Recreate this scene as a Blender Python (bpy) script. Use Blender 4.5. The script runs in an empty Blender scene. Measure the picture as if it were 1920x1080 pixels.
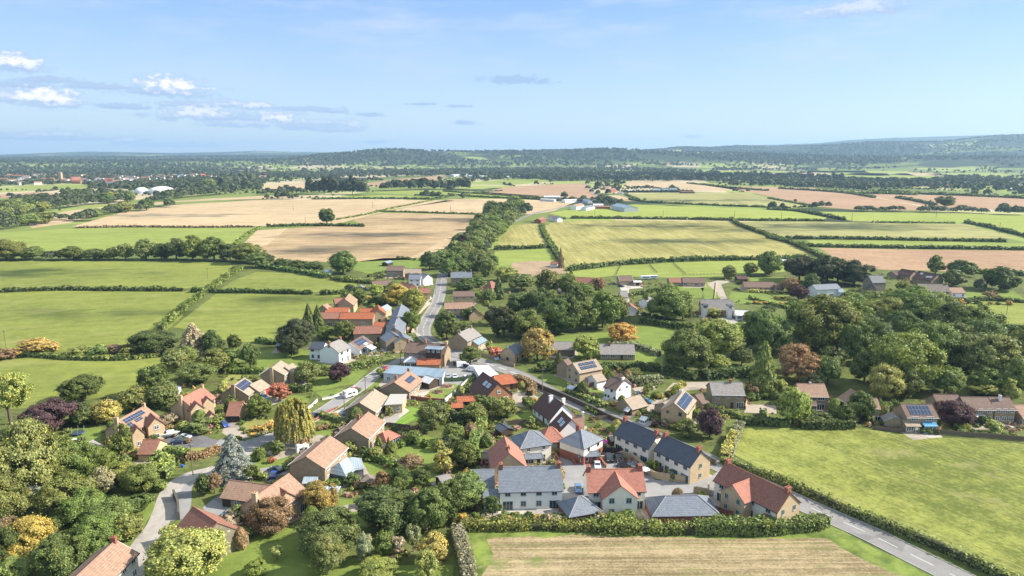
import bpy, math, random
import numpy as np
from mathutils import Vector, Matrix
rad = math.radians
S = bpy.context.scene
COL = S.collection
# ---------------- camera ----------------
H = 85.0                      # drone height in metres
FP = 1280.0                   # focal length, in pixels of a 1920 px wide picture (24 mm equivalent)
PITCH = math.atan(250/1280)
CP, SP = math.cos(PITCH), math.sin(PITCH)
cam = bpy.data.cameras.new('camera'); cam.lens = 24; cam.sensor_width = 36
cam.clip_start = 1; cam.clip_end = 60000
camo = bpy.data.objects.new('camera', cam); COL.objects.link(camo)
camo.location = (0, 0, H); camo.rotation_euler = (rad(90)-PITCH, 0, 0)
S.camera = camo
# ---------------- light ----------------
SUN_EL, SUN_AZ = 35.0, 4.0    # azimuth counted from +X (right of the view) towards +Y (away)
w = bpy.data.worlds.new("World"); S.world = w; w.use_nodes = True
SKY = w.node_tree
sd = bpy.data.lights.new('sun', 'SUN'); sd.energy = 4.8; sd.angle = rad(0.5); sd.color = (1.0, .93, .82)
so = bpy.data.objects.new('sun', sd); COL.objects.link(so)
sv = Vector((math.cos(rad(SUN_AZ))*math.cos(rad(SUN_EL)), math.sin(rad(SUN_AZ))*math.cos(rad(SUN_EL)), math.sin(rad(SUN_EL))))
so.rotation_euler = sv.to_track_quat('Z', 'Y').to_euler()
S.view_settings.view_transform = 'Standard'; S.view_settings.look = 'None'
S.view_settings.exposure = 1.0; S.view_settings.gamma = 1
S.view_settings.use_curve_mapping = False
S.cycles.max_bounces = 5; S.cycles.transparent_max_bounces = 6; S.cycles.diffuse_bounces = 2
S.cycles.glossy_bounces = 2; S.cycles.volume_bounces = 0

class NT:
    """tiny helper for node trees"""
    def __init__(s, nt): s.t = nt; s.n = nt.nodes; s.l = nt.links
    def add(s, typ, ins=None, **kw):
        nd = s.n.new(typ)
        for k, v in kw.items(): setattr(nd, k, v)
        for k, v in (ins or {}).items():
            sk = nd.inputs[k]
            if isinstance(v, bpy.types.NodeSocket): s.l.new(v, sk)
            else:
                if sk.type == 'RGBA' and len(v) == 3: v = (*v, 1)
                sk.default_value = v
        return nd
    def math(s, op, a, b=0.0, c=0.0, clamp=False):
        nd = s.n.new('ShaderNodeMath'); nd.operation = op; nd.use_clamp = clamp
        for i, v in enumerate((a, b, c)):
            if isinstance(v, bpy.types.NodeSocket): s.l.new(v, nd.inputs[i])
            else: nd.inputs[i].default_value = v
        return nd.outputs[0]
    def vmath(s, op, a, b=(0, 0, 0)):
        nd = s.n.new('ShaderNodeVectorMath'); nd.operation = op
        for i, v in enumerate((a, b)):
            if isinstance(v, bpy.types.NodeSocket): s.l.new(v, nd.inputs[i])
            else: nd.inputs[i].default_value = v
        return nd.outputs[1] if op in ('LENGTH', 'DOT_PRODUCT') else nd.outputs[0]
    def mix(s, f, a, b, blend='MIX'):
        nd = s.n.new('ShaderNodeMix'); nd.data_type = 'RGBA'; nd.blend_type = blend
        for i, v in ((0, f), (6, a), (7, b)):
            if isinstance(v, bpy.types.NodeSocket): s.l.new(v, nd.inputs[i])
            else:
                if i and len(v) == 3: v = (*v, 1)
                nd.inputs[i].default_value = v
        return nd.outputs[2]
    def ramp(s, f, lo, hi, a=0.0, b=1.0):
        nd = s.n.new('ShaderNodeMapRange'); nd.interpolation_type = 'SMOOTHSTEP'
        s.l.new(f, nd.inputs[0])
        for i, v in zip((1, 2, 3, 4), (lo, hi, a, b)): nd.inputs[i].default_value = v
        return nd.outputs[0]
    def noise(s, vec, scale, detail=3.0, rough=.55, dist=0.0):
        nd = s.add('ShaderNodeTexNoise', {'Scale': scale, 'Detail': detail, 'Roughness': rough, 'Distortion': dist})
        if vec is not None: s.l.new(vec, nd.inputs['Vector'])
        return nd.outputs['Fac']
    def mapping(s, vec, scale=(1, 1, 1), rot=(0, 0, 0), loc=(0, 0, 0)):
        nd = s.add('ShaderNodeMapping', {'Scale': scale, 'Rotation': rot, 'Location': loc}); s.l.new(vec, nd.inputs[0]); return nd.outputs[0]

# sky with distant clouds at infinity
t = NT(SKY); SKY.nodes.clear()
sk = t.add('ShaderNodeTexSky', sky_type='NISHITA', sun_disc=False, sun_elevation=rad(SUN_EL), sun_rotation=rad(90-SUN_AZ),
           altitude=80, air_density=1.1, dust_density=0.4, ozone_density=5.0)
tc = t.add('ShaderNodeTexCoord')
def skydir(px, py):
    d = Vector(((px-960)/FP, CP + (540-py)/FP*SP, -SP + (540-py)/FP*CP)); return d.normalized()
sep = t.add('ShaderNodeSeparateXYZ', {0: tc.outputs['Generated']})
az = t.math('ARCTAN2', sep.outputs[0], sep.outputs[1]); el = t.math('ARCSINE', sep.outputs[2])
uv = t.add('ShaderNodeCombineXYZ', {0: az, 1: el})
nz = t.add('ShaderNodeTexNoise', {'Vector': t.mapping(uv.outputs[0], (1, 1.7, 1)), 'Scale': 75, 'Detail': 7, 'Roughness': .62})
nzo = t.math('SUBTRACT', nz.outputs['Fac'], .5)
nbig = t.add('ShaderNodeTexNoise', {'Vector': t.mapping(uv.outputs[0], (1, 2.5, 1)), 'Scale': 18, 'Detail': 3})
nbo = t.math('SUBTRACT', nbig.outputs['Fac'], .5)
CL = [ (600,222,40,8,.35),(640,234,40,7,.2),(520,205,40,8,.5),(455,222,60,8,.35),(30,246,40,6,.3),(150,250,60,4,.3),(330,262,70,4,.25),(240,190,50,5,.1),(40,150,40,6,.1),(620,200,20,4,.05),(700,258,20,3,.0),(790,186,22,3,.0),(860,190,18,3,.0), # px, py, half width, half height, brightness (1 white heap, 0 thin grey)
 (22,110,38,16,.9),(85,178,44,17,1),(125,186,34,8,.5),(335,158,46,18,1),(300,163,60,7,.15),(370,188,60,7,.2),(375,203,52,17,.75),(430,186,40,8,.5),
 (480,190,30,8,.6),(430,212,90,9,.2),(530,215,34,13,.85),(580,228,60,9,.15),(662,226,24,9,.5),(560,195,60,5,.1),(88,243,44,7,.5),(238,254,18,7,.6),
 (8,172,24,14,.5),(190,152,50,6,.1),(90,140,34,6,.05),(968,142,58,8,.0),(690,206,24,4,.0),(1530,262,20,6,.7),(1600,8,70,14,.35),(838,276,20,4,.6),(870,222,26,4,.0),(1300,247,14,4,.0)]
white = None; grey = None
for px, py, hw, hh, br in CL:
    d = skydir(px, py); ca, ce = math.atan2(d.x, d.y), math.asin(d.z)-.007
    dx = t.math('MULTIPLY', t.math('SUBTRACT', az, ca), FP/hw/1.35)
    dy = t.math('MULTIPLY', t.math('SUBTRACT', el, ce), FP/hh/1.35)
    # flatter base: distances grow faster below the centre
    dyn = t.math('MULTIPLY', t.math('MINIMUM', dy, 0.0), 1.7); dy2 = t.math('ADD', t.math('MAXIMUM', dy, 0.0), dyn)
    r = t.math('SQRT', t.math('ADD', t.math('MULTIPLY', dx, dx), t.math('MULTIPLY', dy2, dy2)))
    m = t.math('ADD', t.math('ADD', t.math('SUBTRACT', 1.0, r), t.math('MULTIPLY', nzo, 2.5)), t.math('MULTIPLY', nbo, 1.1))
    wm = t.math('MULTIPLY', t.ramp(m, .1, .75), t.ramp(t.math('ADD', dy, t.math('MULTIPLY', nzo, 1.6)), -.35, .3), 0)
    wm = t.math('MULTIPLY', wm, br)
    gm = t.math('MULTIPLY', t.ramp(m, -.15, .55), 1.0 if br < .3 else .95)
    white = wm if white is None else t.math('MAXIMUM', white, wm)
    grey = gm if grey is None else t.math('MAXIMUM', grey, gm)
skb = t.mix(.72, sk.outputs[0], t.mix(t.ramp(el, 0.0, .3), (2.55, 3.15, 3.85), (.80, 1.72, 3.75)))
# pale glow added to the unseen sky overhead, as fill for the shade
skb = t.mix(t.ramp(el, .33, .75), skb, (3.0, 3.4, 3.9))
c0 = t.mix(t.math('MULTIPLY', grey, .85), skb, (1.75, 2.4, 3.6))
cir = t.math('MULTIPLY', t.ramp(t.noise(t.mapping(uv.outputs[0], (1, 4.5, 1), (0, 0, .2)), 5.0, 5, .6), .42, .75), t.ramp(el, .02, .2))
c0 = t.mix(t.math('MULTIPLY', cir, .6), c0, (3.2, 3.5, 4.1))
c1 = t.mix(white, c0, (5.2, 5.1, 5.1))
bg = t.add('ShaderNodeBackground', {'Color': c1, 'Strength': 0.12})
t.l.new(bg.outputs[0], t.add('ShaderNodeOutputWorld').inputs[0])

# ---------------- pixel <-> world ----------------
def rayd(px, py):
    u = (540-py)/FP
    return (px-960)/FP, CP + u*SP, -SP + u*CP
def G(px, py, z=0.0):
    dx, dy, dz = rayd(px, py); k = (z-H)/dz
    return dx*k, dy*k
def P(x, y, z=0.0):
    dep = y*CP + (H-z)*SP; v = -y*SP*-1
    up = (z-H)*CP + y*SP
    return 960 + x/dep*FP, 540 - up/dep*FP, dep
def GL(pts, z=0.0): return [G(a, b, z) for a, b in pts]
def smooth(pts, n=6):
    out = []
    for i in range(len(pts)-1):
        p0 = pts[max(i-1, 0)]; p1 = pts[i]; p2 = pts[i+1]; p3 = pts[min(i+2, len(pts)-1)]
        for k in range(n):
            s = k/n
            out.append(tuple(.5*((2*p1[j]) + (-p0[j]+p2[j])*s + (2*p0[j]-5*p1[j]+4*p2[j]-p3[j])*s*s + (-p0[j]+3*p1[j]-3*p2[j]+p3[j])*s**3) for j in (0, 1)))
    out.append(tuple(pts[-1])); return out

# ---------------- objects ----------------
def tag(o, label=None, cat=None, group=None, kind=None):
    if label: o['label'] = label
    if cat: o['category'] = cat
    if group: o['group'] = group
    if kind: o['kind'] = kind
    return o
def mesh(name, vs, fs, mats=(), mi=None, smooth_=False):
    me = bpy.data.meshes.new(name); me.from_pydata([tuple(v) for v in vs], [], [tuple(f) for f in fs]); me.validate()
    for m in mats: me.materials.append(m)
    if mi is not None:
        for p, i in zip(me.polygons, mi): p.material_index = i
    if smooth_:
        for p in me.polygons: p.use_smooth = True
    me.update(); return me
def link(name, me, parent=None, loc=(0, 0, 0), rz=0.0, rot=None):
    o = bpy.data.objects.new(name, me); COL.objects.link(o)
    if parent: o.parent = parent
    o.location = loc; o.rotation_euler = rot if rot else (0, 0, rz); return o
def empty(name, loc, rz=0.0):
    o = bpy.data.objects.new(name, None); COL.objects.link(o); o.location = loc; o.rotation_euler = (0, 0, rz); o.empty_display_size = .5; return o
class MB:
    def __init__(s): s.v = []; s.f = []
    def box(s, x0, x1, y0, y1, z0, z1):
        b = len(s.v)
        s.v += [(x0,y0,z0),(x1,y0,z0),(x1,y1,z0),(x0,y1,z0),(x0,y0,z1),(x1,y0,z1),(x1,y1,z1),(x0,y1,z1)]
        s.f += [tuple(b+i for i in q) for q in ((0,3,2,1),(4,5,6,7),(0,1,5,4),(1,2,6,5),(2,3,7,6),(3,0,4,7))]; return s
    def poly(s, pts): b = len(s.v); s.v += list(pts); s.f.append(tuple(range(b, b+len(pts)))); return s
    def cyl(s, p0, p1, r0, r1, n=8, cap=True):
        p0, p1 = Vector(p0), Vector(p1); d = (p1-p0).normalized(); a = d.orthogonal().normalized(); c = d.cross(a); b = len(s.v)
        for p, r in ((p0, r0), (p1, r1)):
            for i in range(n):
                q = p + a*math.cos(6.2832*i/n)*r + c*math.sin(6.2832*i/n)*r; s.v.append(tuple(q))
        for i in range(n): j = (i+1) % n; s.f.append((b+i, b+j, b+n+j, b+n+i))
        if cap: s.f.append(tuple(b+n+i for i in range(n))); s.f.append(tuple(b+i for i in reversed(range(n))))
        return s
    def me(s, name, mat): return mesh(name, s.v, s.f, [mat])
def xs(me_verts, M): return [tuple(M @ Vector(v)) for v in me_verts]

# ---------------- materials ----------------
def newmat(name, rough=.8, spec=.3):
    m = bpy.data.materials.new(name); m.use_nodes = True; m.node_tree.nodes.clear(); t = NT(m.node_tree)
    b = t.add('ShaderNodeBsdfPrincipled', {'Roughness': rough, 'Specular IOR Level': spec})
    t.l.new(b.outputs[0], t.add('ShaderNodeOutputMaterial').inputs[0]); return m, t, b
def plain(name, c, rough=.7, spec=.3, metal=0, var=.25, scale=1.5):
    m, t, b = newmat(name, rough, spec); b.inputs['Metallic'].default_value = metal
    tc = t.add('ShaderNodeTexCoord'); n = t.noise(tc.outputs['Object'], scale, 4, .6)
    cc = t.mix(1.0, (*c,), (0, 0, 0)); t.l.new(t.mix(n, tuple(x*(1-var) for x in c), tuple(min(1, x*(1+var)) for x in c)), b.inputs['Base Color']); return m
def tile(name, c1, c2, lichen=(.3, .28, .2), lf=.25, tw=.34, th=.32, spec=.25, rough=.8, grey=.5):
    """roof covering: courses of tiles laid along the slope of a roof whose ridge lies along X"""
    m, t, b = newmat(name, rough, spec); tc = t.add('ShaderNodeTexCoord')
    s = t.add('ShaderNodeSeparateXYZ', {0: tc.outputs['Object']})
    v = t.add('ShaderNodeCombineXYZ', {0: s.outputs[0], 1: t.math('MULTIPLY', s.outputs[2], 1.5)})
    br = t.add('ShaderNodeTexBrick', {'Vector': v.outputs[0], 'Color1': c1, 'Color2': c2, 'Mortar': tuple(x*.35 for x in c1), 'Scale': 1.0,
               'Mortar Size': .05, 'Mortar Smooth': .3, 'Bias': 0.0, 'Brick Width': tw, 'Row Height': th})
    n1 = t.noise(tc.outputs['Object'], .45, 5, .65); n2 = t.noise(tc.outputs['Object'], 3.5, 4, .7)
    c = t.mix(t.ramp(n1, .3, .68, 0, .75), br.outputs['Color'], tuple(x*grey for x in c1))
    c = t.mix(t.math('MULTIPLY', t.ramp(n2, .5, .75), lf), c, lichen)
    # slipped and replaced tiles
    wn = t.add('ShaderNodeTexWhiteNoise', {'Vector': t.add('ShaderNodeVectorMath', {0: t.mapping(v.outputs[0], (1/tw, 1/th, 1))}, operation='FLOOR').outputs[0]}, noise_dimensions='3D')
    c = t.mix(t.math('MULTIPLY', wn.outputs[0], .45), c, tuple(min(1, x*1.5) for x in c2))
    t.l.new(c, b.inputs['Base Color'])
    bp = t.add('ShaderNodeBump', {'Strength': .5, 'Distance': .04, 'Height': br.outputs['Fac']}, invert=True); t.l.new(bp.outputs[0], b.inputs['Normal']); return m
def masonry(name, c1, c2, bw=.45, bh=.2, mort=None, rough=.9, blot=.4):
    m, t, b = newmat(name, rough, .2); tc = t.add('ShaderNodeTexCoord')
    s = t.add('ShaderNodeSeparateXYZ', {0: tc.outputs['Object']})
    v = t.add('ShaderNodeCombineXYZ', {0: t.math('ADD', s.outputs[0], s.outputs[1]), 1: s.outputs[2]})
    br = t.add('ShaderNodeTexBrick', {'Vector': v.outputs[0], 'Color1': c1, 'Color2': c2, 'Mortar': mort or tuple(x*.7 for x in c1), 'Scale': 1.0, 'Mortar Size': .02, 'Brick Width': bw, 'Row Height': bh})
    n = t.noise(tc.outputs['Object'], .6, 5, .65)
    c = t.mix(t.ramp(n, .3, .75, 0, blot), br.outputs['Color'], tuple(x*.6 for x in c2))
    t.l.new(c, b.inputs['Base Color']); return m
def render_mat(name, c, stain=.2):
    m, t, b = newmat(name, .85, .2); tc = t.add('ShaderNodeTexCoord')
    n = t.noise(t.mapping(tc.outputs['Object'], (1, 1, .35)), 1.2, 5, .6)
    t.l.new(t.mix(t.ramp(n, .4, .8, 0, stain), c, tuple(x*.62 for x in c)), b.inputs['Base Color']); return m
RM = dict(
 red=tile('red_clay_tiles', (.44,.20,.145), (.36,.145,.105), lf=.25, grey=.75),
 redd=tile('weathered_red_tiles', (.36,.17,.12), (.27,.125,.09), lf=.35, grey=.6),
 pink=tile('pink_brown_tiles', (.41,.265,.185), (.31,.195,.135), lf=.3, grey=.62, tw=.4, th=.42),
 brown=tile('brown_tiles', (.24,.165,.13), (.175,.115,.09), lf=.3, grey=.6),
 dark=tile('dark_brown_tiles', (.14,.08,.065), (.10,.06,.05), lf=.12, grey=.7),
 slate=tile('blue_grey_slates', (.20,.225,.26), (.15,.17,.205), (.3,.31,.32), lf=.22, grey=.7, spec=.4, rough=.6, tw=.5, th=.36),
 slated=tile('dark_slates', (.085,.10,.125), (.065,.075,.095), (.2,.2,.2), lf=.1, grey=.8, spec=.4, rough=.6, tw=.5, th=.36),
 grey=tile('weathered_grey_tiles', (.34,.31,.29), (.26,.24,.225), (.36,.34,.28), lf=.4, grey=.6),
 tan=tile('tan_concrete_tiles', (.42,.34,.26), (.34,.27,.20), lf=.3, grey=.7),
 orange=tile('orange_pantiles', (.50,.16,.07), (.36,.11,.055), lf=.3, grey=.5, tw=.3, th=.45),
 white=tile('pale_sheet_roofing', (.62,.62,.62), (.55,.56,.58), lf=.2, grey=.8, tw=1.1, th=3),
 metal=tile('grey_blue_sheeting', (.22,.29,.35), (.19,.26,.32), (.35,.35,.33), lf=.25, grey=.8, tw=1.0, th=4, spec=.5, rough=.5),
 thatch=tile('thatch', (.27,.22,.18), (.2,.165,.14), lf=.3, grey=.55, tw=.2, th=1.2),
 bluegl=tile('blue_roof_glazing', (.10,.30,.48), (.08,.26,.42), (.5,.5,.5), lf=.1, grey=.9, tw=.7, th=9, spec=.7, rough=.2),
 glassr=tile('roof_glazing', (.34,.40,.44), (.28,.34,.39), (.5,.5,.5), lf=.1, grey=.8, tw=.6, th=9, spec=.7, rough=.2))
WM = dict(
 ham=masonry('honey_stone', (.60,.46,.29), (.50,.375,.23)), hamd=masonry('brown_stone', (.42,.33,.22), (.33,.255,.165)),
 cream=render_mat('cream_render', (.80,.74,.62)), white=render_mat('white_render', (.83,.83,.82), .12), pale=render_mat('pale_render', (.84,.81,.74)),
 brick=masonry('red_brick', (.40,.16,.11), (.31,.12,.085), .23, .08), obrick=masonry('orange_brick', (.44,.22,.12), (.34,.16,.09), .23, .08),
 stone=masonry('grey_stone', (.30,.26,.19), (.22,.19,.14)), timber=masonry('dark_boarding', (.09,.065,.045), (.07,.05,.035), 3, .18),
 metalw=render_mat('painted_sheet', (.55,.58,.6)))
def glassmat(name, c, rough=.08):
    m, t, b = newmat(name, rough, .8); tc = t.add('ShaderNodeTexCoord')
    t.l.new(t.mix(t.noise(tc.outputs['Object'], 1.1, 3), tuple(x*.5 for x in c), tuple(x*1.6 for x in c)), b.inputs['Base Color']); return m
M_GLASS = glassmat('window_glass', (.035,.05,.065)); M_CGLASS = glassmat('conservatory_glass', (.10,.13,.15))
M_WHITE = plain('white_paint', (.80,.80,.79), .5, var=.05); M_GREEN = plain('sage_green_paint', (.30,.40,.37), .5, var=.1)
M_DOORD = plain('dark_door_paint', (.05,.035,.03), .5); M_DOORR = plain('red_door_paint', (.42,.05,.04), .5); M_DOORG = plain('pale_green_door_paint', (.26,.42,.33), .5, var=.08)
M_BLACK = plain('black_gutter', (.03,.03,.032), .5); M_POT = plain('terracotta', (.40,.17,.10)); M_LEAD = plain('lead_cap', (.30,.31,.33))
M_TIMB = plain('weathered_timber', (.20,.15,.11), scale=6); M_CONC = plain('concrete', (.42,.40,.36), scale=2); M_DARK = plain('dark_metal', (.05,.05,.055))
def solarmat():
    m, t, b = newmat('solar_cells', .15, .9); tc = t.add('ShaderNodeTexCoord')
    br = t.add('ShaderNodeTexBrick', {'Vector': tc.outputs['UV'] if False else tc.outputs['Object'], 'Color1': (.018,.028,.06), 'Color2': (.022,.034,.075), 'Mortar': (.30,.34,.40), 'Scale': 1.0, 'Mortar Size': .03, 'Brick Width': 1.05, 'Row Height': 1.65, 'Bias': 0})
    br.offset = 0; t.l.new(br.outputs['Color'], b.inputs['Base Color']); return m
M_SOLAR = solarmat()
# ================= building kit =================
M_SKYL = glassmat('skylight_glass', (.30,.40,.50), .1)  # light blue base colour stands in for the sky reflected in the panes
_wcache = {}
def wdata(kind, w, h, fm):
    """window data: (pane mesh, frame mesh), lying in the XZ plane, outside towards -Y"""
    k = (kind, round(w, 2), round(h, 2), fm.name)
    if k in _wcache: return _wcache[k]
    p = MB().box(-w/2, w/2, -.03, .05, 0, h).me('pane', M_GLASS)
    f = MB(); b = .09
    f.box(-w/2-b, w/2+b, -.08, .04, -b, 0); f.box(-w/2-b, w/2+b, -.08, .04, h, h+b)
    f.box(-w/2-b, -w/2, -.08, .04, 0, h); f.box(w/2, w/2+b, -.08, .04, 0, h)
    n = 3 if w > 1.9 else 2
    if w > .7:
        for i in range(1, n): x = -w/2 + w*i/n; f.box(x-.05, x+.05, -.075, .03, 0, h)
    if kind == 'w' and h > 1: f.box(-w/2, w/2, -.07, .03, h*.66-.025, h*.66+.025)
    f = f.me('frame', fm); _wcache[k] = (p, f); return p, f
_dcache = {}
def door_me(w, h, m, kind):
    k = (w, h, m.name, kind)
    if k not in _dcache:
        b = MB().box(-w/2, w/2, -.05, .05, 0, h)
        if kind == 'g':
            for i in range(1, 4): b.box(-w/2+.05, w/2-.05, -.075, -.05, h*i/4-.03, h*i/4+.03)
        else: b.box(-w/2+.15, w/2-.15, -.08, -.05, .2, h*.45); b.box(-w/2+.15, w/2-.15, -.08, -.05, h*.52, h*.9)
        _dcache[k] = b.me('door', m)
    return _dcache[k]
def put_openings(root, spec, he, length, place, fm, dm, ground_z=0.0):
    """spec: storeys from the top, '/' between them; tokens spread evenly along the side"""
    rows = spec.split('/'); ns = len(rows)
    for ri, row in enumerate(rows):
        lvl = ns-1-ri; toks = row.split(); n = len(toks)
        for i, k in enumerate(toks):
            if k == '.': continue
            x = ((i+.5)/n-.5)*length
            base = ground_z + (2.75*lvl if ns > 1 else 0)
            if k in 'wWsnvD':
                w, h, z = dict(w=(1.15,1.15,.95), W=(2.1,1.2,.9), s=(.6,.7,1.3), n=(.8,1.15,.95), v=(1.0,1.9,.4), D=(2.3,2.05,.08))[k]
                pm, frm = wdata(k, w, h, fm)
                loc, rz = place(x, base+z)
                o = link('patio_door' if k == 'D' else 'window', pm, root, loc, rz); link('frame', frm, o)
                if k in 'wWn': link('sill', sill_me(w), o)
            else:
                w, h, m = dict(d=(.95,2.05,dm), g=(2.3,2.1,dm), G=(4.2,2.1,dm), b=(3.2,3.0,M_DARK))[k]
                loc, rz = place(x, base+.02)
                link('garage_door' if k in 'gG' else 'door', door_me(w, h, m, 'g' if k in 'gGb' else 'd'), root, loc, rz)
_sc = {}
def sill_me(w):
    if w not in _sc: _sc[w] = MB().box(-w/2-.12, w/2+.12, -.16, .0, -.17, -.095).me('sill', M_CONC)
    return _sc[w]
LAND = []; HFOOT = []
def block(root, base, r, hr, he, sp, roof, wall, F='', L='', R='', B='', ch=(), hip=0.0, ov=.35, fm=None, dm=None, sol=None, sky=None, gut=None, nm='', catF=None, verge=None, gz=0.0):
    """one gabled or hipped volume, placed by the two ends of its ridge (as seen in the photo, at height hr)"""
    fm = fm or M_WHITE; dm = dm or M_DOORD; gut = gut or M_BLACK
    a = Vector((*G(r[0], r[1], hr), 0)); b = Vector((*G(r[2], r[3], hr), 0))
    if a.x > b.x: a, b = b, a
    c = (a+b)/2; ang = math.atan2(b.y-a.y, b.x-a.x); ln = (b-a).length
    L0 = ln + (2*hip if hip else -.5)
    HFOOT.append((c.x, c.y, ang, L0/2+1.0, sp/2+1.0))
    if root is None:
        root = empty(base, (c.x, c.y, 0), ang); T = Matrix.Identity(4); rz = 0.0
    else:
        T = Matrix.LocRotScale(root.location, root.rotation_euler, None).inverted() @ Matrix.LocRotScale(Vector((c.x, c.y, 0)), Matrix.Rotation(ang, 3, 'Z'), None)
        rz = T.to_euler().z
    tl = T.translation
    hx, hy = L0/2, sp/2
    def lk(name, me, parent=root): return link(name, me, parent, (tl.x, tl.y, 0), rz)
    # walls
    wz = he-.02
    if hip: v = [(-hx,-hy,-.3),(hx,-hy,-.3),(hx,hy,-.3),(-hx,hy,-.3),(-hx,-hy,wz),(hx,-hy,wz),(hx,hy,wz),(-hx,hy,wz)]; f = [(4,5,6,7),(0,1,5,4),(1,2,6,5),(2,3,7,6),(3,0,4,7)]
    else:
        v = [(-hx,-hy,-.3),(hx,-hy,-.3),(hx,hy,-.3),(-hx,hy,-.3),(-hx,-hy,wz),(hx,-hy,wz),(hx,hy,wz),(-hx,hy,wz),(-hx,0,hr-.1),(hx,0,hr-.1)]
        f = [(0,1,5,4),(1,2,6,9,5),(2,3,7,6),(3,0,4,8,7),(4,5,9,8),(6,7,8,9)]
    wm = CG if wall == 'glass' else WM[wall]
    wo = lk(nm+'wall', mesh('wall', v, f, [wm]))
    if wall == 'glass':   # glazing bars
        g = MB(); n = max(2, int(L0/1.1))
        for i in range(n+1):
            x = -hx+L0*i/n
            for y in (-hy, hy): g.box(x-.05, x+.05, y-.06, y+.06, 0, wz)
        m_ = max(2, int(sp/1.1))
        for i in range(m_+1):
            y = -hy+sp*i/m_
            for x in (-hx, hx): g.box(x-.065, x+.065, y-.05, y+.05, 0, wz+.01)
        for z0, z1 in ((0, .55), (wz-.16, wz+.03)):
            g.box(-hx-.075, hx+.075, -hy-.075, -hy+.01, z0, z1); g.box(hx-.01, hx+.08, -hy-.07, hy+.07, z0, z1-.005); g.box(-hx-.08, -hx+.01, -hy-.07, hy+.07, z0, z1-.005)
        link('glazing_bars', g.me('bars', fm), wo)
    if catF:  # ground storey in another material, set proud of the wall
        zc = 2.6; g = MB(); g.box(-hx-.04, hx+.04, -hy-.04, hy+.04, -.3, zc); link('brick_base', g.me('base', WM[catF]), wo)
    # roof
    sl = (hr-he)/hy; e = he-ov*sl; ox = ov*.8; th = .16
    if hip:
        X, Y = hx+ov, hy+ov; rx = ln/2
        v = [(-X,-Y,e),(X,-Y,e),(X,Y,e),(-X,Y,e),(-rx,0,hr),(rx,0,hr),(-X,-Y,e-th),(X,-Y,e-th),(X,Y,e-th),(-X,Y,e-th)]
        f = [(0,1,5,4),(1,2,5),(2,3,4,5),(3,0,4),(6,9,8,7),(0,6,7,1),(1,7,8,2),(2,8,9,3),(3,9,6,0)]
    else:
        X, Y = hx+ox, hy+ov
        v = [(-X,-Y,e),(X,-Y,e),(-X,0,hr+.02),(X,0,hr+.02),(-X,Y,e),(X,Y,e),(-X,-Y,e-th),(X,-Y,e-th),(-X,0,hr+.02-th),(X,0,hr+.02-th),(-X,Y,e-th),(X,Y,e-th)]
        f = [(0,1,3,2),(2,3,5,4),(6,8,9,7),(8,10,11,9),(0,6,7,1),(4,5,11,10),(0,2,8,6),(2,4,10,8),(1,7,9,3),(3,9,11,5)]
    ro = lk(nm+'roof', mesh('roof', v, f, [RM[roof]]))
    if he > 2.0 and roof not in ('glassr', 'bluegl'):
        rm = MB()
        if hip:
            for q in ((-X,-Y,-ln/2),(X,-Y,ln/2),(X,Y,ln/2),(-X,Y,-ln/2)): rm.cyl((q[0],q[1],e+.02),(q[2],0,hr+.02),.11,.11,5)
            rm.cyl((-ln/2,0,hr+.04),(ln/2,0,hr+.04),.12,.12,5)
        else: rm.cyl((-X,0,hr+.03),(X,0,hr+.03),.13,.13,6)
        link('ridge_tiles', rm.me('ridge_tiles', RIDGE.get(roof, M_LEAD)), ro)
        for y0_ in (-Y-.12, Y): lk(nm+'gutter', MB().box(-X, X, y0_, y0_+.12, e-th+.02, e-.02).me('gutter', gut))
        if verge:
            g = MB()
            for sx in (-1, 1):
                x0, x1 = (X, X+.06) if sx > 0 else (-X-.06, -X)
                for sy in (-1, 1):
                    b_ = len(g.v); g.v += [(x0,sy*Y,e+.03),(x1,sy*Y,e+.03),(x1,0,hr+.06),(x0,0,hr+.06),(x0,sy*Y,e-.26),(x1,sy*Y,e-.26),(x1,0,hr-.22),(x0,0,hr-.22)]
                    g.f += [tuple(b_+i for i in q) for q in ((0,1,2,3),(4,7,6,5),(0,4,5,1),(1,5,6,2),(2,6,7,3),(3,7,4,0))]
            lk(nm+'bargeboard', g.me('bargeboard', verge))
    def pl(off, angl, yy):
        def f_(x, z):
            q = T @ (Matrix.Rotation(angl, 4, 'Z') @ Vector((x, -yy-.01, 0))); return (q.x, q.y, z), rz+angl
        return f_
    if F: put_openings(root, F, he, L0, pl(0, 0, hy+(.045 if catF else 0)), fm, dm, gz)
    if B: put_openings(root, B, he, L0, pl(0, math.pi, hy), fm, dm)
    if L: put_openings(root, L, he, sp, pl(0, -math.pi/2, hx+(.045 if catF else 0)), fm, dm)
    if R: put_openings(root, R, he, sp, pl(0, math.pi/2, hx), fm, dm)
    for c_ in ch:   # (position along ridge -1..1, offset across, size, material, height above ridge[, external stack])
        tt, oy, s_, cm, up = c_[:5]; x = tt*(hx-s_*.5); z0 = hr-1.6
        if len(c_) > 5: x = tt*(hx+s_*.55); z0 = -.3
        g = MB().box(x-s_*.5, x+s_*.5, oy-s_*.75, oy+s_*.75, z0, hr+up); g.box(x-s_*.58, x+s_*.58, oy-s_*.85, oy+s_*.85, hr+up, hr+up+.12)
        co = lk('chimney', g.me('chimney', WM[cm]))
        for dy in (-.35, .35): link('chimney_pot', MB().cyl((x, oy+dy*s_, hr+up+.12), (x, oy+dy*s_, hr+up+.5), .13, .1, 8).me('pot', M_POT), co)
    ca = math.atan(sl); cr, sr = math.cos(ca), math.sin(ca); slen = math.hypot(hy, hr-he)
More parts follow.
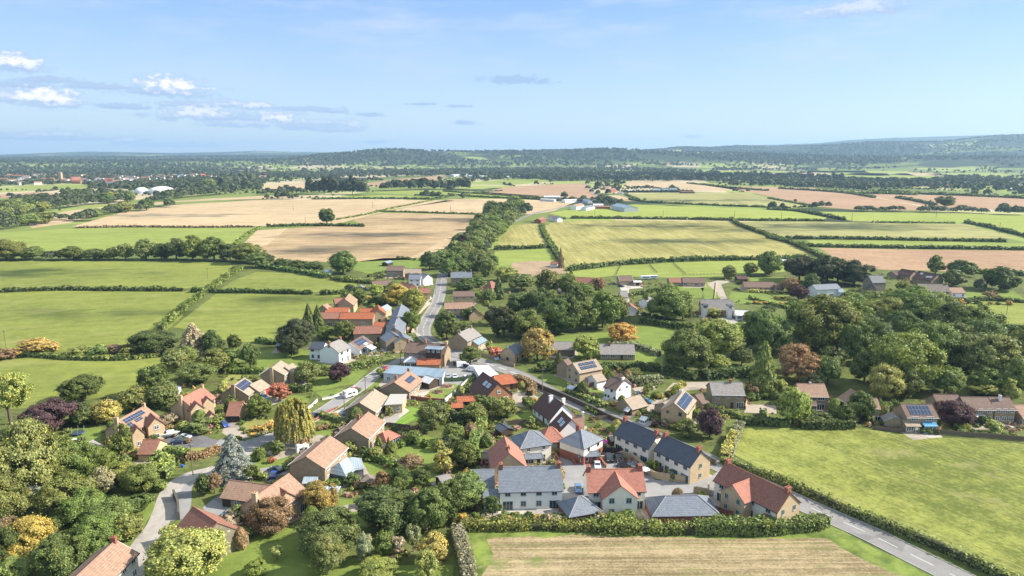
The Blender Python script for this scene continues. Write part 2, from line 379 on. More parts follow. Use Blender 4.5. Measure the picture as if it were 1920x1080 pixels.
    for lst, nm2, m_ in ((sol, 'solar_panels', M_SOLAR), (sky, 'skylight', M_SKYL)):
        for (x0, x1, s0, s1) in (lst or ()):
            w_, l_ = (x1-x0)*L0, (s1-s0)*slen
            pm = MB().box(-w_/2, w_/2, -l_/2, l_/2, .09, .15).me(nm2, m_)
            xc, sc = ((x0+x1)/2-.5)*L0, (s0+s1)/2*slen
            q = T @ Vector((xc, -cr*sc, hr-sr*sc))
            o = link(nm2, pm, root, q); o.rotation_euler = (Matrix.Rotation(rz, 3, 'Z') @ Matrix.Rotation(ca, 3, 'X')).to_euler()
            if nm2 == 'skylight':
                g = MB().box(-w_/2-.1, w_/2+.1, -l_/2-.1, -l_/2, .05, .17).box(-w_/2-.1, w_/2+.1, l_/2, l_/2+.1, .05, .17).box(-w_/2-.1, -w_/2, -l_/2, l_/2, .05, .17).box(w_/2, w_/2+.1, -l_/2, l_/2, .05, .17)
                link('frame', g.me('frame', M_WHITE), o)
    return root
RIDGE = dict(red=M_POT, redd=M_POT, orange=M_POT, pink=plain('pink_ridge', (.33,.19,.14)), brown=plain('brown_ridge', (.14,.09,.07)), dark=plain('dark_ridge', (.10,.06,.05)),
             tan=plain('tan_ridge', (.3,.24,.18)), thatch=plain('thatch_ridge', (.2,.16,.12)), slate=plain('slate_ridge', (.27,.28,.29)), slated=plain('dark_slate_ridge', (.08,.09,.1)))
CG = M_CGLASS
def house(name, label, cat, short, *blocks, group=None):
    root = None
    for i, b in enumerate(blocks):
        r, hr, he, sp, roof, wall = b[:6]; kw = b[6] if len(b) > 6 else {}
        root = block(root, name, r, hr, he, sp, roof, wall, **kw)
        if i == 0 and short:
            x, y = root.location.x, root.location.y; q = P(x, y, he*.5); LAND.append((short, x, y, q[0], q[1]))
    tag(root, label, cat, group); return root
def flat(root, name, px4, h, wall, roofm, F='', fm=None, dm=None, parapet=.15):
    """flat-roofed volume from the four roof corners seen in the photo (near left, near right, far right, far left)"""
    pts = [Vector((*G(a, b, h), 0)) for a, b in px4]; c = sum(pts, Vector())/4; d = pts[1]-pts[0]; ang = math.atan2(d.y, d.x)
    if root is None: root = empty(name, c, ang); T = Matrix.Identity(4)
    else: T = Matrix.LocRotScale(root.location, root.rotation_euler, None).inverted() @ Matrix.LocRotScale(c, Matrix.Rotation(ang, 3, 'Z'), None)
    Q = Matrix.LocRotScale(c, Matrix.Rotation(ang, 3, 'Z'), None).inverted(); rz = T.to_euler().z
    q = [Q @ p for p in pts]; v = [(p.x, p.y, -.3) for p in q]+[(p.x, p.y, h) for p in q]
    link('wall', mesh('wall', v, [(4,5,6,7),(0,1,5,4),(1,2,6,5),(2,3,7,6),(3,0,4,7)], [CG if wall == 'glass' else WM[wall]]), root, T.translation, rz)
    k = 1.0 + .25/max(.1, (q[1]-q[0]).length/2)
    v = [(p.x*k, p.y*k, h+.003) for p in q]+[(p.x*k, p.y*k, h+parapet) for p in q]
    link('flat_roof', mesh('flat_roof', v, [(3,2,1,0),(4,5,6,7),(0,1,5,4),(1,2,6,5),(2,3,7,6),(3,0,4,7)], [roofm]), root, T.translation, rz)
    if F:
        L0 = (q[1]-q[0]).length; ymid = (q[0].y+q[1].y)/2; xm = (q[0].x+q[1].x)/2
        def f_(x, z): p = T @ Vector((x+xm, ymid-.02, 0)); return (p.x, p.y, z), rz
        put_openings(root, F, h, L0, f_, fm or M_WHITE, dm or M_DOORD)
    HFOOT.append((c.x, c.y, ang, (pts[1]-pts[0]).length/2+1, (pts[2]-pts[1]).length/2+1))
    return root
# ================= buildings =================
D = dict
GF = M_GREEN
# --- new development, front right ---
house('house_pair', 'long cream rendered pair of houses under one blue-grey slate roof beside the stubble field', 'house', 'the long slate-roofed pair',
 ((934,876,1052,873), 8.9, 5.0, 9.6, 'slate', 'pale', D(F='w w w w/D w w D', R='', ch=((-1,0,.9,'brick',.9),(1,0,.9,'brick',.9)), fm=GF, gut=M_DARK)),
 ((905,918,934,917), 4.6, 2.6, 6.5, 'slate', 'pale', D(F='D', fm=GF)))
house('garage', 'blue-grey slate double garage tucked behind the light green tree left of the slate pair', 'garage', None,
 ((882,881,927,880), 5.2, 2.6, 9, 'slate', 'ham', D(F='. .')))
house('house_pair', 'cream house pair with bright red tiles and a broad projecting centre gable', 'house', 'the red centre-gabled house',
 ((1098,880.5,1205,878), 8.6, 5.0, 8.6, 'red', 'cream', D(F='w . . w/D . . D', ch=((-1,0,.9,'brick',.9),(1,0,.9,'brick',.9)), fm=GF)),
 ((1153,882,1164.5,911), 8.2, 5.0, 8.2, 'red', 'cream', D(R='w w/w w', fm=GF)))
house('garage', 'small brick garage with pyramid slate roof between the two cream house pairs', 'garage', None,
 ((1084,931,1090,930), 5.0, 2.5, 7.0, 'slate', 'brick', D(hip=3.6)))
house('garage_block', 'wide brick garage block with hipped slate roof behind the long front hedge', 'garage', 'the wide slate garage',
 ((1249,929.5,1308,928.5), 5.2, 2.6, 8.4, 'slate', 'brick', D(hip=4.0)))
house('detached_house', 'stone and cream house with long red roof and side wing by the main road', 'house', 'the red-roofed corner house',
 ((1361,866,1482,923), 8.7, 5.1, 8.2, 'redd', 'cream', D(F='w . w w/D . d w', ch=((-1,0,.9,'brick',.9),(1,0,.9,'brick',.9)), fm=GF)),
 ((1477,920.8,1483.2,923.7), 8.66, 5.15, 8.28, 'redd', 'ham', D(R='n n/n n', fm=GF)),
 ((1373.5,909.5,1418,893), 7.9, 5.1, 7.0, 'red', 'ham', D(L='n n/n n', F='. w/d', fm=GF)),
 ((1441,958,1449,964), 3.6, 2.4, 4.5, 'redd', 'ham', D(F='')))
house('terrace', 'cream terrace with dark slate roof along the main road, the farther of two', 'house', 'the farther cream terrace',
 ((1169.6,786.5,1235.5,813.5), 8.5, 5.2, 7.6, 'slated', 'cream', D(F='w w w w/D w w D', ch=((-1,0,.9,'brick',.9),(1,0,.9,'brick',.9)), fm=GF, R='')))
house('terrace', 'cream terrace with dark slate roof and honey stone gable end beside the curved wall', 'house', 'the nearer cream terrace',
 ((1244.9,815,1314.7,845.5), 8.5, 5.2, 7.6, 'slated', 'cream', D(F='w w w w/D w w D', ch=((-1,0,.9,'brick',.9),(1,0,.9,'brick',.9)), fm=GF)),
 ((1310.5,843.6,1316.2,846.2), 8.46, 5.25, 7.68, 'slated', 'ham', D(R='n/n', fm=GF)))
house('detached_house', 'square cream house with slate pyramid roof and red brick base beside the parked black car', 'house', 'the brick-based pyramid house',
 ((1089,806,1092,804.5), 8.0, 5.1, 8.4, 'slate', 'cream', D(hip=4.2, F='n n/. W', L='. ./. .', fm=M_DARK, catF='brick', ch=((0,1.2,.8,'brick',.9),))),
 ((1087,847,1120,845), 3.3, 2.5, 2.2, 'slate', 'brick', D(F='W d', fm=M_WHITE, hip=.3)))
house('detached_house', 'square cream house with slate pyramid roof right of the stone gable house', 'house', 'the cream pyramid house',
 ((992,808,999,807), 7.9, 5.1, 8.2, 'slate', 'cream', D(hip=4.0, F='n n/W d', fm=M_WHITE)),
 ((985,851,1015,849), 3.3, 2.5, 2.2, 'slate', 'cream', D(F='W d', fm=M_WHITE, hip=.3)))
house('detached_house', 'steep red-roofed house with plain honey stone gable behind the slate pair', 'house', 'the stone gable house',
 ((945.4,817,955,850), 8.6, 4.6, 9.0, 'red', 'ham', D(fm=M_WHITE, ch=((.5,0,.7,'obrick',.5),))),
 ((911,848,927,842), 3.6, 2.6, 5, 'slated', 'cream', {}))
house('garage', 'red brick garage with hipped red roof and pale green door between the pyramid houses', 'garage', None,
 ((1029,800.5,1035,800), 6.0, 3.0, 7.0, 'red', 'brick', D(hip=3.0, F='g', dm=M_DOORG)))
house('cottage', 'white cottage with dark brown roof and two skylights on its near slope', 'house', 'the skylight cottage',
 ((1054,770,1071.5,787), 6.8, 3.0, 8.0, 'dark', 'white', D(sky=[(.35,.52,.3,.6),(.65,.82,.35,.65)], R='. s')),
 ((1073,778,1096,779), 5.4, 2.6, 7.0, 'pink', 'white', D(F='w w', ch=((1,0,.6,'white',1.0),))))
house('cottage', 'long white cottage with steep chocolate brown roof and white chimneys by the roadside', 'house', 'the chocolate-roofed cottage',
 ((1021.8,733.8,1057,757.5), 7.2, 2.7, 9.2, 'dark', 'white', D(F='w w d w', R='', ch=((-.0,-1.2,.8,'white',.8),(.6,1.5,.7,'pale',.6)))))
house('chalet', 'orange brick chalet house with steep brown roof, two skylights and orange side wing', 'house', 'the brick chalet house',
 ((905,697,936,718), 7.6, 2.9, 10.5, 'dark', 'obrick', D(F='w . w .', R='w/w W', sky=[(.45,.58,.3,.52),(.66,.79,.3,.52)])),
 ((927,704,956,700.5), 4.9, 2.6, 7.5, 'orange', 'obrick', D(hip=1.5, F='. d')))
# --- left estate ---
house('detached_house', 'honey stone house with bright pink-orange roof, two dormer gables and end chimneys', 'house', 'the pink-orange roofed house',
 ((339,747,381,725.6), 8.2, 5.0, 8.6, 'red', 'ham', D(F='w . w w/w d . w', L='n/n', ch=((-1,0,.7,'ham',.9,1),(1,0,.6,'ham',.9)))),
 ((370,755,364,751), 7.2, 5.0, 4.2, 'redd', 'ham', D(R='w/w')), ((390,745,385,742), 7.0, 5.0, 3.6, 'redd', 'ham', D(R='n')),
 ((398,774,392,769), 4.4, 2.8, 3.2, 'redd', 'ham', D(R='d')))
house('detached_house', 'honey stone house with black solar panels on its pink roof and a tall end chimney', 'house', 'the solar-roofed stone house',
 ((219,789,272,760.5), 8.2, 5.0, 8.8, 'pink', 'ham', D(F='w . w . w/w d . W', L='n/n', sol=[(.1,.8,.12,.42),(.08,.22,.46,.8),(.35,.6,.46,.66)], ch=((-1,0,.75,'ham',1.0,1),(1,0,.6,'ham',.9)))),
 ((292,783,282,774), 7.4, 5.0, 4.6, 'redd', 'ham', D(R='w/w')), ((258,800,252,795), 6.8, 4.6, 3.2, 'redd', 'ham', D(R='n')),
 ((197,828,212,824), 3.8, 2.4, 4.5, 'redd', 'ham', {}))
house('garage', 'stone garage with brown-red hipped tiles beside the tarmac drive of three cars', 'garage', None,
 ((268.5,824,301,824), 5.0, 2.5, 7.5, 'redd', 'ham', D(R='. .', F='. .')))
house('bungalow', 'grey-brown roofed bungalow half hidden by trees at the left with a white campervan', 'house', 'the grey bungalow',
 ((131,850,175,825), 5.2, 2.6, 10.5, 'grey', 'hamd', D(F='W W D W', gut=M_WHITE, ch=((-.8,-.5,.8,'obrick',.8),))))
house('bungalow', 'small bungalow with pale sunlit gable beyond the grey bungalow', 'house', None,
 ((86,826,103,826), 4.8, 2.6, 7, 'redd', 'white', D(R='W')), ((97,846,108,856), 3.6, 2.4, 5, 'orange', 'ham', {}))
house('garage', 'double garage with red-brown tiles and wide dark door beside a blue car', 'garage', None,
 ((430,754,455,753.5), 5.6, 2.6, 7.6, 'redd', 'ham', D(F='G', dm=M_DOORD)))
house('chalet', 'stone house with two large solar panels and a wing with a red garage door', 'house', 'the twin-solar-panel house',
 ((437.5,723,459,708), 6.4, 3.0, 10, 'tan', 'hamd', D(F='W w', sol=[(.05,.46,.08,.62),(.5,.92,.08,.62)], ch=((-1,0,.8,'hamd',.4,1),))),
 ((468,722,490,711), 4.9, 2.8, 7.5, 'tan', 'ham', D(F='W g', dm=M_DOORR)))
house('detached_house', 'brown stone house with tan roof and tall side chimney near the meadow', 'house', 'the tall-chimney stone house',
 ((509,690,527,676), 7.6, 5.0, 9, 'tan', 'hamd', D(F='w w/W D', ch=((-1,0,.8,'ham',.3,1),), gut=M_WHITE)),
 ((534,688,549,681), 6.6, 4.5, 7, 'tan', 'ham', D(F='w/w')))
house('bungalow', 'tan-roofed bungalow with white flat-roofed extension beside the estate road', 'house', 'the tan bungalow',
 ((674,755,703,729.5), 5.6, 2.8, 10.5, 'tan', 'hamd', D(F='w w . w', gut=M_WHITE, ch=((.8,0,.5,'hamd',.5),))))
r_ = flat(None, 'garden_room', [(722,760),(754,758),(762,741),(733,741)], 3.1, 'ham', M_CONC, F='D w', parapet=.3)
tag(r_, 'flat-roofed cream garden room with oval roof lantern beside the striped lawn', 'house extension')
house('bungalow', 'orange-pink roofed bungalow with small solar array behind the round flowerbed lawn', 'house', 'the orange-pink bungalow',
 ((739,717,767,695), 5.8, 2.8, 11, 'pink', 'hamd', D(F='w w w w', sol=[(.38,.82,.3,.66)], ch=((1,0,.6,'obrick',.8),(-.1,2.0,.6,'hamd',.4)))))
house('detached_house', 'large pink-tiled house with octagonal red-roofed bay and blank brown gable', 'house', 'the pink house with bay',
 ((658.6,803,691,772), 7.8, 5.0, 10, 'pink', 'hamd', D(F='w . w w/w D . D', L='. ./n n', ch=((.35,1.5,.6,'obrick',.6),), gut=M_WHITE)),
 ((718,811,728,806), 4.2, 2.6, 5.5, 'red', 'white', D(hip=1.6, F='D D')), ((634,803,646,797), 3.8, 2.5, 5.0, 'brown', 'hamd', {}), ((627,811,637,808), 3.4, 2.4, 4.5, 'brown', 'hamd', {}))
house('detached_house', 'large pink-tiled house with big glass conservatory and flue on its rear wall', 'house', 'the conservatory house',
 ((573.6,856,619.5,817), 7.8, 5.0, 10, 'pink', 'hamd', D(F='w . w w/w D . .', L='. .', gut=M_WHITE)),
 ((636,867,651,857), 4.8, 2.6, 6.2, 'glassr', 'glass', D(hip=1.6, fm=M_TIMB, nm='conservatory_')), ((655,858,662,857), 4.6, 2.6, 6.0, 'glassr', 'glass', D(hip=2.2, fm=M_TIMB, nm='conservatory_')),
 ((552,855,564,853), 3.8, 2.4, 4.5, 'brown', 'hamd', {}), ((562,845,578,842), 3.8, 2.4, 4.0, 'brown', 'hamd', {}),
 ((570,894,596,894), 2.9, 2.2, 3.6, 'glassr', 'glass', D(nm='veranda_', fm=M_WHITE)))
house('detached_house', 'honey stone house with pink roof, cross gable and long attached brown-roofed garage', 'house', 'the cross-gabled stone house',
 ((479,931,542,887.5), 8.4, 5.0, 9.6, 'pink', 'ham', D(F='. . w w/. W . D', L='n n/n n', ch=((-1,0,.8,'ham',1.0,1),))),
 ((524,914,538,922), 7.4, 5.0, 5.5, 'redd', 'ham', D(R='W/W')), ((430.5,900,510,910), 5.0, 2.6, 8, 'pink', 'hamd', D(F='g w . .', dm=M_DOORD)))
house('barn', 'old barn with worn pink-red roof and a white sheeted end beside the lane', 'barn', 'the worn pink barn',
 ((361,949,408,980), 8.4, 2.8, 13.5, 'redd', 'stone', D(ov=.2)))
house('detached_house', 'near house with long pink tiled roof and brick chimney at the bottom left edge', 'house', 'the nearest pink roof',
 ((217,1013,138,1086), 7.6, 5.0, 8.6, 'pink', 'pale', D(F='w w w w/w w w w', ch=((1,0,.7,'brick',1.0),), gut=M_DARK, verge=M_WHITE)))
# --- industrial yard and pub ---
r_ = flat(None, 'workshop_unit', [(719,700),(829,708),(834,692.5),(738,685.5)], 3.4, 'metalw', RM['metal'], F='w . w . w .')
tag(r_, 'long low workshop with flat blue-grey sheet roof beside the van yard', 'workshop'); LAND.append(('the blue-grey workshop', r_.location.x, r_.location.y, 776, 700))
house('terrace', 'dark brick terrace with white-framed box dormer and three chimneys facing the yard', 'house', 'the box-dormer terrace',
 ((763,641,840,645.6), 8.4, 5.4, 8.5, 'brown', 'hamd', D(F='n n n n n/. . . . .', ch=((-1,0,.7,'obrick',1.2),(-.1,0,.7,'obrick',1.2),(1,0,.8,'ham',1.2)))),
 ((801,650,829,651.5), 8.35, 8.15, 4.0, 'metal', 'timber', D(F='w n w', hip=.01, gz=5.85)))
house('outbuilding', 'low brick range with bright orange corrugated roof in front of the box-dormer terrace', 'outbuilding', None,
 ((783,672,827,672), 4.2, 2.7, 6.5, 'orange', 'hamd', D(F='. . .')))
house('summer_room', 'small white glazed room with pale pyramid roof left of the orange range', 'garden room', None,
 ((769,668.5,773,668.5), 4.2, 2.8, 5.0, 'white', 'white', D(hip=2.2, F='W W')))
r_ = flat(None, 'workshop', [(902,710),(938,706),(915,686),(888,687)], 3.6, 'metalw', RM['white'])
tag(r_, 'pale flat-roofed workshop with a blue-grey panel beside the brick chalet house', 'workshop')
house('shed', 'pale-roofed timber outbuilding beside the green yard fence', 'shed', None, ((798,703,815,708), 4.0, 2.6, 5.5, 'white', 'timber', {}))
house('shed', 'upper of two rusty orange corrugated sheds beside the brick chalet house', 'shed', None, ((856,744,893,743), 3.0, 2.3, 5.0, 'orange', 'timber', {}), group='rusty orange sheds')
house('shed', 'lower of two rusty orange corrugated sheds behind the garden trees', 'shed', None, ((846,755,868,754), 2.9, 2.2, 5.5, 'orange', 'timber', {}), group='rusty orange sheds')
house('cottage', 'white rendered house with brown-grey roof and darker slate wing beside the hedge', 'house', 'the white double-gabled house',
 ((615.5,645.5,639,635.5), 8.2, 5.2, 9.5, 'grey', 'white', D(F='w w/n d', L='', ch=((-1,0,.7,'obrick',1.0),(1,0,.7,'obrick',1.0)), fm=M_DARK)),
 ((585,640,611,641.5), 7.0, 4.8, 6.5, 'slated', 'white', D(F='w ./n w', fm=M_DARK)))
house('bungalow', 'bungalow with black solar roof and white conservatory on its garden side', 'house', 'the solar bungalow',
 ((655,643,680,629.5), 5.4, 2.7, 9.5, 'brown', 'white', D(F='W D W', sol=[(.2,.85,.12,.7)], sky=[(.5,.72,.72,.9)], verge=M_WHITE)),
 ((686,650,695,646), 3.4, 2.5, 5.5, 'white', 'glass', D(fm=M_WHITE, nm='conservatory_')))
# --- stone barn range and street, centre left ---
house('barn', 'tall stone barn with pink hipped roof at the back of the farm range', 'barn', 'the tall stone barn',
 ((647,561,655,550), 8.6, 5.2, 8.5, 'pink', 'ham', {}), ((626,560,645,558.5), 7.0, 4.8, 7, 'redd', 'hamd', {}), ((605,572,614,569), 7.4, 4.6, 8, 'pink', 'hamd', {}))
house('barn_range', 'long stone barn range, half brown and half bright orange tiled', 'barn', 'the orange barn range',
 ((602,586,638,585.5), 6.4, 4.2, 8, 'redd', 'hamd', D(F='. D .')), ((639,586,702,586), 6.4, 4.2, 8, 'orange', 'hamd', D(F='. w . w .')), ((675,578,700,578), 6.0, 4.4, 6, 'orange', 'ham', {}),
 ((612,577,655,576.5), 5.8, 4.4, 7, 'orange', 'hamd', {}))
house('barn', 'stone gabled tower barn with tall window beside the orange barn range', 'barn', None,
 ((708,571,711,580), 7.6, 5.2, 6.0, 'orange', 'ham', D(R='v', fm=M_DARK)), ((714,576,726,570), 6.0, 4.2, 5, 'glassr', 'ham', {}))
house('barn_range', 'low red-roofed stone stable with hipped end below the orange range', 'barn', 'the red stable',
 ((664,612,716,611), 6.4, 4.0, 8, 'redd', 'hamd', D(F='. w w . d', fm=M_WHITE)), ((701,604,722,604), 5.2, 3.6, 6.5, 'orange', 'hamd', {}))
house('terrace', 'long stone terrace with pale grey slate slope following the bend of the road', 'house', 'the pale-slate terrace',
 ((738.5,614,753,570), 8.2, 5.4, 8, 'slate', 'ham', D(F='w w w w w/w d w d w', ch=((1,0,.7,'hamd',.9),(.3,0,.7,'hamd',.9)))),
 ((731,620,742,628), 7.0, 4.6, 9, 'slate', 'stone', D()), ((752,623,757,632), 6.6, 4.4, 8, 'slate', 'ham', {}))
house('house_pair', 'pair of brown-roofed houses with white lower fronts at the far left end of the street', 'house', 'the far brown pair',
 ((725,499,758,499), 7.2, 4.8, 8, 'brown', 'hamd', D(F='W W W/W W W')))
house('house_pair', 'tan-roofed house next right of the far brown pair', 'house', None, ((760,504,790,504), 7.0, 4.6, 8, 'tan', 'obrick', D(F='W W/w w')))
house('cottage', 'white house with grey slate roof and front gable near the top of the street', 'house', 'the white slate house',
 ((767,515,790,515), 7.4, 5.0, 7.5, 'slate', 'white', D(F='w w/w w')), ((791,512,803,514.5), 7.4, 5.0, 7, 'slate', 'white', D(F='w/w')))
house('cottage', 'small red-roofed cottage below the white slate house', 'house', None, ((753,529,775,534), 6.2, 4.0, 6.5, 'redd', 'brick', {}), group='red-roofed cottages by the street')
house('cottage', 'red-roofed cottage row nearest the street above the yellow trees', 'house', None, ((773,541,806,540), 6.4, 4.2, 7, 'redd', 'ham', D(ch=((-.5,0,.6,'white',.8),))), group='red-roofed cottages by the street')
house('bungalow', 'brown-roofed bungalow with sunlit orange gable beside parked cars', 'house', 'the orange-gabled bungalow', ((697,527,733,525), 5.2, 2.7, 9, 'brown', 'obrick', D(F='. w . w')))
house('detached_house', 'square stone house with pale slate roof and end chimneys right of the street', 'house', 'the pale-slate stone house',
 ((845,510,885,509.5), 8.6, 5.6, 8.5, 'slate', 'hamd', D(F='w . w/w d w', ch=((-1,0,.7,'ham',1.2),(1,0,.7,'ham',1.2)))))
house('cottage', 'brown-roofed stone cottage with sunlit side, second house down right of the street', 'house', None, ((849,546,890,545.5), 7.4, 5.2, 7.5, 'brown', 'ham', D(F='w w w/w w w')))
house('cottage', 'long stone cottage with pale pink tiled roof facing down the street', 'house', 'the pale pink-roofed cottage',
 ((833,567.5,887,566.5), 7.6, 5.2, 8, 'pink', 'ham', D(F='w w w w/w d w w')), ((886,574,892,580), 6.0, 3.0, 6.5, 'dark', 'ham', {}))
house('detached_house', 'brown stone house with patched brown and grey roof and blue-grey lean-to', 'house', 'the patched-roof house',
 ((858.5,625,885,613.5), 8.0, 5.0, 9.5, 'grey', 'hamd', D(F='w . w/. . .', ch=((-.9,0,.8,'stone',1),(.9,0,.8,'stone',1)))), ((887,640,904,631), 4.0, 2.7, 5, 'metal', 'ham', D(F='w w')))
house('chapel', 'small stone outbuilding with pale slate roof left of the orange tree', 'outbuilding', 'the little slate outbuilding',
 ((951,651,972,641.5), 6.6, 4.0, 7, 'slate', 'ham', D(L='. n .', F='d w', fm=M_DARK)))
house('dovecote', 'small stone building with steep reddish pyramid roof among the dark trees', 'outbuilding', None, ((919,528,923,527), 7.5, 4.2, 7, 'redd', 'ham', D(hip=3)))
house('barn_range', 'long grey-roofed stone building behind the yellow tree', 'outbuilding', None, ((1034,640,1079,641), 5.2, 2.8, 8, 'grey', 'stone', {}))
house('village_hall', 'low brown stone bungalow with lichened grey roof on the green', 'house', 'the grey-roofed bungalow on the green',
 ((1123,645,1189,645.5), 5.6, 2.8, 9, 'grey', 'hamd', D(F='W W d W', ch=((-.45,-.5,.7,'obrick',.9),), gut=M_WHITE)))
house('detached_house', 'orange-brown stone house with two rows of solar panels above the main road', 'house', 'the double-row solar house',
 ((1073.6,681,1117.5,673), 7.6, 5.0, 8.6, 'tan', 'ham', D(L='w w/w w', F='. s ./. . .', sol=[(.16,.86,.14,.42),(.14,.84,.5,.78)], fm=GF)), ((1056,675,1066,672), 7.2, 4.8, 7, 'brown', 'hamd', D(F='w/w')),
 ((1109,703,1128,699), 4.2, 2.5, 6, 'tan', 'white', {}))
house('detached_house', 'white rendered house with brown roof and blue-white chimney above the long road wall', 'house', 'the white house by the wall',
 ((1146,705,1170.5,712), 7.6, 5.0, 8.2, 'brown', 'white', D(F='s . n ./s s . s', R='s s/. .', ch=((1,0,.7,'pale',.6),), fm=M_DARK)), ((1163,700,1172,709), 7.2, 5.0, 5, 'pink', 'white', {}))
house('garage', 'stone garage with tan-brown roof between the white house and the solar house', 'garage', None,
 ((1170,748,1200,740), 4.8, 2.4, 7.8, 'tan', 'hamd', D(F='. w')))
house('detached_house', 'honey stone house with a long solar panel on its sunny roof slope', 'house', 'the long-solar stone house',
 ((1264,755.5,1283,731), 7.8, 5.0, 8.0, 'pale' if 0 else 'tan', 'ham', D(L='s n/. .', F='w w/w D', sol=[(.05,.95,.15,.8)], ch=((.75,.6,.7,'pale',.5),), fm=M_DARK)),
 ((1243,755,1262,748), 5.4, 3.8, 7, 'tan', 'hamd', D(L='', F='w')))
house('detached_house', 'wide brown brick house with pinkish-grey roof and two rows of white windows', 'house', 'the wide white-windowed house',
 ((1330,716,1391.5,717), 7.8, 5.0, 9, 'grey', 'hamd', D(F='w n w/s . d D', ch=((.3,0,.7,'obrick',.9),), gut=M_WHITE)),
 ((1303,740,1316,737), 4.6, 2.6, 7, 'brown', 'hamd', D(L='w')))
house('detached_house', 'brown brick house with pink-brown roof and small white conservatory', 'house', 'the pink-brown roofed house',
 ((1493,719,1546,720), 7.8, 5.0, 9, 'pink', 'hamd', D(F='W W/. D', gut=M_WHITE, ch=((.0,.3,.5,'white',.4),))), ((1514,747,1530,748), 4.0, 2.5, 4.5, 'brown', 'glass', D(nm='conservatory_', fm=M_WHITE)))
house('detached_house', 'brown house turned sideways with white patio doors behind the dark evergreen', 'house', 'the sideways brown house',
 ((1594,729,1622,745), 7.6, 4.8, 8, 'pink', 'hamd', D(R='w/D', ch=((.2,.8,.6,'obrick',.6),), gut=M_WHITE)), ((1622,746,1645,747), 7.0, 4.8, 7, 'pink', 'hamd', D(F='w s/. D')))
house('detached_house', 'house with broad grey solar array and bright blue conservatory roof by the field', 'house', 'the blue conservatory house',
 ((1688,757.5,1747,758), 7.4, 4.8, 8.5, 'brown', 'hamd', D(F='W W/. .', sol=[(.16,.86,.1,.85)], gut=M_WHITE)),
 ((1727,789,1752,789), 3.4, 2.6, 3.8, 'bluegl', 'glass', D(nm='conservatory_', fm=M_WHITE)), ((1692,788,1720,788), 3.4, 2.5, 4.5, 'tan', 'hamd', D(F='W d', dm=M_WHITE)),
 ((1672,772,1680,782), 4.2, 2.6, 6, 'grey', 'hamd', {}))
house('terrace', 'leftmost house of the brown row right of the blue conservatory house', 'house', 'the brown row', ((1749,739,1796,740), 7.6, 4.8, 8.5, 'brown', 'hamd', D(F='w . w/w w w', gut=M_WHITE)))
house('terrace', 'middle house of the brown row with a white lean-to canopy', 'house', None, ((1800,744,1851,744.5), 7.4, 4.8, 8.5, 'brown', 'hamd', D(F='w w w/w W w', gut=M_WHITE)), ((1824,775,1842,774), 3.2, 2.7, 3.5, 'white', 'glass', D(nm='canopy_', fm=M_WHITE)))
house('terrace', 'rightmost two-storey house of the brown row with a central chimney', 'house', None, ((1852.5,744,1893,745), 7.4, 4.8, 8, 'brown', 'hamd', D(F='w w w/w w w', ch=((-.1,-1,.6,'white',.9),), gut=M_WHITE)))
house('bungalow', 'low brown-roofed bungalow at the right edge beyond the brown row', 'house', None, ((1900,759,1942,759), 5.2, 2.7, 9, 'pink', 'hamd', D(F='W w W', gut=M_WHITE)))
# --- beyond the trees, right of centre ---
house('detached_house', 'grey hanging-tiled house with two box dormers and white garage wing', 'house', 'the grey dormer house',
 ((1313,561,1375,562.5), 7.8, 3.6, 9, 'grey', 'hamd', D(F='w . d w', gut=M_WHITE)), ((1318,570,1325,570), 6.9, 6.6, 3.6, 'slated', 'white', D(hip=.2, F='W', gz=4.3)), ((1365,571.5,1371,571.5), 6.9, 6.6, 3.6, 'slated', 'white', D(hip=.2, F='w', gz=4.3)),
 ((1378,581,1406,582), 4.6, 2.6, 7, 'white', 'white', D(F='W W')), ((1395,590,1417,590), 3.4, 2.4, 5, 'tan', 'hamd', D(F='. .')))
house('bungalow', 'long brown-roofed stone bungalow above terraced lawns', 'house', 'the long terraced-lawn bungalow', ((1393,528,1451,528.5), 5.4, 2.8, 9, 'brown', 'ham', D(F='W w d w W')), ((1452,533,1467,533), 4.6, 2.7, 7, 'brown', 'ham', D(F='w')))
house('outbuilding', 'small dark garage at the head of the grey turning area', 'garage', None, ((1380,517,1400,517), 4.0, 2.4, 6, 'dark', 'timber', {}))
house('bungalow', 'brown-roofed bungalow pair with white windows behind the large pale green tree', 'house', 'the double bungalow', ((1279,520,1321,521), 5.2, 2.7, 9, 'brown', 'ham', D(F='W . W w')), ((1253,521,1278,521), 4.8, 2.6, 8, 'redd', 'hamd', D(F='. W')))
house('bungalow', 'brown bungalow with white-edged gable and flat garage near two caravans', 'house', 'the white-gabled bungalow', ((1159,517,1185,516.5), 5.6, 2.8, 9, 'brown', 'ham', D(F='. W', verge=M_WHITE)), ((1187,526,1202,526), 3.2, 2.6, 5, 'white', 'ham', D(F='g')))
house('detached_house', 'red-roofed house with steep orange gable behind the round trees', 'house', 'the orange-gabled red house', ((1075,519,1115,521), 7.2, 4.0, 9, 'redd', 'obrick', {}), ((1068,522,1075,533), 6.4, 3.6, 6, 'orange', 'obrick', {}))
house('bungalow', 'grey-roofed bungalow beside the white drive, left of the small white gable', 'house', None, ((1162,546,1176,546), 5.0, 2.6, 9, 'grey', 'pale', {}), ((1160,563,1170,563), 3.4, 2.5, 5, 'glassr', 'white', {}))
house('cottage', 'small white gabled cottage with red-brown roof and one window', 'house', None, ((1182,572,1179,566), 5.4, 2.8, 8, 'redd', 'white', D(R='w')))
house('cottage', 'white gabled house half behind the large pale green tree', 'house', None, ((1207,559,1222,556), 5.6, 3.4, 7, 'grey', 'white', D(F='w w')))
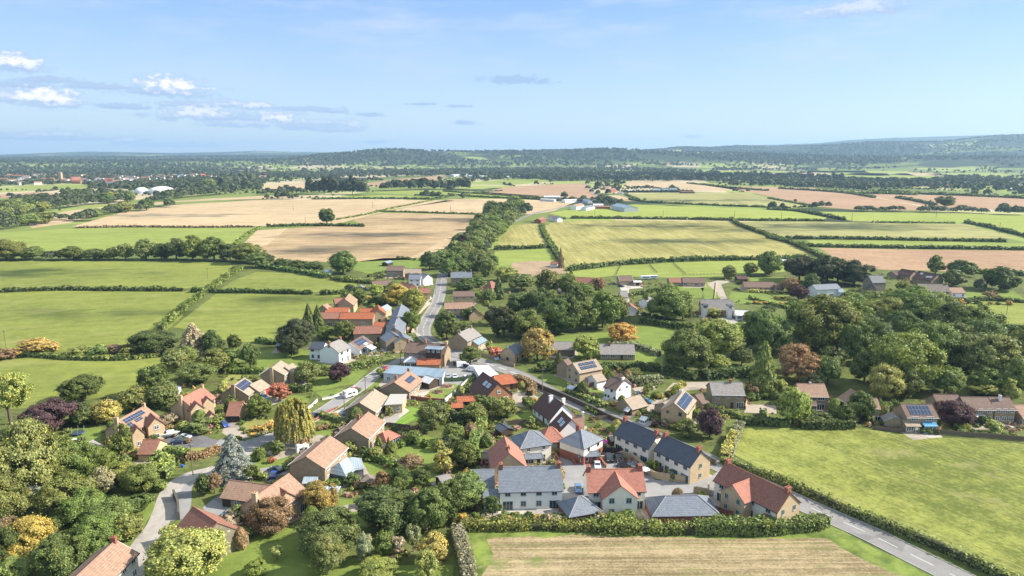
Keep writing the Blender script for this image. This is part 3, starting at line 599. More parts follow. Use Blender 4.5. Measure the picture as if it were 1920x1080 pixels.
house('cottage', 'white house with pale slate roof in front of the dark round trees', 'house', 'the white house by the dark trees', ((1524,534,1569,532), 7.2, 5.0, 8, 'slate', 'white', D(F='w . W .', verge=M_WHITE)), ((1570,541,1580,541), 5, 3.4, 5, 'metal', 'white', {}))
def church():
    r = house('church', 'small stone church with dark slate roof and pointed windows in its sunlit gable', 'church', 'the stone church', ((1628,517,1654,516), 10, 6.2, 8.5, 'slated', 'stone', D(ov=.15)), ((1633,527,1637,533), 6.0, 3.6, 4.5, 'slated', 'stone', {}))
    loc = Vector((*G(1654, 516, 10), 0)); Q = Matrix.LocRotScale(r.location, r.rotation_euler, None).inverted() @ loc
    for z, w_, h in ((1.8, 1.7, 3.2), (6.0, 1.0, 1.6)):
        for y in ((-.0,) if z > 5 else (-.6, .6)):
            g = MB(); n = 8; pts = []
            ww = w_*(.5 if z < 5 else 1)
            for i in range(n+1):
                a = math.pi*i/n; pts.append((Q.x+.02, Q.y+y+ww/2*math.cos(a), z+h*.6+h*.4*math.sin(a)**.8))
            pts += [(Q.x+.02, Q.y+y-ww/2, z), (Q.x+.02, Q.y+y+ww/2, z)]
            g.poly(pts); g.poly([(p[0]-.2, p[1], p[2]) for p in reversed(pts)]); link('lancet_window', g.me('lancet', M_GLASS), r)
    g = MB().box(Q.x-.5, Q.x+.1, -.25, .25, 9.9, 10.9).box(Q.x-.35, Q.x-.05, -.55, .55, 10.9, 11.2); link('gable_cross', g.me('cross', WM['stone']), r)
church()
house('thatched_cottage', 'long grey stone cottage with pale thatched roof and pink-tiled annexe', 'house', 'the thatched cottage', ((1720,532,1776,533), 8.0, 4.6, 8.5, 'thatch', 'stone', D(F='w n w . w/w d w . w', ov=.6, ch=((1,0,.7,'obrick',.7),))), ((1778,539,1804,539), 5.4, 3.0, 8, 'pink', 'white', D(F='w . w')))
house('detached_house', 'large house with dark brown roof and rooflights behind the thatched cottage', 'house', 'the dark roofed house', ((1722,508,1760,514), 7.6, 3.6, 12, 'dark', 'hamd', D(sky=[(.2,.3,.2,.4),(.6,.7,.5,.7),(.75,.85,.45,.65)])))
house('detached_house', 'dark-roofed house left of the large dark brown roof', 'house', None, ((1690,504,1716,508), 6.4, 3.4, 9, 'dark', 'hamd', {}), ((1672,509,1694,507), 4.8, 2.8, 7, 'dark', 'hamd', {}))
# --- farms and sheds in the fields ---
def farm(lbl, cat, nm, *b): return house(nm, lbl, cat, None, *b)
farm('white-roofed barn with open side, left of the farm on the ridge road', 'barn', 'barn', ((1020,367,1050,367), 7, 5, 16, 'white', 'metalw', D(R='b')))
farm('low white shed in front of the left white barn', 'shed', 'shed', ((1015,372,1041,373), 5, 4, 8, 'white', 'metalw', {}))
farm('long pale farm shed right of the left white barn', 'barn', 'barn', ((1056,374,1082,373), 6, 4.5, 12, 'white', 'white', {}))
farm('blue-grey farm shed beside the ridge road trees', 'barn', 'barn', ((1088,372,1108,375), 6, 4.5, 12, 'metal', 'metalw', {}))
farm('white farmhouse with brown roof in the farm cluster', 'house', 'farmhouse', ((1075,384,1090,381), 8, 5.5, 10, 'pink', 'white', D(F='w w/w w')))
farm('grey-roofed cottage beside the white farmhouse', 'house', 'cottage', ((1094,387,1110,384), 6.5, 4.5, 9, 'slate', 'white', {}))
farm('cream-roofed farm shed behind the red one', 'barn', 'barn', ((1112,382,1131,382), 7, 5, 12, 'white', 'cream', {}))
farm('long low red-roofed farm shed', 'barn', 'barn', ((1118,386,1144,386), 4.5, 3.2, 8, 'redd', 'brick', {}))
farm('large grey steel barn right of the red-roofed farm shed', 'barn', 'barn', ((1158,381,1184,386), 9, 6, 22, 'metal', 'metalw', D(L='b')))
farm('red brick house beside the ridge road', 'house', 'farmhouse', ((1142,354,1152,352.5), 9, 6, 10, 'redd', 'brick', D(F='w w/w w')))
farm('brown-roofed house left of the red brick ridge house', 'house', 'cottage', ((1132,350,1141,348), 8, 5, 9, 'brown', 'hamd', {}))
farm('white bungalow beside the red brick ridge house', 'house', 'bungalow', ((1158,360,1167,360), 5, 3, 9, 'grey', 'white', {}))
farm('white house at the top of the ridge road', 'house', 'farmhouse', ((1116,346,1128,346), 8, 6, 10, 'slate', 'white', {}))
farm('long grey-roofed barn row on the far tan field', 'barn', 'barn', ((1224,354,1254,354), 7, 5, 18, 'metal', 'metalw', {}))
farm('taller grey barn at the right end of the far barn row', 'barn', 'barn', ((1255,353,1269,353), 9, 7, 18, 'metal', 'metalw', {}))
farm('low white glasshouse left of the far grey barn row', 'greenhouse', 'greenhouse', ((1168,356.5,1200,356), 4, 3, 12, 'white', 'white', {}))
farm('rusty low shed at the right end of the far barn row', 'shed', 'shed', ((1275,359,1302,359), 4, 3, 10, 'redd', 'timber', {}))
farm('white and brown cottage pair where the tree belt ends', 'house', 'cottage', ((1027,403,1038,403), 7, 5, 8, 'brown', 'white', D(F='w w')), ((1040,405,1050,407), 6.5, 4.5, 8, 'slate', 'white', {}))
farm('red-roofed white barn just left of the cottage pair at the tree belt end', 'barn', 'barn', ((1008,410,1018,407), 6, 4, 9, 'redd', 'brick', {}))
farm('long white factory with flat bright roof far beyond the wood', 'factory', 'factory', ((846,327,880,326), 9, 7, 30, 'white', 'metalw', {}), ((880,328.5,908,329), 8, 6.5, 28, 'white', 'metalw', {}))
farm('white factory shed right of the bright factory', 'factory', 'factory', ((944,330,955,330), 8, 6, 20, 'white', 'metalw', {}), ((960,329,990,329.5), 7, 6, 24, 'white', 'metalw', {}))
farm('pale barn at the far right beyond the tan fields', 'barn', 'barn', ((1897,352,1925,353), 7, 5, 20, 'white', 'metalw', {}))
farm('pale low barn on the field edge below the small wood, right of centre', 'barn', 'barn', ((1436,340.5,1450,341.5), 7, 5, 20, 'white', 'metalw', {}))
farm('orange-roofed farmhouse among the far right trees', 'house', 'farmhouse', ((1775,345.5,1784,345.5), 9, 6, 12, 'orange', 'cream', {}))
farm('small red cottage beside the green square field', 'cottage', 'cottage', ((1034,490,1048,491), 4, 2.6, 6, 'redd', 'white', {}))
farm('dark open shed with white roof on the paddock near the big grey-green tree', 'shed', 'shed', ((1462,485,1478,487), 4, 3, 7, 'white', 'timber', {}))
farm('tiny grey hut by the mown hedge left of the copper tree', 'shed', 'shed', ((520,642,529,642), 3, 2.2, 4, 'metal', 'timber', {}))
farm('small pale stable at the hedge corner beside the round field tree', 'shed', 'shed', ((611,505,619,506), 3.5, 2.5, 5, 'white', 'white', {}))
farm('dark tin stable with pale roof on the allotment edge', 'shed', 'shed', ((721,491,732,488), 3.4, 2.4, 5, 'metal', 'timber', {}))
# leisure centre domes, far left
def domes():
    c = G(282, 363); r = empty('leisure_centre', (*c, 0)); tag(r, 'white leisure centre with two shallow domes beside the far town', 'leisure centre')
    def dome(dx, R_, h, name):
        v = []; f = []; n = 20; k = 6
        for j in range(k+1):
            a = math.pi/2*j/k
            for i in range(n): v.append((dx+R_*math.cos(a)*math.cos(6.2832*i/n), R_*math.cos(a)*math.sin(6.2832*i/n), 6+h*math.sin(a)))
        for j in range(k):
            for i in range(n): f.append((j*n+i, j*n+(i+1)%n, (j+1)*n+(i+1)%n, (j+1)*n+i))
        link(name, mesh('dome', v, f, [M_WHITE], smooth_=True), r)
        link('drum', MB().cyl((dx,0,0),(dx,0,6),R_,R_,20).me('drum', WM['metalw']), r)
    dome(-19, 13, 8, 'dome'); dome(26, 26, 10, 'dome')
    link('low_wing', MB().box(-60,-31.5,-6,8,0,6).box(-6,-.1,-10,14,0,7).me('wing', M_WHITE), r)
domes()
def far_town():
    rr = random.Random(5); groups = 'houses of the far town'
    mats = [(RM['redd'],WM['obrick']),(RM['pink'],WM['cream']),(RM['slate'],WM['white']),(RM['brown'],WM['cream']),(RM['orange'],WM['obrick'])]
    protos = []
    for rm, wm in mats:
        v = [(-6,-4,0),(6,-4,0),(6,4,0),(-6,4,0),(-6,-4,5.5),(6,-4,5.5),(6,4,5.5),(-6,4,5.5),(-6,0,8.8),(6,0,8.8)]
        f = [(0,1,5,4),(1,2,6,9,5),(2,3,7,6),(3,0,4,8,7),(4,5,9,8),(6,7,8,9)]
        protos.append(mesh('town_house', v, f, [wm, rm], [0,0,0,0,1,1]))
    for i in range(150):
        if i < 100: px = rr.uniform(5, 330); py = 331+rr.random()**1.3*16 + (px/330)*3
        elif i < 125: px = rr.uniform(330, 500); py = rr.uniform(328, 336)
        else: px = rr.uniform(60, 260); py = rr.uniform(308, 315)
        x, y = G(px, py); o = link('town_house', protos[rr.randrange(5)], None, (x, y, 0), rr.uniform(-.5, .5)+(1.57 if rr.random() < .3 else 0))
        s_ = rr.uniform(.9, 1.5); o.scale = (s_*rr.uniform(1, 2.2), s_, s_)
        tag(o, 'tiny pale or red-roofed house in the far town on the left', 'house', groups)
    c = G(115, 342); r = empty('church_tower', (*c, 0)); tag(r, 'slim stone church tower rising from the far town', 'church')
    link('tower', MB().box(-4,4,-4,4,0,30).me('tower', WM['ham']), r)
    g = MB()
    for x in (-3.6, 3.6):
        for y in (-3.6, 3.6): g.cyl((x,y,30),(x,y,33),.6,.1,6)
    link('pinnacles', g.me('pinnacles', WM['ham']), r)
far_town()
# ================= land =================
def fieldmat(name, ca, cb, cc=None, stripe=None, patch=.02, fine=1.5, amt=.5, dry=None, rough=.95, speck=.3, streak=None, tram=None):
    """ca/cb mottled together; stripe=(direction angle deg in world, period m, strength); cc = worn patches"""
    m, t, b = newmat(name, rough, .1); g = t.add('ShaderNodeNewGeometry'); pos = g.outputs['Position']
    n1 = t.noise(pos, patch, 5, .6); n2 = t.noise(pos, fine, 4, .7); n3 = t.noise(pos, fine*.22, 4, .6)
    f = t.math('ADD', t.math('MULTIPLY', t.math('SUBTRACT', n1, .5), 1.6*amt), t.math('ADD', t.math('MULTIPLY', t.math('SUBTRACT', n2, .5), speck*2), t.math('MULTIPLY', t.math('SUBTRACT', n3, .5), amt*1.3)))
    if stripe:
        for a, per, st in (stripe if isinstance(stripe[0], tuple) else (stripe,)):
            v = t.mapping(pos, (1, 1, 1), (0, 0, rad(-a))); dv = t.mapping(v, (.012, 1/per, 0))
            nn = t.noise(dv, 1.0, 3, .75, .1); f = t.math('ADD', f, t.math('MULTIPLY', t.math('SUBTRACT', nn, .5), st*2.2))
    ca2 = tuple(x*.82 for x in ca); cb2 = tuple(x*1.12 for x in cb)
    c = t.mix(t.math('ADD', t.math('MULTIPLY', f, 1.9), .5, clamp=True), ca2, cb2)
    if streak:   # short darker drill rows where the crop is thin
        sn = t.noise(t.mapping(t.mapping(pos, (1, 1, 1), (0, 0, rad(-streak[0]))), (.42, 1.7, 0)), 1.0, 4, .7); c = t.mix(t.math('MULTIPLY', t.ramp(sn, .52, .68), streak[1]), c, tuple(x*.5 for x in ca))
    if tram:     # paired wheel tracks every 'tram[1]' metres
        tv = t.add('ShaderNodeSeparateXYZ', {0: t.mapping(pos, (1, 1, 1), (0, 0, rad(-tram[0])))}); wv = t.math('MULTIPLY', t.noise(pos, .02, 2), 5.0)
        q = t.math('MODULO', t.math('ADD', t.math('ADD', tv.outputs[1], wv), 5000.0), tram[1])
        k = t.math('MAXIMUM', t.math('COMPARE', q, 2.0, .28), t.math('COMPARE', q, 3.9, .28)); c = t.mix(t.math('MULTIPLY', k, tram[2]), c, cc or tuple(x*.6 for x in ca))
    if cc:
        n4 = t.noise(t.mapping(pos, (1, 1.8, 1)), patch*2.2, 5, .62, .4); c = t.mix(t.ramp(n4, .56, .72, 0, dry or .6), c, cc)
    t.l.new(c, b.inputs['Base Color'])
    bp = t.add('ShaderNodeBump', {'Strength': .35, 'Distance': .12, 'Height': n2}); t.l.new(bp.outputs[0], b.inputs['Normal']); return m
GM = dict(
 garden=fieldmat('garden_ground', (.075,.095,.028), (.14,.165,.048), (.20,.165,.10), patch=.07, fine=.6, dry=.85, speck=.5),
 lawn=fieldmat('mown_lawn', (.135,.185,.04), (.20,.255,.06), patch=.06, fine=1.2, amt=.4),
 stripedlawn=fieldmat('striped_lawn', (.12,.20,.03), (.21,.32,.06), stripe=(62, 2.2, .8), patch=.06, amt=.2),
 drylawn=fieldmat('dry_lawn', (.20,.22,.06), (.28,.27,.09), patch=.08, fine=1),
 g1=fieldmat('pasture', (.150,.180,.040), (.225,.250,.056), (.29,.27,.11), stripe=(12, 5, .25), tram=(12, 24, .22), patch=.012, fine=.7, dry=.5),
 g2=fieldmat('drilled_green_field', (.140,.168,.038), (.255,.272,.066), (.30,.27,.12), stripe=((-60, 1.0, .3), (-54, 9, .22)), streak=(-62, .75), tram=(-55, 24, .35), patch=.02, fine=.9, dry=.5, speck=.6, amt=.8),
 g3=fieldmat('bright_green_field', (.205,.25,.055), (.26,.30,.072), stripe=(4, 12, .3), patch=.006, fine=.2, amt=.3),
 lime=fieldmat('lime_green_field', (.245,.29,.058), (.29,.33,.075), stripe=(-10, 14, .3), patch=.004, fine=.15, amt=.25),
 strip=fieldmat('rough_verge', (.095,.14,.03), (.19,.24,.055), (.27,.245,.12), patch=.12, fine=.9, dry=.8, amt=.9),
 stub=fieldmat('stubble_field', (.21,.165,.085), (.36,.285,.165), (.145,.185,.05), stripe=((1, 2.2, .6), (1, .8, .5)), tram=(1, 12, .3), patch=.03, fine=1.6, dry=.9, speck=.6),
 tan=fieldmat('tan_arable_field', (.41,.305,.17), (.49,.375,.225), stripe=((24, 9, .35), (24, 3, .2)), tram=(24, 24, .25), patch=.004, fine=.2, amt=.4),
 tan2=fieldmat('tan_seedbed', (.39,.29,.165), (.47,.36,.215), (.55,.42,.27), stripe=((3, 10, .4),), patch=.006, fine=.25, amt=.5),
 brown=fieldmat('brown_arable_field', (.33,.235,.125), (.41,.30,.17), stripe=((3, 9, .45), (3, 30, .3)), tram=(3, 28, .25), patch=.005, fine=.25, amt=.5),
 red=fieldmat('reddish_arable_field', (.32,.205,.12), (.39,.26,.16), stripe=((-6, 8, .3),), patch=.006, fine=.3, amt=.4, speck=.5),
 corn=fieldmat('maize_field', (.24,.225,.065), (.36,.32,.12), (.28,.28,.075), stripe=((-86, 3.2, .6), (-86, 14, .3)), streak=(-86, .4), tram=(-86, 24, .5), patch=.012, fine=.8, dry=.5, speck=.7),
 olive=fieldmat('olive_crop_field', (.25,.245,.085), (.32,.30,.12), (.24,.28,.07), stripe=((-8, 10, .4),), patch=.006, fine=.3, dry=.5),
 soil=fieldmat('bare_soil', (.30,.22,.14), (.38,.28,.18), patch=.05, fine=1))
def asphalt(name, c, var=.3, scale=.25, rough=.9):
    m, t, b = newmat(name, rough, .25); g = t.add('ShaderNodeNewGeometry'); pos = g.outputs['Position']
    n = t.math('ADD', t.math('MULTIPLY', t.noise(pos, scale, 5, .65), .7), t.math('MULTIPLY', t.noise(pos, 4, 3, .6), .3))
    c = t.mix(t.ramp(n, .3, .7), tuple(x*(1-var) for x in c), tuple(x*(1+var) for x in c))
    pn = t.noise(pos, .09, 2, .4); c = t.mix(t.ramp(pn, .60, .62, 0, .3), c, (.07, .07, .07))
    t.l.new(c, b.inputs['Base Color']); return m
A_ROAD = asphalt('worn_asphalt', (.235,.225,.215), .16); A_DARK = asphalt('dark_asphalt', (.16,.155,.155), .15); A_GRAV = asphalt('gravel', (.36,.31,.25), .15, .4)
A_LANE = asphalt('dusty_lane', (.36,.33,.29), .15, .5); A_PAVE = asphalt('paving', (.44,.41,.36), .12, .8); A_TURN = asphalt('turning_area', (.27,.265,.26), .12)
M_MARK = plain('road_paint', (.62,.62,.58), .7, var=.15, scale=3)
_z = {}
def sheet(name, pts, mat, z, world=False, px=True, ragged=0):
    P_ = pts if world else GL(pts)
    if ragged:
        rg = random.Random(len(pts)*7+int(pts[0][0])); Q = []
        for a, b_ in zip(P_, P_[1:]+P_[:1]):
            L = math.hypot(b_[0]-a[0], b_[1]-a[1]); st = max(3.0, math.hypot(*a)*.02); n = min(60, max(1, int(L/st)))
            for i in range(n):
                k = i/n; j = min(ragged, L*.03) if i else 0; Q.append((a[0]+(b_[0]-a[0])*k+rg.uniform(-j, j), a[1]+(b_[1]-a[1])*k+rg.uniform(-j, j)))
        P_ = Q
    me = mesh(name, [(x, y, z) for x, y in P_], [tuple(range(len(P_)))], [mat])
    if me.polygons and me.polygons[0].normal.z < 0: me.flip_normals()
    return tag(link(name, me), kind='structure')
POLYS = []   # px polygons of open fields, kept clear of scattered trees
def field(name, pts, mat, z=.03, keep=True):
    if keep: POLYS.append(pts)
    return sheet(name, pts, GM[mat], z, ragged=2.0 if mat == 'stub' else .9)
# base ground to 3 km, then rolling land with hills
PLAIN = None
def plainmat():
    m, t, b = newmat('distant_farmland', .95, .1); g = t.add('ShaderNodeNewGeometry'); pos = g.outputs['Position']
    v = t.mapping(pos, (1/230., 1/330., 0), (0, 0, rad(14)))
    nzv = t.add('ShaderNodeTexNoise', {'Vector': pos, 'Scale': .0016, 'Detail': 2}); v2 = t.vmath('ADD', v, t.vmath('SCALE', nzv.outputs['Color'], (0,0,0)))
    vo = t.add('ShaderNodeTexVoronoi', {'Vector': v, 'Scale': 1.0, 'Randomness': .7}, feature='F1', distance='CHEBYCHEV')
    s = t.add('ShaderNodeSeparateColor', {0: vo.outputs['Color']})
    cr = t.add('ShaderNodeValToRGB', {0: s.outputs[0]}); e = cr.color_ramp; e.interpolation = 'CONSTANT'
    cols = [(0,(.17,.21,.055)),(.16,(.27,.32,.08)),(.34,(.20,.24,.065)),(.46,(.33,.37,.10)),(.58,(.12,.15,.045)),(.68,(.55,.45,.30)),(.78,(.28,.33,.085)),(.9,(.45,.42,.20))]
    e.elements[0].color = (*cols[0][1],1); e.elements[1].position = cols[1][0]; e.elements[1].color = (*cols[1][1],1)
    for p_, c_ in cols[2:]: q = e.elements.new(p_); q.color = (*c_, 1)
    wood = t.ramp(t.noise(pos, .0011, 5, .6), .52, .56)
    sp = t.add('ShaderNodeSeparateXYZ', {0: pos}); up = t.ramp(sp.outputs[2], 12, 60)
    wood = t.math('MAXIMUM', wood, t.math('MULTIPLY', up, t.ramp(t.noise(pos, .0011, 5, .65), .40, .45)))
    c = t.mix(t.noise(pos, .02, 4), cr.outputs[0], (.12, .16, .04)); c = t.mix(.55, cr.outputs[0], c)
    tr = t.mix(t.noise(pos, .03, 5, .7), (.022, .034, .018), (.065, .085, .035))
    c = t.mix(wood, c, tr); t.l.new(c, b.inputs['Base Color']); return m
M_PLAIN = plainmat()
def prof(tab, u):
    if u <= tab[0][0]: return tab[0][1]
    for (a, p), (b_, q) in zip(tab, tab[1:]):
        if u <= b_: return p+(q-p)*(u-a)/(b_-a)
    return tab[-1][1]
HOR = 290.0
LAYERS = [ # (start, crest distance, crest row in the photo by column)
 (4200, 5600, [(-900,300),(480,300),(560,296),(600,290),(650,287),(700,282),(735,280.5),(790,283),(880,284.5),(960,283.5),(1060,282.5),(1130,279.5),(1180,281),(1230,283),(1300,286),(1400,288),(1500,291),(1600,293),(2800,296)]),
 (5600, 8500, [(-900,300),(900,290),(1180,285),(1240,280),(1275,276.5),(1330,278),(1380,275),(1440,277),(1500,275.5),(1560,274),(1620,270),(1680,270),(1760,270),(1800,267),(1860,262),(1900,261.5),(2000,264),(2800,270)]),
 (8500, 14000, [(-900,292),(-100,291),(0,290),(60,288),(110,286.5),(170,285),(230,286),(330,287),(420,285.5),(480,283.5),(560,285),(640,287),(900,286),(1300,279),(1380,274),(1450,273),(1530,271),(1590,266),(1650,264),(1740,262),(1830,261),(1920,260),(2800,268)])]
def land_z(x, y):
    d = math.hypot(x, y); u = 960+FP*x/max(y, 1)/CP*1.0
    z = 0.0
    if d < 3000: return 0.0
    for d0, d1, tab in LAYERS:
        row = prof(tab, u); el = math.atan((HOR-row)/FP*CP)   # elevation of the crest above level
        hz = H + d1*math.tan(el)
        if d <= d0: s_ = 0
        elif d < d1: q = (d-d0)/(d1-d0); s_ = q*q*(3-2*q)
        else: s_ = max(0.0, 1-(d-d1)/(d1*.35))
        n = math.sin(x*.0031+1.3)*math.sin(y*.0023+.4)+.5*math.sin(x*.0074+y*.005)
        z = max(z, max(0, hz)*s_*(1+.10*n*(1-abs(2*s_-1)))) if hz > 0 else z
    return z
def ground():
    m = GM['garden']; R0 = 3000
    n = 64; v = [(0, 0, 0)]+[(R0*math.cos(6.2832*i/n), R0*math.sin(6.2832*i/n), 0) for i in range(n)]
    f = [(0, 1+i, 1+(i+1) % n) for i in range(n)]
    # base split: village greens near, farmland mosaic beyond 700 m
    rings = [0, 150, 330, 620, 1000, 1600, 2300, 3000]; v = []; f = []; mi = []
    for r in rings:
        for i in range(n): v.append((r*math.cos(6.28318530718*i/n), r*math.sin(6.28318530718*i/n), 0.0))
    for k in range(len(rings)-1):
        for i in range(n):
            j = (i+1) % n; f.append((k*n+i, (k+1)*n+i, (k+1)*n+j, k*n+j) if k else (k*n+i, (k+1)*n+i, (k+1)*n+j)); mi.append(0 if rings[k+1] <= 620 else 1)
    tag(link('ground', mesh('ground', v, f, [GM['garden'], M_PLAIN], mi)), kind='structure')
    nd, na = 90, 300; v = []; f = []
    ds = [3000*(19000/3000)**(k/nd) for k in range(nd+1)]
    for d in ds:
        for i in range(na+1):
            a = rad(-62)+rad(124)*i/na; x, y = d*math.sin(a), d*math.cos(a); v.append((x, y, land_z(x, y)))
    for k in range(nd):
        for i in range(na): b_ = k*(na+1)+i; f.append((b_, b_+1, b_+na+2, b_+na+1))
    tag(link('hills', mesh('hills', v, f, [M_PLAIN], smooth_=True)), kind='structure')
    v = []; f = []; n = 48; 
    for r in (3000, 19000):
        for i in range(n+1): a = rad(62)+rad(236)*i/n; v.append((r*math.sin(a), r*math.cos(a), 0))
    for i in range(n): f.append((i, i+1, n+1+i+1, n+1+i))
    tag(link('far_plain', mesh('far_plain', v, f, [M_PLAIN])), kind='structure')
ground()
# fields, near to far
field('field_margin', [(862,990),(1100,985),(1400,985),(1560,985),(1610,1012),(1900,1140),(880,1140)], 'strip')
field('stubble_field', [(912,1010),(1100,1004),(1250,1008),(1400,1010),(1552,1010),(1600,1040),(1700,1085),(1790,1135),(900,1135),(903,1080),(925,1040)], 'stub', .05)
field('drilled_field', [(1380,822),(1395,800),(1450,802),(1530,804),(1600,801),(1700,815),(1780,822),(1990,838),(2400,900),(2300,1150),(1960,1120),(1840,1058),(1700,998),(1560,938),(1450,892),(1376,852)], 'g2')
field('meadow', [(-200,700),(0,676),(60,670),(130,672),(240,670),(330,664),(330,690),(300,720),(215,742),(60,765),(-60,770),(-300,780)], 'g1')
field('pasture', [(-400,560),(0,548),(120,545),(345,545),(372,548),(335,600),(300,635),(240,655),(140,662),(0,660),(-400,680)], 'g1')
field('pasture', [(-400,492),(0,489),(300,489),(430,492),(436,500),(395,536),(345,541),(100,541),(-300,545)], 'g1')
field('pasture', [(480,510),(560,513),(640,525),(670,530),(660,548),(560,548),(410,545),(440,525)], 'g1')
field('pasture', [(405,551),(560,552),(640,552),(645,560),(600,580),(560,620),(500,645),(440,640),(325,614),(360,585)], 'g1')
field('bright_field', [(-500,455),(0,436),(140,428),(300,427),(476,427),(470,440),(430,458),(420,470),(0,476),(-500,486)], 'g3')
field('garden_meadow', [(660,492),(720,484),(800,484),(800,500),(740,510),(700,515),(660,505)], 'lawn')
field('village_green', [(1010,640),(1060,628),(1150,622),(1190,612),(1270,612),(1265,640),(1235,690),(1240,705),(1190,700),(1190,675),(1120,676),(1030,660)], 'lawn')
field('paddock', [(1780,570),(1850,560),(1935,560),(2200,580),(2200,690),(1935,655),(1860,620)], 'g1')
field('churchyard', [(1560,540),(1620,546),(1700,545),(1700,575),(1640,590),(1560,585)], 'lawn', keep=False)
field('terraced_lawn', [(1370,548),(1480,550),(1482,566),(1370,570)], 'lawn', keep=False)
field('playing_field', [(928,471),(1000,468),(1030,468),(1046,490),(1020,494),(928,500)], 'g3')
field('bare_plot', [(962,492),(1010,489),(1046,491),(1062,512),(980,520),(958,505)], 'soil', .04, keep=False)
field('long_meadow', [(1062,508),(1140,500),(1250,493),(1400,488),(1500,488),(1535,492),(1530,505),(1400,515),(1280,522),(1150,517),(1070,526)], 'g3')
field('maize_field', [(1022,424),(1045,414),(1200,413),(1368,415),(1400,428),(1515,464),(1530,478),(1400,484),(1250,489),(1110,497),(1060,502),(1040,470),(1025,445)], 'corn')
field('maize_field', [(928,466),(945,440),(965,422),(1008,418),(1014,440),(1030,462),(1000,466)], 'corn')
field('bright_strip', [(1030,400),(1060,394),(1100,391),(1190,383),(1300,388),(1480,395),(1550,408),(1545,413),(1300,410),(1100,409),(1062,407)], 'lime')
field('olive_field', [(1385,416),(1480,414),(1600,417),(1700,419),(1810,420),(1910,447),(1700,448),(1470,444),(1420,432)], 'olive')
field('green_strip', [(1510,450),(1700,451),(1885,456),(1990,457),(1990,468),(1700,466),(1525,461)], 'g3')
field('reddish_field', [(1535,465),(1700,468),(1990,471),(2400,480),(2400,520),(1990,512),(1860,515),(1760,508),(1640,505),(1575,490)], 'red')
field('lime_field', [(1535,397),(1640,398),(1750,399),(1930,402),(2400,410),(2400,470),(1990,450),(1920,440),(1815,418),(1700,417),(1600,415)], 'lime')
field('olive_field', [(1176,364),(1310,361),(1400,361),(1450,372),(1520,387),(1400,388),(1280,383),(1205,376)], 'olive')
field('reddish_field', [(1310,346),(1400,350),(1520,352),(1600,362),(1740,390),(1740,395),(1600,393),(1540,388),(1470,374),(1400,359)], 'red')
field('reddish_field', [(1160,340),(1270,340),(1340,345),(1395,357),(1300,358),(1180,350)], 'tan2')
field('reddish_field', [(1600,358),(1750,366),(1930,370),(2300,380),(2300,405),(1930,395),(1760,389),(1680,378)], 'red')
field('tan_field', [(1140,366),(1160,366),(1200,378),(1170,377)], 'tan2')
field('reddish_field', [(880,362),(960,350),(1095,343),(1112,358),(1125,372),(1080,372),(1000,368),(930,364)], 'red')
field('tan_field', [(850,373),(960,373),(1020,376),(1075,380),(1040,395),(1000,402),(900,401),(720,397)], 'tan2')
field('green_strip', [(640,369),(720,366),(800,369),(820,372),(700,373),(590,371)], 'lime')
field('green_strip', [(690,361),(790,356),(880,358),(1010,367),(1010,373),(870,369),(780,366)], 'g3')
field('green_strip', [(880,342),(960,337),(1010,336),(1030,341),(960,347),(885,346)], 'g3')
field('green_strip', [(950,371),(1030,369),(1050,374),(1000,374)], 'lime')
field('tan_field', [(135,425),(230,398),(330,384),(480,375),(640,374),(780,375),(852,376),(740,392),(632,420),(590,421),(480,424),(300,425)], 'tan')
field('tan_field', [(40,415),(130,395),(240,383),(400,372),(500,367),(600,368),(600,371),(440,374),(330,379),(210,395),(130,418),(60,428)], 'tan2')
field('tan_field', [(484,356),(500,347),(574,343),(578,352),(560,354)], 'tan')
field('tan_field', [(680,345),(740,336),(830,329),(838,334),(800,342),(740,348),(690,350)], 'red')
field('tan_field', [(0,364),(60,361),(160,364),(160,371),(60,368),(0,372)], 'red')
field('green_strip', [(25,350),(60,347),(165,348),(160,354),(60,358)], 'g3')
field('brown_field', [(482,432),(590,425),(685,424),(660,412),(722,399),(900,403),(922,408),(905,425),(870,445),(830,470),(770,487),(640,492),(500,488),(458,455)], 'brown')
field('pale_headland', [(482,432),(540,428),(500,460),(480,462),(458,455)], 'tan', .05, keep=False)
field('pale_headland', [(905,425),(870,445),(830,470),(790,482),(760,486),(800,468),(850,440),(890,420),(920,409)], 'tan2', .05, keep=False)
field('far_tan_field', [(700,306),(780,308),(760,313),(640,312)], 'tan2'); field('far_tan_field', [(1140,312),(1200,311),(1230,314),(1150,316)], 'tan2')
field('far_green_field', [(1340,302),(1440,299),(1520,301),(1500,306),(1360,308)], 'lime'); field('far_green_field', [(700,305),(740,304),(880,307),(860,310)], 'g3')
for i, q in enumerate([(1300,318,90),(1420,322,120),(1600,330,150),(1660,337,90),(1540,312,110),(1750,318,160),(1820,300,140),(1700,308,160),(1480,309,80),(1850,330,110),(1880,345,90)]):
    x, y, w_ = q; field('far_green_field', [(x-w_*.5, y), (x-w_*.3, y-2.2), (x+w_*.45, y-1.4), (x+w_*.5, y+1.4), (x-w_*.1, y+2.2)], 'lime' if i % 2 else 'g3')
_rf = random.Random(31)
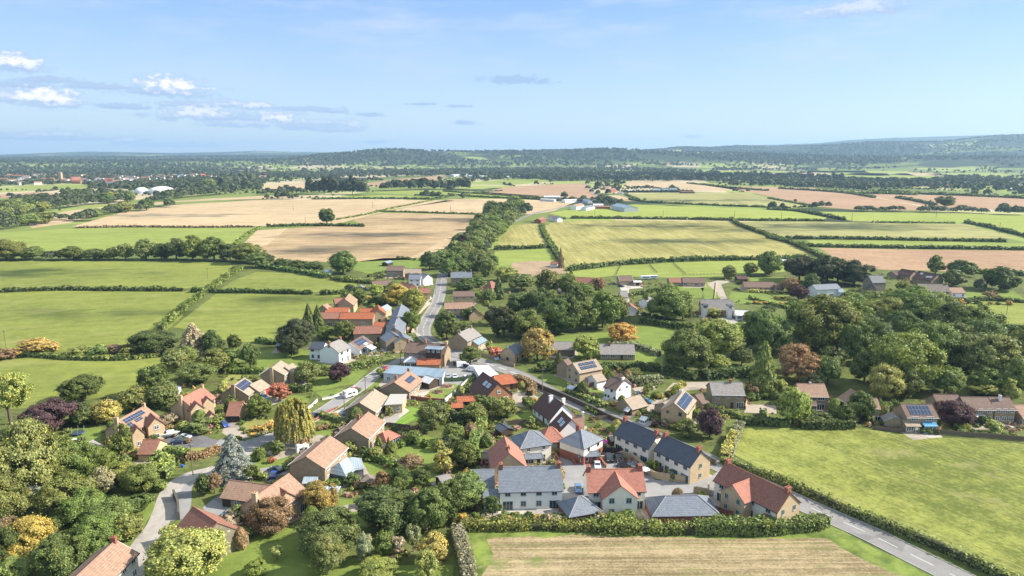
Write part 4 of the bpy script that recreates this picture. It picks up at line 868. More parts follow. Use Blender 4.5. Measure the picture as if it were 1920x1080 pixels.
for i in range(70):
    x = _rf.uniform(1150, 1930) if i % 3 else _rf.uniform(20, 1100); y = _rf.choice([299, 301, 303.5, 306, 309, 313, 317, 322, 327, 332]) if x > 1150 else _rf.choice([299, 301, 303, 306, 310])
    w_ = _rf.uniform(25, 90); hh = .45+(y-297)*.07
    sheet('far_field', [(x-w_, y), (x-w_*.6, y-hh), (x+w_*.8, y-hh*.8), (x+w_, y+hh*.7), (x+w_*.1, y+hh)], GM[_rf.choice(['lime', 'g3', 'g3', 'lime', 'tan2', 'olive'])], .06, ragged=0)
    POLYS.append([(x-w_, y), (x-w_*.6, y-hh), (x+w_*.8, y-hh*.8), (x+w_, y+hh*.7), (x+w_*.1, y+hh)])
# gardens: lawns, drives and yards
LAWNS = []; YARDS = []
for nm, pts, mt in [
 ('lawn', [(722,796),(760,762),(800,768),(790,785),(745,800)], 'stripedlawn'), ('lawn', [(775,744),(800,718),(868,720),(845,742),(832,750)], 'lawn'),
 ('lawn', [(940,790),(1000,765),(1012,793),(950,797)], 'lawn'), ('lawn', [(745,835),(790,815),(830,825),(820,870),(775,885),(742,850)], 'lawn'),
 ('lawn', [(640,870),(680,865),(740,880),(830,890),(820,905),(700,905),(640,912)], 'lawn'), ('lawn', [(420,1000),(560,985),(560,1010),(700,1060),(850,1060),(850,1120),(300,1120),(400,1050)], 'lawn'),
 ('lawn', [(630,935),(680,940),(690,990),(640,975)], 'lawn'), ('lawn', [(592,805),(640,812),(580,830),(555,835)], 'lawn'), ('lawn', [(580,790),(600,772),(640,775),(620,792)], 'lawn'),
 ('lawn', [(470,870),(500,858),(545,858),(540,878),(480,884)], 'lawn'), ('lawn', [(452,800),(470,782),(500,788),(525,780),(520,795),(480,812),(460,812)], 'drylawn'),
 ('lawn', [(330,848),(350,838),(415,836),(400,850),(340,858)], 'drylawn'), ('lawn', [(530,742),(580,742),(578,755),(540,768),(520,760)], 'lawn'), ('lawn', [(590,735),(640,728),(660,735),(610,750)], 'lawn'),
 ('lawn', [(600,700),(640,690),(690,695),(665,720),(580,735),(560,728)], 'lawn'), ('lawn', [(408,722),(430,702),(480,704),(470,718),(440,724)], 'drylawn'), ('lawn', [(676,715),(700,708),(725,712),(700,728),(672,732)], 'lawn'),
 ('lawn', [(90,835),(130,805),(190,800),(190,830),(150,832),(120,840)], 'lawn'), ('lawn', [(480,660),(520,652),(620,660),(610,690),(560,700),(480,690)], 'lawn'),
 ('lawn', [(1010,705),(1050,695),(1075,712),(1062,726),(1020,715)], 'lawn'), ('lawn', [(1140,735),(1165,752),(1150,755),(1100,735),(1095,726)], 'lawn'), ('lawn', [(1290,705),(1310,705),(1300,712)], 'lawn'),
 ('lawn', [(230,960),(285,935),(295,945),(250,1030),(225,1035)], 'lawn'), ('lawn', [(892,850),(905,842),(912,862),(895,866)], 'lawn'), ('lawn', [(1620,790),(1650,790),(1640,800),(1610,797)], 'lawn'),
 ('lawn', [(1310,530),(1330,530),(1352,558),(1322,562)], 'lawn'), ('lawn', [(1265,535),(1320,535),(1316,558),(1285,560)], 'lawn'), ('lawn', [(930,500),(960,496),(958,512),(930,514)], 'lawn'),
 ('lawn', [(1370,600),(1400,598),(1405,615),(1375,620)], 'lawn'), ('lawn', [(1800,545),(1900,545),(1920,560),(1800,562)], 'lawn'), ('lawn', [(1405,520),(1470,519),(1470,528),(1405,527)], 'lawn'), ('lawn', [(1090,745),(1150,775),(1190,790),(1290,835),(1240,815),(1100,760)], 'strip'),
 ('lawn', [(890,662),(960,676),(985,685),(940,686),(880,670)], 'drylawn'), ('lawn', [(900,640),(940,650),(930,664),(895,655)], 'lawn')]:
    LAWNS.append(pts); sheet(nm, pts, GM[mt], .034, ragged=.5)
for nm, pts, mt, z in [
 ('courtyard', [(1048,852),(1085,866),(1128,843),(1160,868),(1215,882),(1228,900),(1290,905),(1333,895),(1350,880),(1362,893),(1338,915),(1345,928),(1215,938),(1120,955),(1050,958),(1056,900)], A_TURN, .05),
 ('yard', [(795,712),(830,690),(835,668),(880,665),(925,688),(905,722),(880,728),(860,722)], A_TURN, .05),
 ('driveway', [(300,815),(345,806),(418,828),(412,838),(348,840),(325,850),(300,835)], A_DARK, .05), ('driveway', [(416,812),(424,790),(445,790),(450,806),(470,820),(440,826)], A_GRAV, .05),
 ('driveway', [(380,952),(415,925),(470,955),(440,980),(400,985)], A_TURN, .05), ('driveway', [(500,850),(520,832),(600,815),(620,822),(560,850),(520,862)], A_GRAV, .05),
 ('driveway', [(470,890),(490,878),(540,872),(548,884),(505,905),(480,898)], A_TURN, .055), ('driveway', [(620,775),(650,762),(668,772),(640,785)], A_PAVE, .05), ('driveway', [(490,752),(520,745),(535,750),(500,765)], A_GRAV, .05),
 ('driveway', [(1240,740),(1262,718),(1330,716),(1330,728),(1265,735),(1225,770),(1205,775)], A_GRAV, .05), ('driveway', [(1400,758),(1455,760),(1456,776),(1395,774)], A_GRAV, .05), ('driveway', [(1205,745),(1232,758),(1230,775),(1205,770)], A_GRAV, .052),
 ('patio', [(620,905),(668,878),(672,890),(640,910)], A_PAVE, .05), ('patio', [(720,835),(750,822),(752,832),(728,845)], A_PAVE, .05), ('patio', [(715,790),(760,765),(768,770),(730,800)], A_PAVE, .05), ('patio', [(935,958),(1060,955),(1060,968),(935,968)], A_PAVE, .05),
 ('turning_area', [(1325,531),(1345,526),(1375,527),(1352,534),(1364,560),(1352,562),(1340,545)], A_GRAV, .05), ('driveway', [(1162,535),(1200,533),(1206,540),(1180,542),(1176,570),(1168,560)], A_PAVE, .05), ('driveway', [(1085,690),(1120,700),(1150,740),(1130,740)], A_PAVE, .03),
 ('driveway', [(1350,594),(1385,600),(1380,608),(1345,602)], A_PAVE, .05), ('driveway', [(955,740),(990,735),(1010,745),(990,765),(960,760)], A_GRAV, .055), ('gravel_bed', [(1185,728),(1225,722),(1232,730),(1195,738)], A_GRAV, .05)]:
    YARDS.append(pts); sheet(nm, pts, mt, z, ragged=.2)
ROADS = []
def road(name, pts, w_, mat, z=.07, n=6, kerb=False):
    c = smooth(GL(pts), n); v = []; f = []; L = []
    for i, p in enumerate(c):
        a = c[max(i-1, 0)]; b_ = c[min(i+1, len(c)-1)]; d = Vector((b_[0]-a[0], b_[1]-a[1])).normalized(); nx, ny = -d.y, d.x
        ww = w_ if not callable(w_) else w_(i/(len(c)-1)); L.append((p, (nx, ny), ww))
        v += [(p[0]+nx*ww/2, p[1]+ny*ww/2, z), (p[0]-nx*ww/2, p[1]-ny*ww/2, z)]
    for i in range(len(c)-1): f.append((2*i, 2*i+1, 2*i+3, 2*i+2))
    me = mesh(name, v, f, [mat])
    if me.polygons[0].normal.z < 0: me.flip_normals()
    tag(link(name, me), kind='structure'); ROADS.append((c, w_ if not callable(w_) else 6))
    if kerb:
        for s_ in (1, -1):
            v = []; f = []
            for p, nn, ww in L:
                for off in (ww/2, ww/2+.15):
                    for zz in (.02, z+.11): v.append((p[0]+nn[0]*off*s_, p[1]+nn[1]*off*s_, zz))
            for i in range(len(L)-1):
                b_ = 4*i
                for q in ((0,4,5,1),(1,5,7,3),(3,7,6,2)): f.append(tuple(b_+k for k in q))
            tag(link('kerb', mesh('kerb', v, f, [M_CONC])), kind='structure')
    return c
main = [(1900,1135),(1787,1079),(1716,1044),(1634,1003),(1571,975),(1508,947),(1420,906),(1338,868),(1290,846),(1220,816),(1145,783),(1091,762),(1045,742),(1008,722),(975,704),(935,689),(893,676),(858,664),(830,651),(808,640),(795,629),(794,616),(799,603),(809,586),(819,569),(824,553),(826,538),(829,522),(834,506)]
mc = road('main_road', main, 7.0, A_ROAD, kerb=True)
road('main_road', [(833,506),(850,488),(885,465),(925,440),(965,415),(1010,398),(1060,388),(1095,380),(1122,371),(1113,361),(1103,351),(1098,344)], 6.5, A_ROAD, .074)
road('estate_road', [(722,690),(695,710),(675,726),(638,751),(603,774),(560,798),(520,816),(485,828),(455,836),(425,832),(405,832)], 5.6, A_TURN, .066, kerb=True)
road('lane', [(485,828),(455,850),(425,872),(390,884),(361,891),(335,905),(318,925),(308,955),(295,985),(272,1015),(255,1045),(240,1090)], 5.0, A_LANE, .062)
road('side_lane', [(361,891),(345,915),(342,945),(335,975)], 4.0, A_TURN, .058)
road('side_lane', [(930,690),(905,678),(870,672),(848,667)], 4.5, A_ROAD, .06)
road('yard_entrance', [(722,690),(760,672),(800,668),(850,664)], 4.5, A_TURN, .052)
road('pavement', [(845,658),(820,646),(797,634),(776,622),(772,604),(782,588),(798,572),(806,556)], 1.5, A_PAVE, .1)
def marks():
    v = []; f = []
    def quad(p, q, w_):
        d = Vector((q[0]-p[0], q[1]-p[1])); d.normalize(); nx, ny = -d.y*w_/2, d.x*w_/2; b_ = len(v)
        v.extend([(p[0]+nx, p[1]+ny, .076), (q[0]+nx, q[1]+ny, .076), (q[0]-nx, q[1]-ny, .076), (p[0]-nx, p[1]-ny, .076)]); f.append((b_+3, b_+2, b_+1, b_))
    pts = [mc[0]]; 
    acc = 0; on = True; seg = 4.0; cur = []; s_ = 0
    # walk the centre line in 0.5 m steps
    line = []
    for a, b_ in zip(mc, mc[1:]):
        L = math.hypot(b_[0]-a[0], b_[1]-a[1]); n = max(1, int(L/.5))
        for i in range(n): line.append((a[0]+(b_[0]-a[0])*i/n, a[1]+(b_[1]-a[1])*i/n))
    i = 0
    while i+13 < len(line):
        d = math.hypot(*line[i]); quad(line[i], line[i+8], .16 if d < 170 else .2); 
        if 90 < i < 330: # hatched hazard lines either side of the centre
            for o_ in (-.45, .45):
                a, b_ = line[i], line[i+8]; dd = Vector((b_[0]-a[0], b_[1]-a[1])).normalized()
                quad((a[0]-dd.y*o_, a[1]+dd.x*o_), (b_[0]-dd.y*o_, b_[1]+dd.x*o_), .1)
        i += 13
    for s2 in (1, -1):
        for a, b_ in zip(line[::6], line[6::6]):
            if math.hypot(*a) > 300 and math.hypot(*a) < 420:
                dd = Vector((b_[0]-a[0], b_[1]-a[1])).normalized(); quad((a[0]-dd.y*2.9*s2, a[1]+dd.x*2.9*s2), (b_[0]-dd.y*2.9*s2, b_[1]+dd.x*2.9*s2), .12)
    tag(link('road_markings', mesh('road_markings', v, f, [M_MARK])), kind='structure')
marks()
# ================= vegetation =================
def leafmat():
    m = bpy.data.materials.new('foliage'); m.use_nodes = True; m.node_tree.nodes.clear(); t = NT(m.node_tree)
    oi = t.add('ShaderNodeObjectInfo'); g = t.add('ShaderNodeNewGeometry'); tc = t.add('ShaderNodeTexCoord')
    isl = g.outputs['Random Per Island']; off = t.vmath('ADD', tc.outputs['Object'], t.add('ShaderNodeCombineXYZ', {0: t.math('MULTIPLY', oi.outputs['Random'], 40.0)}).outputs[0])
    n = t.noise(g.outputs['Position'], .22, 3, .6)
    n2 = t.noise(g.outputs['Position'], .9, 2, .6)
    k = t.math('MULTIPLY', t.math('ADD', .5, t.math('MULTIPLY', isl, 1.05)), t.math('ADD', .15, t.math('ADD', t.math('MULTIPLY', n, .85), t.math('MULTIPLY', n2, .85))))
    c = t.mix(1.0, oi.outputs['Color'], t.add('ShaderNodeCombineXYZ', {0: k, 1: k, 2: k}).outputs[0], 'MULTIPLY')
    # some leaves turning: warmer hue on part of the crown
    w_ = t.math('MULTIPLY', t.ramp(t.noise(g.outputs['Position'], .45, 2, .5), .52, .70), t.math('MULTIPLY', isl, .8))
    c = t.mix(w_, c, t.mix(1.0, c, (1.45, 1.15, .7), 'MULTIPLY'))
    d = t.add('ShaderNodeBsdfPrincipled', {'Base Color': c, 'Roughness': .55, 'Specular IOR Level': .25})
    tr = t.add('ShaderNodeBsdfTranslucent', {'Color': t.mix(1.0, c, (1.1, 1.2, .6), 'MULTIPLY')})
    mx = t.add('ShaderNodeMixShader', {0: .28, 1: d.outputs[0], 2: tr.outputs[0]})
    t.l.new(mx.outputs[0], t.add('ShaderNodeOutputMaterial').inputs[0]); return m
M_LEAF = leafmat(); M_BARK = plain('bark', (.13,.10,.07), .95, scale=5)
LC = dict(D=(.128,.165,.050), G=(.185,.240,.066), O=(.225,.255,.078), L=(.31,.345,.09), Y=(.50,.42,.12), N=(.50,.34,.11), R=(.50,.22,.13), C=(.125,.072,.085),
          T=(.38,.32,.21), B=(.30,.34,.30), K=(.080,.094,.045), M=(.32,.22,.12), P=(.33,.325,.19), H=(.15,.18,.07), S=(.26,.31,.10), W=(.41,.40,.125))
CW = dict(D='dark green', G='mid green', O='olive green', L='yellow-green', Y='bright yellow', N='golden orange', R='red-orange', C='dark purple', T='pale tan', B='silvery blue-green', K='very dark', M='russet brown', P='pale dry-green', H='trimmed green', S='fresh green', W='pale golden-green')
def leafmesh(name, c, nrm, size, rs, elong=1.0, hang=0.0, tilt=.55):
    """c (n,3) centres, nrm (n,3) outward; builds one folded leaf clump (a bent quad) each"""
    n = len(c); r = rs.normal(size=(n, 3))*tilt; d = nrm+r; d /= np.linalg.norm(d, axis=1)[:, None]+1e-9
    ref = rs.normal(size=(n, 3)); 
    if hang: ref = ref*(1-hang)+np.array([0, 0, -1.0])*hang
    a = np.cross(d, ref); a /= np.linalg.norm(a, axis=1)[:, None]+1e-9; b = np.cross(d, a)
    s = size*(.6+.8*rs.random(n))[:, None]; el = elong
    # four corners, uneven
    j = lambda: (.75+.5*rs.random(n))[:, None]
    v = np.stack([c - a*s*.5*j() - b*s*.5*el*j(), c + a*s*.5*j() - b*s*.5*el*j(), c + a*s*.5*j() + b*s*.5*el*j() + d*s*.18, c - a*s*.5*j() + b*s*.5*el*j()], 1).reshape(-1, 3)
    me = bpy.data.meshes.new(name); me.vertices.add(4*n); me.vertices.foreach_set('co', v.astype(np.float32).ravel())
    me.loops.add(4*n); me.loops.foreach_set('vertex_index', np.arange(4*n, dtype=np.int32)); me.polygons.add(n)
    me.polygons.foreach_set('loop_start', np.arange(0, 4*n, 4, dtype=np.int32)); me.polygons.foreach_set('loop_total', np.full(n, 4, np.int32))
    me.materials.append(M_LEAF); me.update(calc_edges=True); return me
def sph(n, rs):
    p = rs.normal(size=(n, 3)); return p/np.linalg.norm(p, axis=1)[:, None]
def crown_pts(shape, n, rs):
    """points and outward directions of a crown one unit wide and one high, base at z=0"""
    if shape in ('r', 'o', 's', 'b'):
        nM, sub = {'r': (13, 10), 'o': (12, 9), 's': (11, 6), 'b': (8, 6)}[shape]
        zc, rz, rx = {'r': (.50, .46, .46), 'o': (.50, .48, .42), 's': (.58, .40, .44), 'b': (.38, .55, .44)}[shape]
        d = sph(nM*4, rs); d = d[d[:, 2] > (-.75 if shape != 'b' else -.3)]
        keep = [0]                       # spread the main limbs apart
        for i in range(1, len(d)):
            if len(keep) < nM and min(((d[i]-d[k])**2).sum() for k in keep) > .28: keep.append(i)
        d = d[keep]; irr = .66+.34*rs.random(len(d)); tap = 1-.35*np.clip(d[:, 2], 0, 1) if shape == 'o' else 1.0
        mc_ = d*np.stack([rx*irr*tap, rx*irr*tap, rz*irr], 1)*.66; mr = (.17+.09*rs.random(len(d)))*(.85 if shape == 's' else 1)
        mi_ = np.repeat(np.arange(len(d)), sub); e = sph(len(mi_), rs); fl = (e*d[mi_]).sum(1) < -.1; e[fl] *= -1; nl = len(mi_)
        cen = mc_[mi_]+e*mr[mi_][:, None]*np.array([1, 1, .85])*.92; lr = .052+.05*rs.random(nl)*(1.1 if shape != 's' else .8)
        cen[:, 2] += zc; w_ = lr**2; idx = rs.choice(nl, n, p=w_/w_.sum()); q = sph(n, rs); out = e[idx]; flip = (q*out).sum(1) < -.2; q[flip] *= -1
        u_ = rs.random(n); rr = lr[idx]*np.where(rs.random(n) < .16, 1+.75*u_, 1-.32*u_**1.5); p = cen[idx]+q*rr[:, None]*np.array([1.1, 1.1, .8]); nr = q*.75+out*.5+np.array([0, 0, .3])
        ni = n//5; p2 = sph(ni, rs)*(rs.random(ni)**.4)[:, None]*np.array([rx, rx, rz])*.66; p2[:, 2] += zc; p = np.vstack([p, p2]); nr = np.vstack([nr, sph(ni, rs)])
        k = p[:, 2] > .01; return p[k], nr[k]
    if shape in ('c', 'k', 'p'):     # conifer, broad conifer (cedar), column
        t_ = 1-np.sqrt(rs.random(n)) if shape != 'p' else rs.random(n)
        prof_ = {'c': lambda q: .5*(1-q)**.85, 'k': lambda q: .5*(1-q)**.6*(1-.1*q), 'p': lambda q: .46*np.sin(np.pi*np.clip(q*.93+.07, 0, 1))**.55}[shape](t_)
        nb = 13; ph = rs.random(n)*2*np.pi; tier = np.floor(t_*nb); off = rs.random(nb+1)*6.28
        lob = 1+.22*np.sin(ph*5+off[tier.astype(int)]) + .14*np.sin(ph*9+off[::-1][tier.astype(int)])
        saw = 1-.30*((t_*nb) % 1)
        if shape == 'p': lob = 1+.10*np.sin(ph*5+t_*9); saw = 1
        R_ = prof_*lob*saw*(1-.45*rs.random(n)**2.2); p = np.stack([np.cos(ph)*R_, np.sin(ph)*R_, .02+.97*t_-.10*R_], 1)
        nr = np.stack([np.cos(ph), np.sin(ph), np.full(n, .75)], 1); return p, nr
    if shape == 'w':                # weeping
        ns = 150; d = sph(ns*2, rs); d = d[d[:, 2] > -.1][:ns]; ns = len(d); idx = rs.integers(0, ns, n); u = rs.random(n)
        rx = .40+.08*rs.random(ns); top = np.stack([d[:, 0]*rx, d[:, 1]*rx, .55+d[:, 2]*.42], 1)[idx]
        ln = (.15+.38*rs.random(ns))[idx]; p = top.copy(); p[:, 2] -= u*ln; p[:, :2] *= (1+.16*np.sqrt(u))[:, None]; p += rs.normal(size=(n, 3))*.013
        nr = np.stack([d[idx, 0], d[idx, 1], np.full(n, .3)], 1); k = p[:, 2] > .02; return p[k], nr[k]
PROTO = {}
def proto(shape, lod, var):
    k = (shape, lod, var)
    if k in PROTO: return PROTO[k]
    rs = np.random.default_rng(hash((ord(shape), lod, var)) % 99991)
    n, s = {0: (30000, .0185), 1: (10000, .031), 2: (3200, .054), 3: (800, .10)}[lod]
    if shape == 's': n = int(n*.5)
    if shape == 'b': n, s = int(n*.45), s*1.45
    p, nr = crown_pts(shape, n, rs)
    if shape == 'w': PROTO[k] = leafmesh('crown', p, nr, s*.9, rs, elong=2.4, hang=.9, tilt=.4)
    elif shape in 'ckp': PROTO[k] = leafmesh('crown', p, nr, s*.95, rs, elong=1.3)
    else: PROTO[k] = leafmesh('crown', p, nr, s, rs)
    return PROTO[k]
_tr = {}
def trunk_me(shape):
    if shape in _tr: return _tr[shape]
    g = MB(); rr = random.Random(3)
    if shape in 'ckp': g.cyl((0,0,-.02), (0,0,.9), .028, .004, 7)
    else:
        g.cyl((0,0,-.02), (.01,0,.30), .040, .028, 8)
        for i in range(6):
            a = i*1.047+.3; r1 = .16+.1*rr.random(); g.cyl((.01,0,.22+.03*i), (r1*math.cos(a), r1*math.sin(a), .52+.05*i), .02, .006, 6)
        g.cyl((.01,0,.3), (0,.02,.8), .026, .005, 7)
    _tr[shape] = g.me('trunk', M_BARK); return _tr[shape]
TREES = []; PEND = []
SHW = dict(r=('broadleaf tree', 'tree'), o=('oval tree', 'tree'), s=('open-crowned tree', 'tree'), b=('rounded shrub', 'shrub'), c=('pointed conifer', 'conifer'), k=('broad conifer', 'conifer'), p=('slim upright tree', 'tree'), w=('weeping tree', 'tree'))
NMW = dict(r='broadleaf_tree', o='broadleaf_tree', s='open_tree', b='shrub', c='conifer', k='conifer', p='columnar_tree', w='weeping_willow')
rt = random.Random(11)
def vary(c, a=.16):
    f = 1+rt.uniform(-a, a); return (c[0]*f*(1+rt.uniform(-.1, .1)), c[1]*f, c[2]*f*(1+rt.uniform(-.15, .15)), 1)
EXTRA = []; TH = 560
def tree(px, yb, wp, hp, shape, col, label=None, group=None, small=False):
    x, y = G(px, yb); dep = P(x, y)[2]; wm = wp*dep/FP
    d = math.hypot(x, y); k = (d+wm*.36)/d; x, y = x*k, y*k
    dx, dy, dz = rayd(px, yb-hp); kk = y/dy; h = H+kk*dz; h = max(h, .5)
    if shape != 'b': h = max(h, wm*.55)
    wpx = wp*1024/1920; lod = 0 if wpx > 34 else 1 if wpx > 17 else 2 if wpx > 7 else 3
    if shape == 'b': lod = max(1, lod)
    if not label and shape in 'ro' and wp*hp < TH: EXTRA.append((x, y, h, wm)); return None
    me = proto(shape, lod, rt.randrange(4 if lod else 5)); c = vary(LC[col]); rz = rt.uniform(0, 6.28)
    if shape == 'b':
        o = link(NMW[shape], me, None, (x, y, 0), rz); o.scale = (wm*1.05, wm*1.05, h*1.05); o.color = c
    else:
        o = empty(NMW[shape], (x, y, 0), rz)
        cr = link('crown', me, o); cr.scale = (wm, wm, h); cr.color = c
        t_ = link('trunk', trunk_me(shape), o); t_.scale = (min(wm, h), min(wm, h), h)
    dw, cat = SHW[shape]
    tag(o, label, cat, group)
    if not label:
        sz = 'large ' if wm > 15 and shape != 'b' else 'small ' if (wm < 5 and shape != 'b') or (shape == 'b' and wm < 1.9) else ''
        PEND.append((o, sz+CW[col]+' '+dw, x, y, px, yb-hp*.4))
    TREES.append((x, y, wm)); return o
T = tree
# --- the wood at bottom left
for a in [(45,965,130,180,'r','O'),(15,1005,90,120,'r','O'),(105,925,95,105,'r','O'),(150,915,80,90,'r','G'),(190,908,70,66,'s','G'),(130,985,95,95,'r','O'),(67,962,38,58,'s','B'),(94,978,36,50,'r','Y'),
          (160,998,85,85,'r','G'),(195,935,46,60,'r','T'),(236,912,56,46,'r','O'),(268,928,66,62,'r','G'),(303,888,46,42,'b','S'),(262,966,56,38,'b','D'),(210,1012,84,80,'r','G'),(240,1022,56,60,'r','O'),(178,1055,90,84,'o','G'),
          (62,1070,90,100,'r','Y'),(25,1110,70,64,'r','L'),(118,1100,86,96,'r','G'),(8,1090,70,110,'r','D'),(25,1025,60,60,'s','M'),(205,870,50,34,'b','S'),(225,985,30,44,'r','W'),(150,895,50,40,'b','T'),(275,900,40,30,'b','G'),(300,925,26,22,'b','G'),
          (85,1030,60,60,'r','D'),(145,1035,50,50,'r','G')]: T(*a)
T(116,985,42,22,'b','R','low scarlet-red shrub among the trees at the lower left'); T(357,1118,148,128,'r','W','large yellow-green autumn tree covering the end of the worn pink barn')
T(432,1008,54,48,'b','T','pale tan bush between the worn pink barn and the cross-gabled house'); T(453,1034,26,46,'p','M','small russet upright tree on the lawn below the cross-gabled house')
T(510,1010,84,80,'r','M','russet-orange spreading tree in front of the cross-gabled stone house'); T(602,972,64,68,'r','N','golden orange tree right of the cross-gabled stone house')
for a in [(622,1052,120,96,'r','D'),(615,1092,74,92,'o','O'),(684,1062,34,66,'o','P'),(722,1056,46,62,'o','O'),(748,1056,30,52,'s','T'),(712,1100,72,44,'r','L'),(775,1040,30,56,'s','P'),(815,1064,52,66,'r','Y'),(800,1096,46,70,'o','W'),(726,1012,112,96,'r','D'),
          (806,1010,76,90,'r','G'),(842,988,60,88,'r','D'),(870,886,56,58,'r','D'),(752,924,40,48,'o','D'),(790,915,33,34,'r','D'),(718,925,34,40,'r','M'),(772,894,52,46,'s','M'),(660,912,34,24,'b','D'),(711,850,13,32,'p','G'),(729,852,16,34,'c','D'),
          (776,836,26,30,'r','G'),(685,864,26,28,'b','D'),(704,864,28,26,'r','L'),(385,932,30,44,'r','D'),(403,930,32,44,'s','M'),(487,868,27,30,'r','G'),(521,856,26,30,'r','G'),(488,788,46,44,'r','G'),(577,724,48,48,'r','O'),(255,775,60,52,'r','O'),
          (155,760,76,58,'r','D'),(22,805,90,110,'s','L'),(158,802,46,46,'r','D'),(290,748,56,64,'r','D'),(308,770,56,56,'r','O'),(368,725,72,44,'r','O'),(318,802,34,28,'b','T'),(376,815,48,30,'b','O'),(344,812,26,24,'b','S'),(407,798,30,22,'r','G'),
          (292,668,84,54,'r','D'),(400,670,40,50,'r','D'),(440,658,26,34,'r','D'),(470,692,32,50,'r','G'),(402,702,60,46,'r','O'),(330,702,48,48,'r','O'),(440,695,50,40,'r','G'),(350,690,50,40,'r','G'),(150,672,48,22,'b','O'),(187,672,38,26,'b','G'),(218,670,40,24,'b','M'),(240,672,40,26,'b','O'),
          (547,672,40,46,'r','K'),(647,642,40,42,'r','D'),(612,638,36,26,'r','G'),(656,549,20,16,'r','L'),(675,575,25,32,'r','G'),(713,573,40,20,'b','O'),(706,555,26,24,'r','L'),(725,560,16,18,'r','Y'),(735,562,30,34,'r','O'),(772,625,34,46,'r','G'),(760,645,34,20,'b','G'),(790,560,16,18,'r','L'),
          (806,508,38,38,'r','D'),(838,640,46,60,'r','D'),(873,550,42,28,'r','D'),(898,540,26,24,'r','G'),(915,568,30,26,'r','G'),(935,562,26,46,'c','D'),(978,548,50,36,'r','O'),(1026,558,48,58,'o','O'),(1068,560,42,46,'r','O'),(950,530,44,30,'r','L'),(915,520,26,36,'r','O'),
          (1040,632,76,76,'r','D'),(1012,600,60,60,'r','D'),(945,636,52,64,'r','K'),(994,640,72,64,'r','G'),(1065,628,50,76,'r','D'),(1078,570,34,40,'r','D'),(975,598,50,50,'r','D'),(925,612,34,40,'r','K'),(882,686,38,36,'r','O'),(868,628,30,24,'b','D'),(880,600,30,26,'b','G'),
          (1048,702,32,42,'c','D'),(1130,620,62,72,'r','G'),(1100,622,50,60,'r','O'),(1157,606,42,52,'r','O'),(1095,565,40,36,'r','G'),(1122,545,28,26,'r','M'),(1280,602,32,40,'r','D'),(1300,650,50,26,'r','G'),(1318,630,32,30,'r','W'),
          (1400,656,36,56,'r','D'),(1442,518,48,46,'r','G'),(1367,524,27,28,'r','O'),(1407,519,26,28,'r','O'),(1498,530,60,52,'r','K'),(1550,536,60,58,'r','K'),(1600,538,66,54,'r','K'),(1570,532,50,46,'r','D'),(1520,552,30,42,'r','D'),(1408,612,30,30,'r','G'),
          (1550,726,46,60,'r','G'),(1460,744,30,36,'r','L'),(1585,800,40,40,'r','D'),(1545,800,60,28,'b','D'),(1510,790,30,26,'b','D'),(1290,828,46,44,'s','O'),(1655,756,66,74,'o','W'),(1703,752,44,60,'o','O'),(1893,757,30,46,'o','W'),(1845,748,50,26,'r','L'),(1875,748,30,24,'r','G'),
          (1600,690,60,90,'r','D'),(1790,700,120,100,'r','D'),(1862,728,100,96,'r','O'),(1910,725,70,80,'r','K'),(1648,612,70,60,'r','O'),(1740,628,84,80,'r','G'),(1692,650,66,66,'r','D'),(1712,592,90,56,'r','G'),(1785,645,90,80,'r','D'),(1835,680,80,80,'r','G'),(1560,700,50,50,'r','D'),(1390,690,40,40,'r','D'),(1620,720,50,60,'r','D'),(1520,740,40,40,'r','K'),
          (1787,538,42,32,'r','D'),(1802,520,50,34,'r','D'),(1753,516,28,38,'o','O'),(1874,547,58,46,'r','D'),(1836,547,20,25,'r','D'),(1693,550,28,24,'r','O'),(1640,582,60,24,'r','O'),(1605,585,40,34,'r','G'),(1668,560,24,20,'b','O'),(1858,560,26,16,'b','M'),(1720,555,30,20,'b','D'),
          (1440,590,28,18,'r','G'),(1338,596,30,20,'r','W'),(1590,560,26,14,'b','G'),(1570,590,40,30,'r','G'),(1920,700,60,90,'r','O'),(1680,690,70,70,'r','D'),(1480,700,40,50,'r','D'),(1585,655,86,96,'r','G'),(1628,668,76,84,'r','D'),(1738,700,96,96,'r','G'),(1822,652,90,84,'r','G'),(1868,680,84,80,'r','D'),(1760,600,70,52,'o','G'),(1660,735,50,60,'o','G'),(1770,745,60,60,'r','G'),(1905,745,70,74,'r','G'),(1925,690,70,90,'r','O'),(1850,742,60,50,'r','G'),(1505,640,70,80,'r','G')]: T(*a)
T(834,893,39,52,'b','Y','bright yellow clipped round tree on the lawn left of the slate pair'); T(877,960,74,72,'r','S','bright fresh green bushy tree beside the slate pair left wing')
T(440,908,78,96,'k','B','silvery blue cedar beside the lane junction'); T(553,840,72,94,'w','W','pale golden weeping willow beside the estate road')
T(510,870,15,14,'b','R','little red-orange shrub on the front lawn of the conservatory house'); T(525,755,38,38,'r','R','round red maple beside the red garage door'); T(639,720,42,40,'r','C','round purple plum tree on the front lawns by the estate road')
T(98,818,88,68,'r','C','large copper beech left of the solar-roofed stone house'); T(202,798,50,50,'r','Y','yellow tree left of the solar-roofed stone house'); T(75,824,42,38,'r','Y','smaller yellow tree beneath the copper beech')
T(232,874,54,76,'s','O','tall open olive tree in front of the solar-roofed stone house'); T(73,668,72,32,'b','N','wide golden oak mound on the hedge line at far left'); T(14,676,38,24,'b','M','russet bush on the hedge line at the left edge')
T(365,670,62,66,'k','T','pale brown broad conifer on the field edge'); T(557,664,68,68,'r','K','very dark copper tree left of the white double-gabled house'); T(580,626,34,58,'c','D','tall dark conifer beside the barn range, left of its twin'); T(597,624,32,54,'c','D','tall dark conifer beside the barn range, right of its twin')
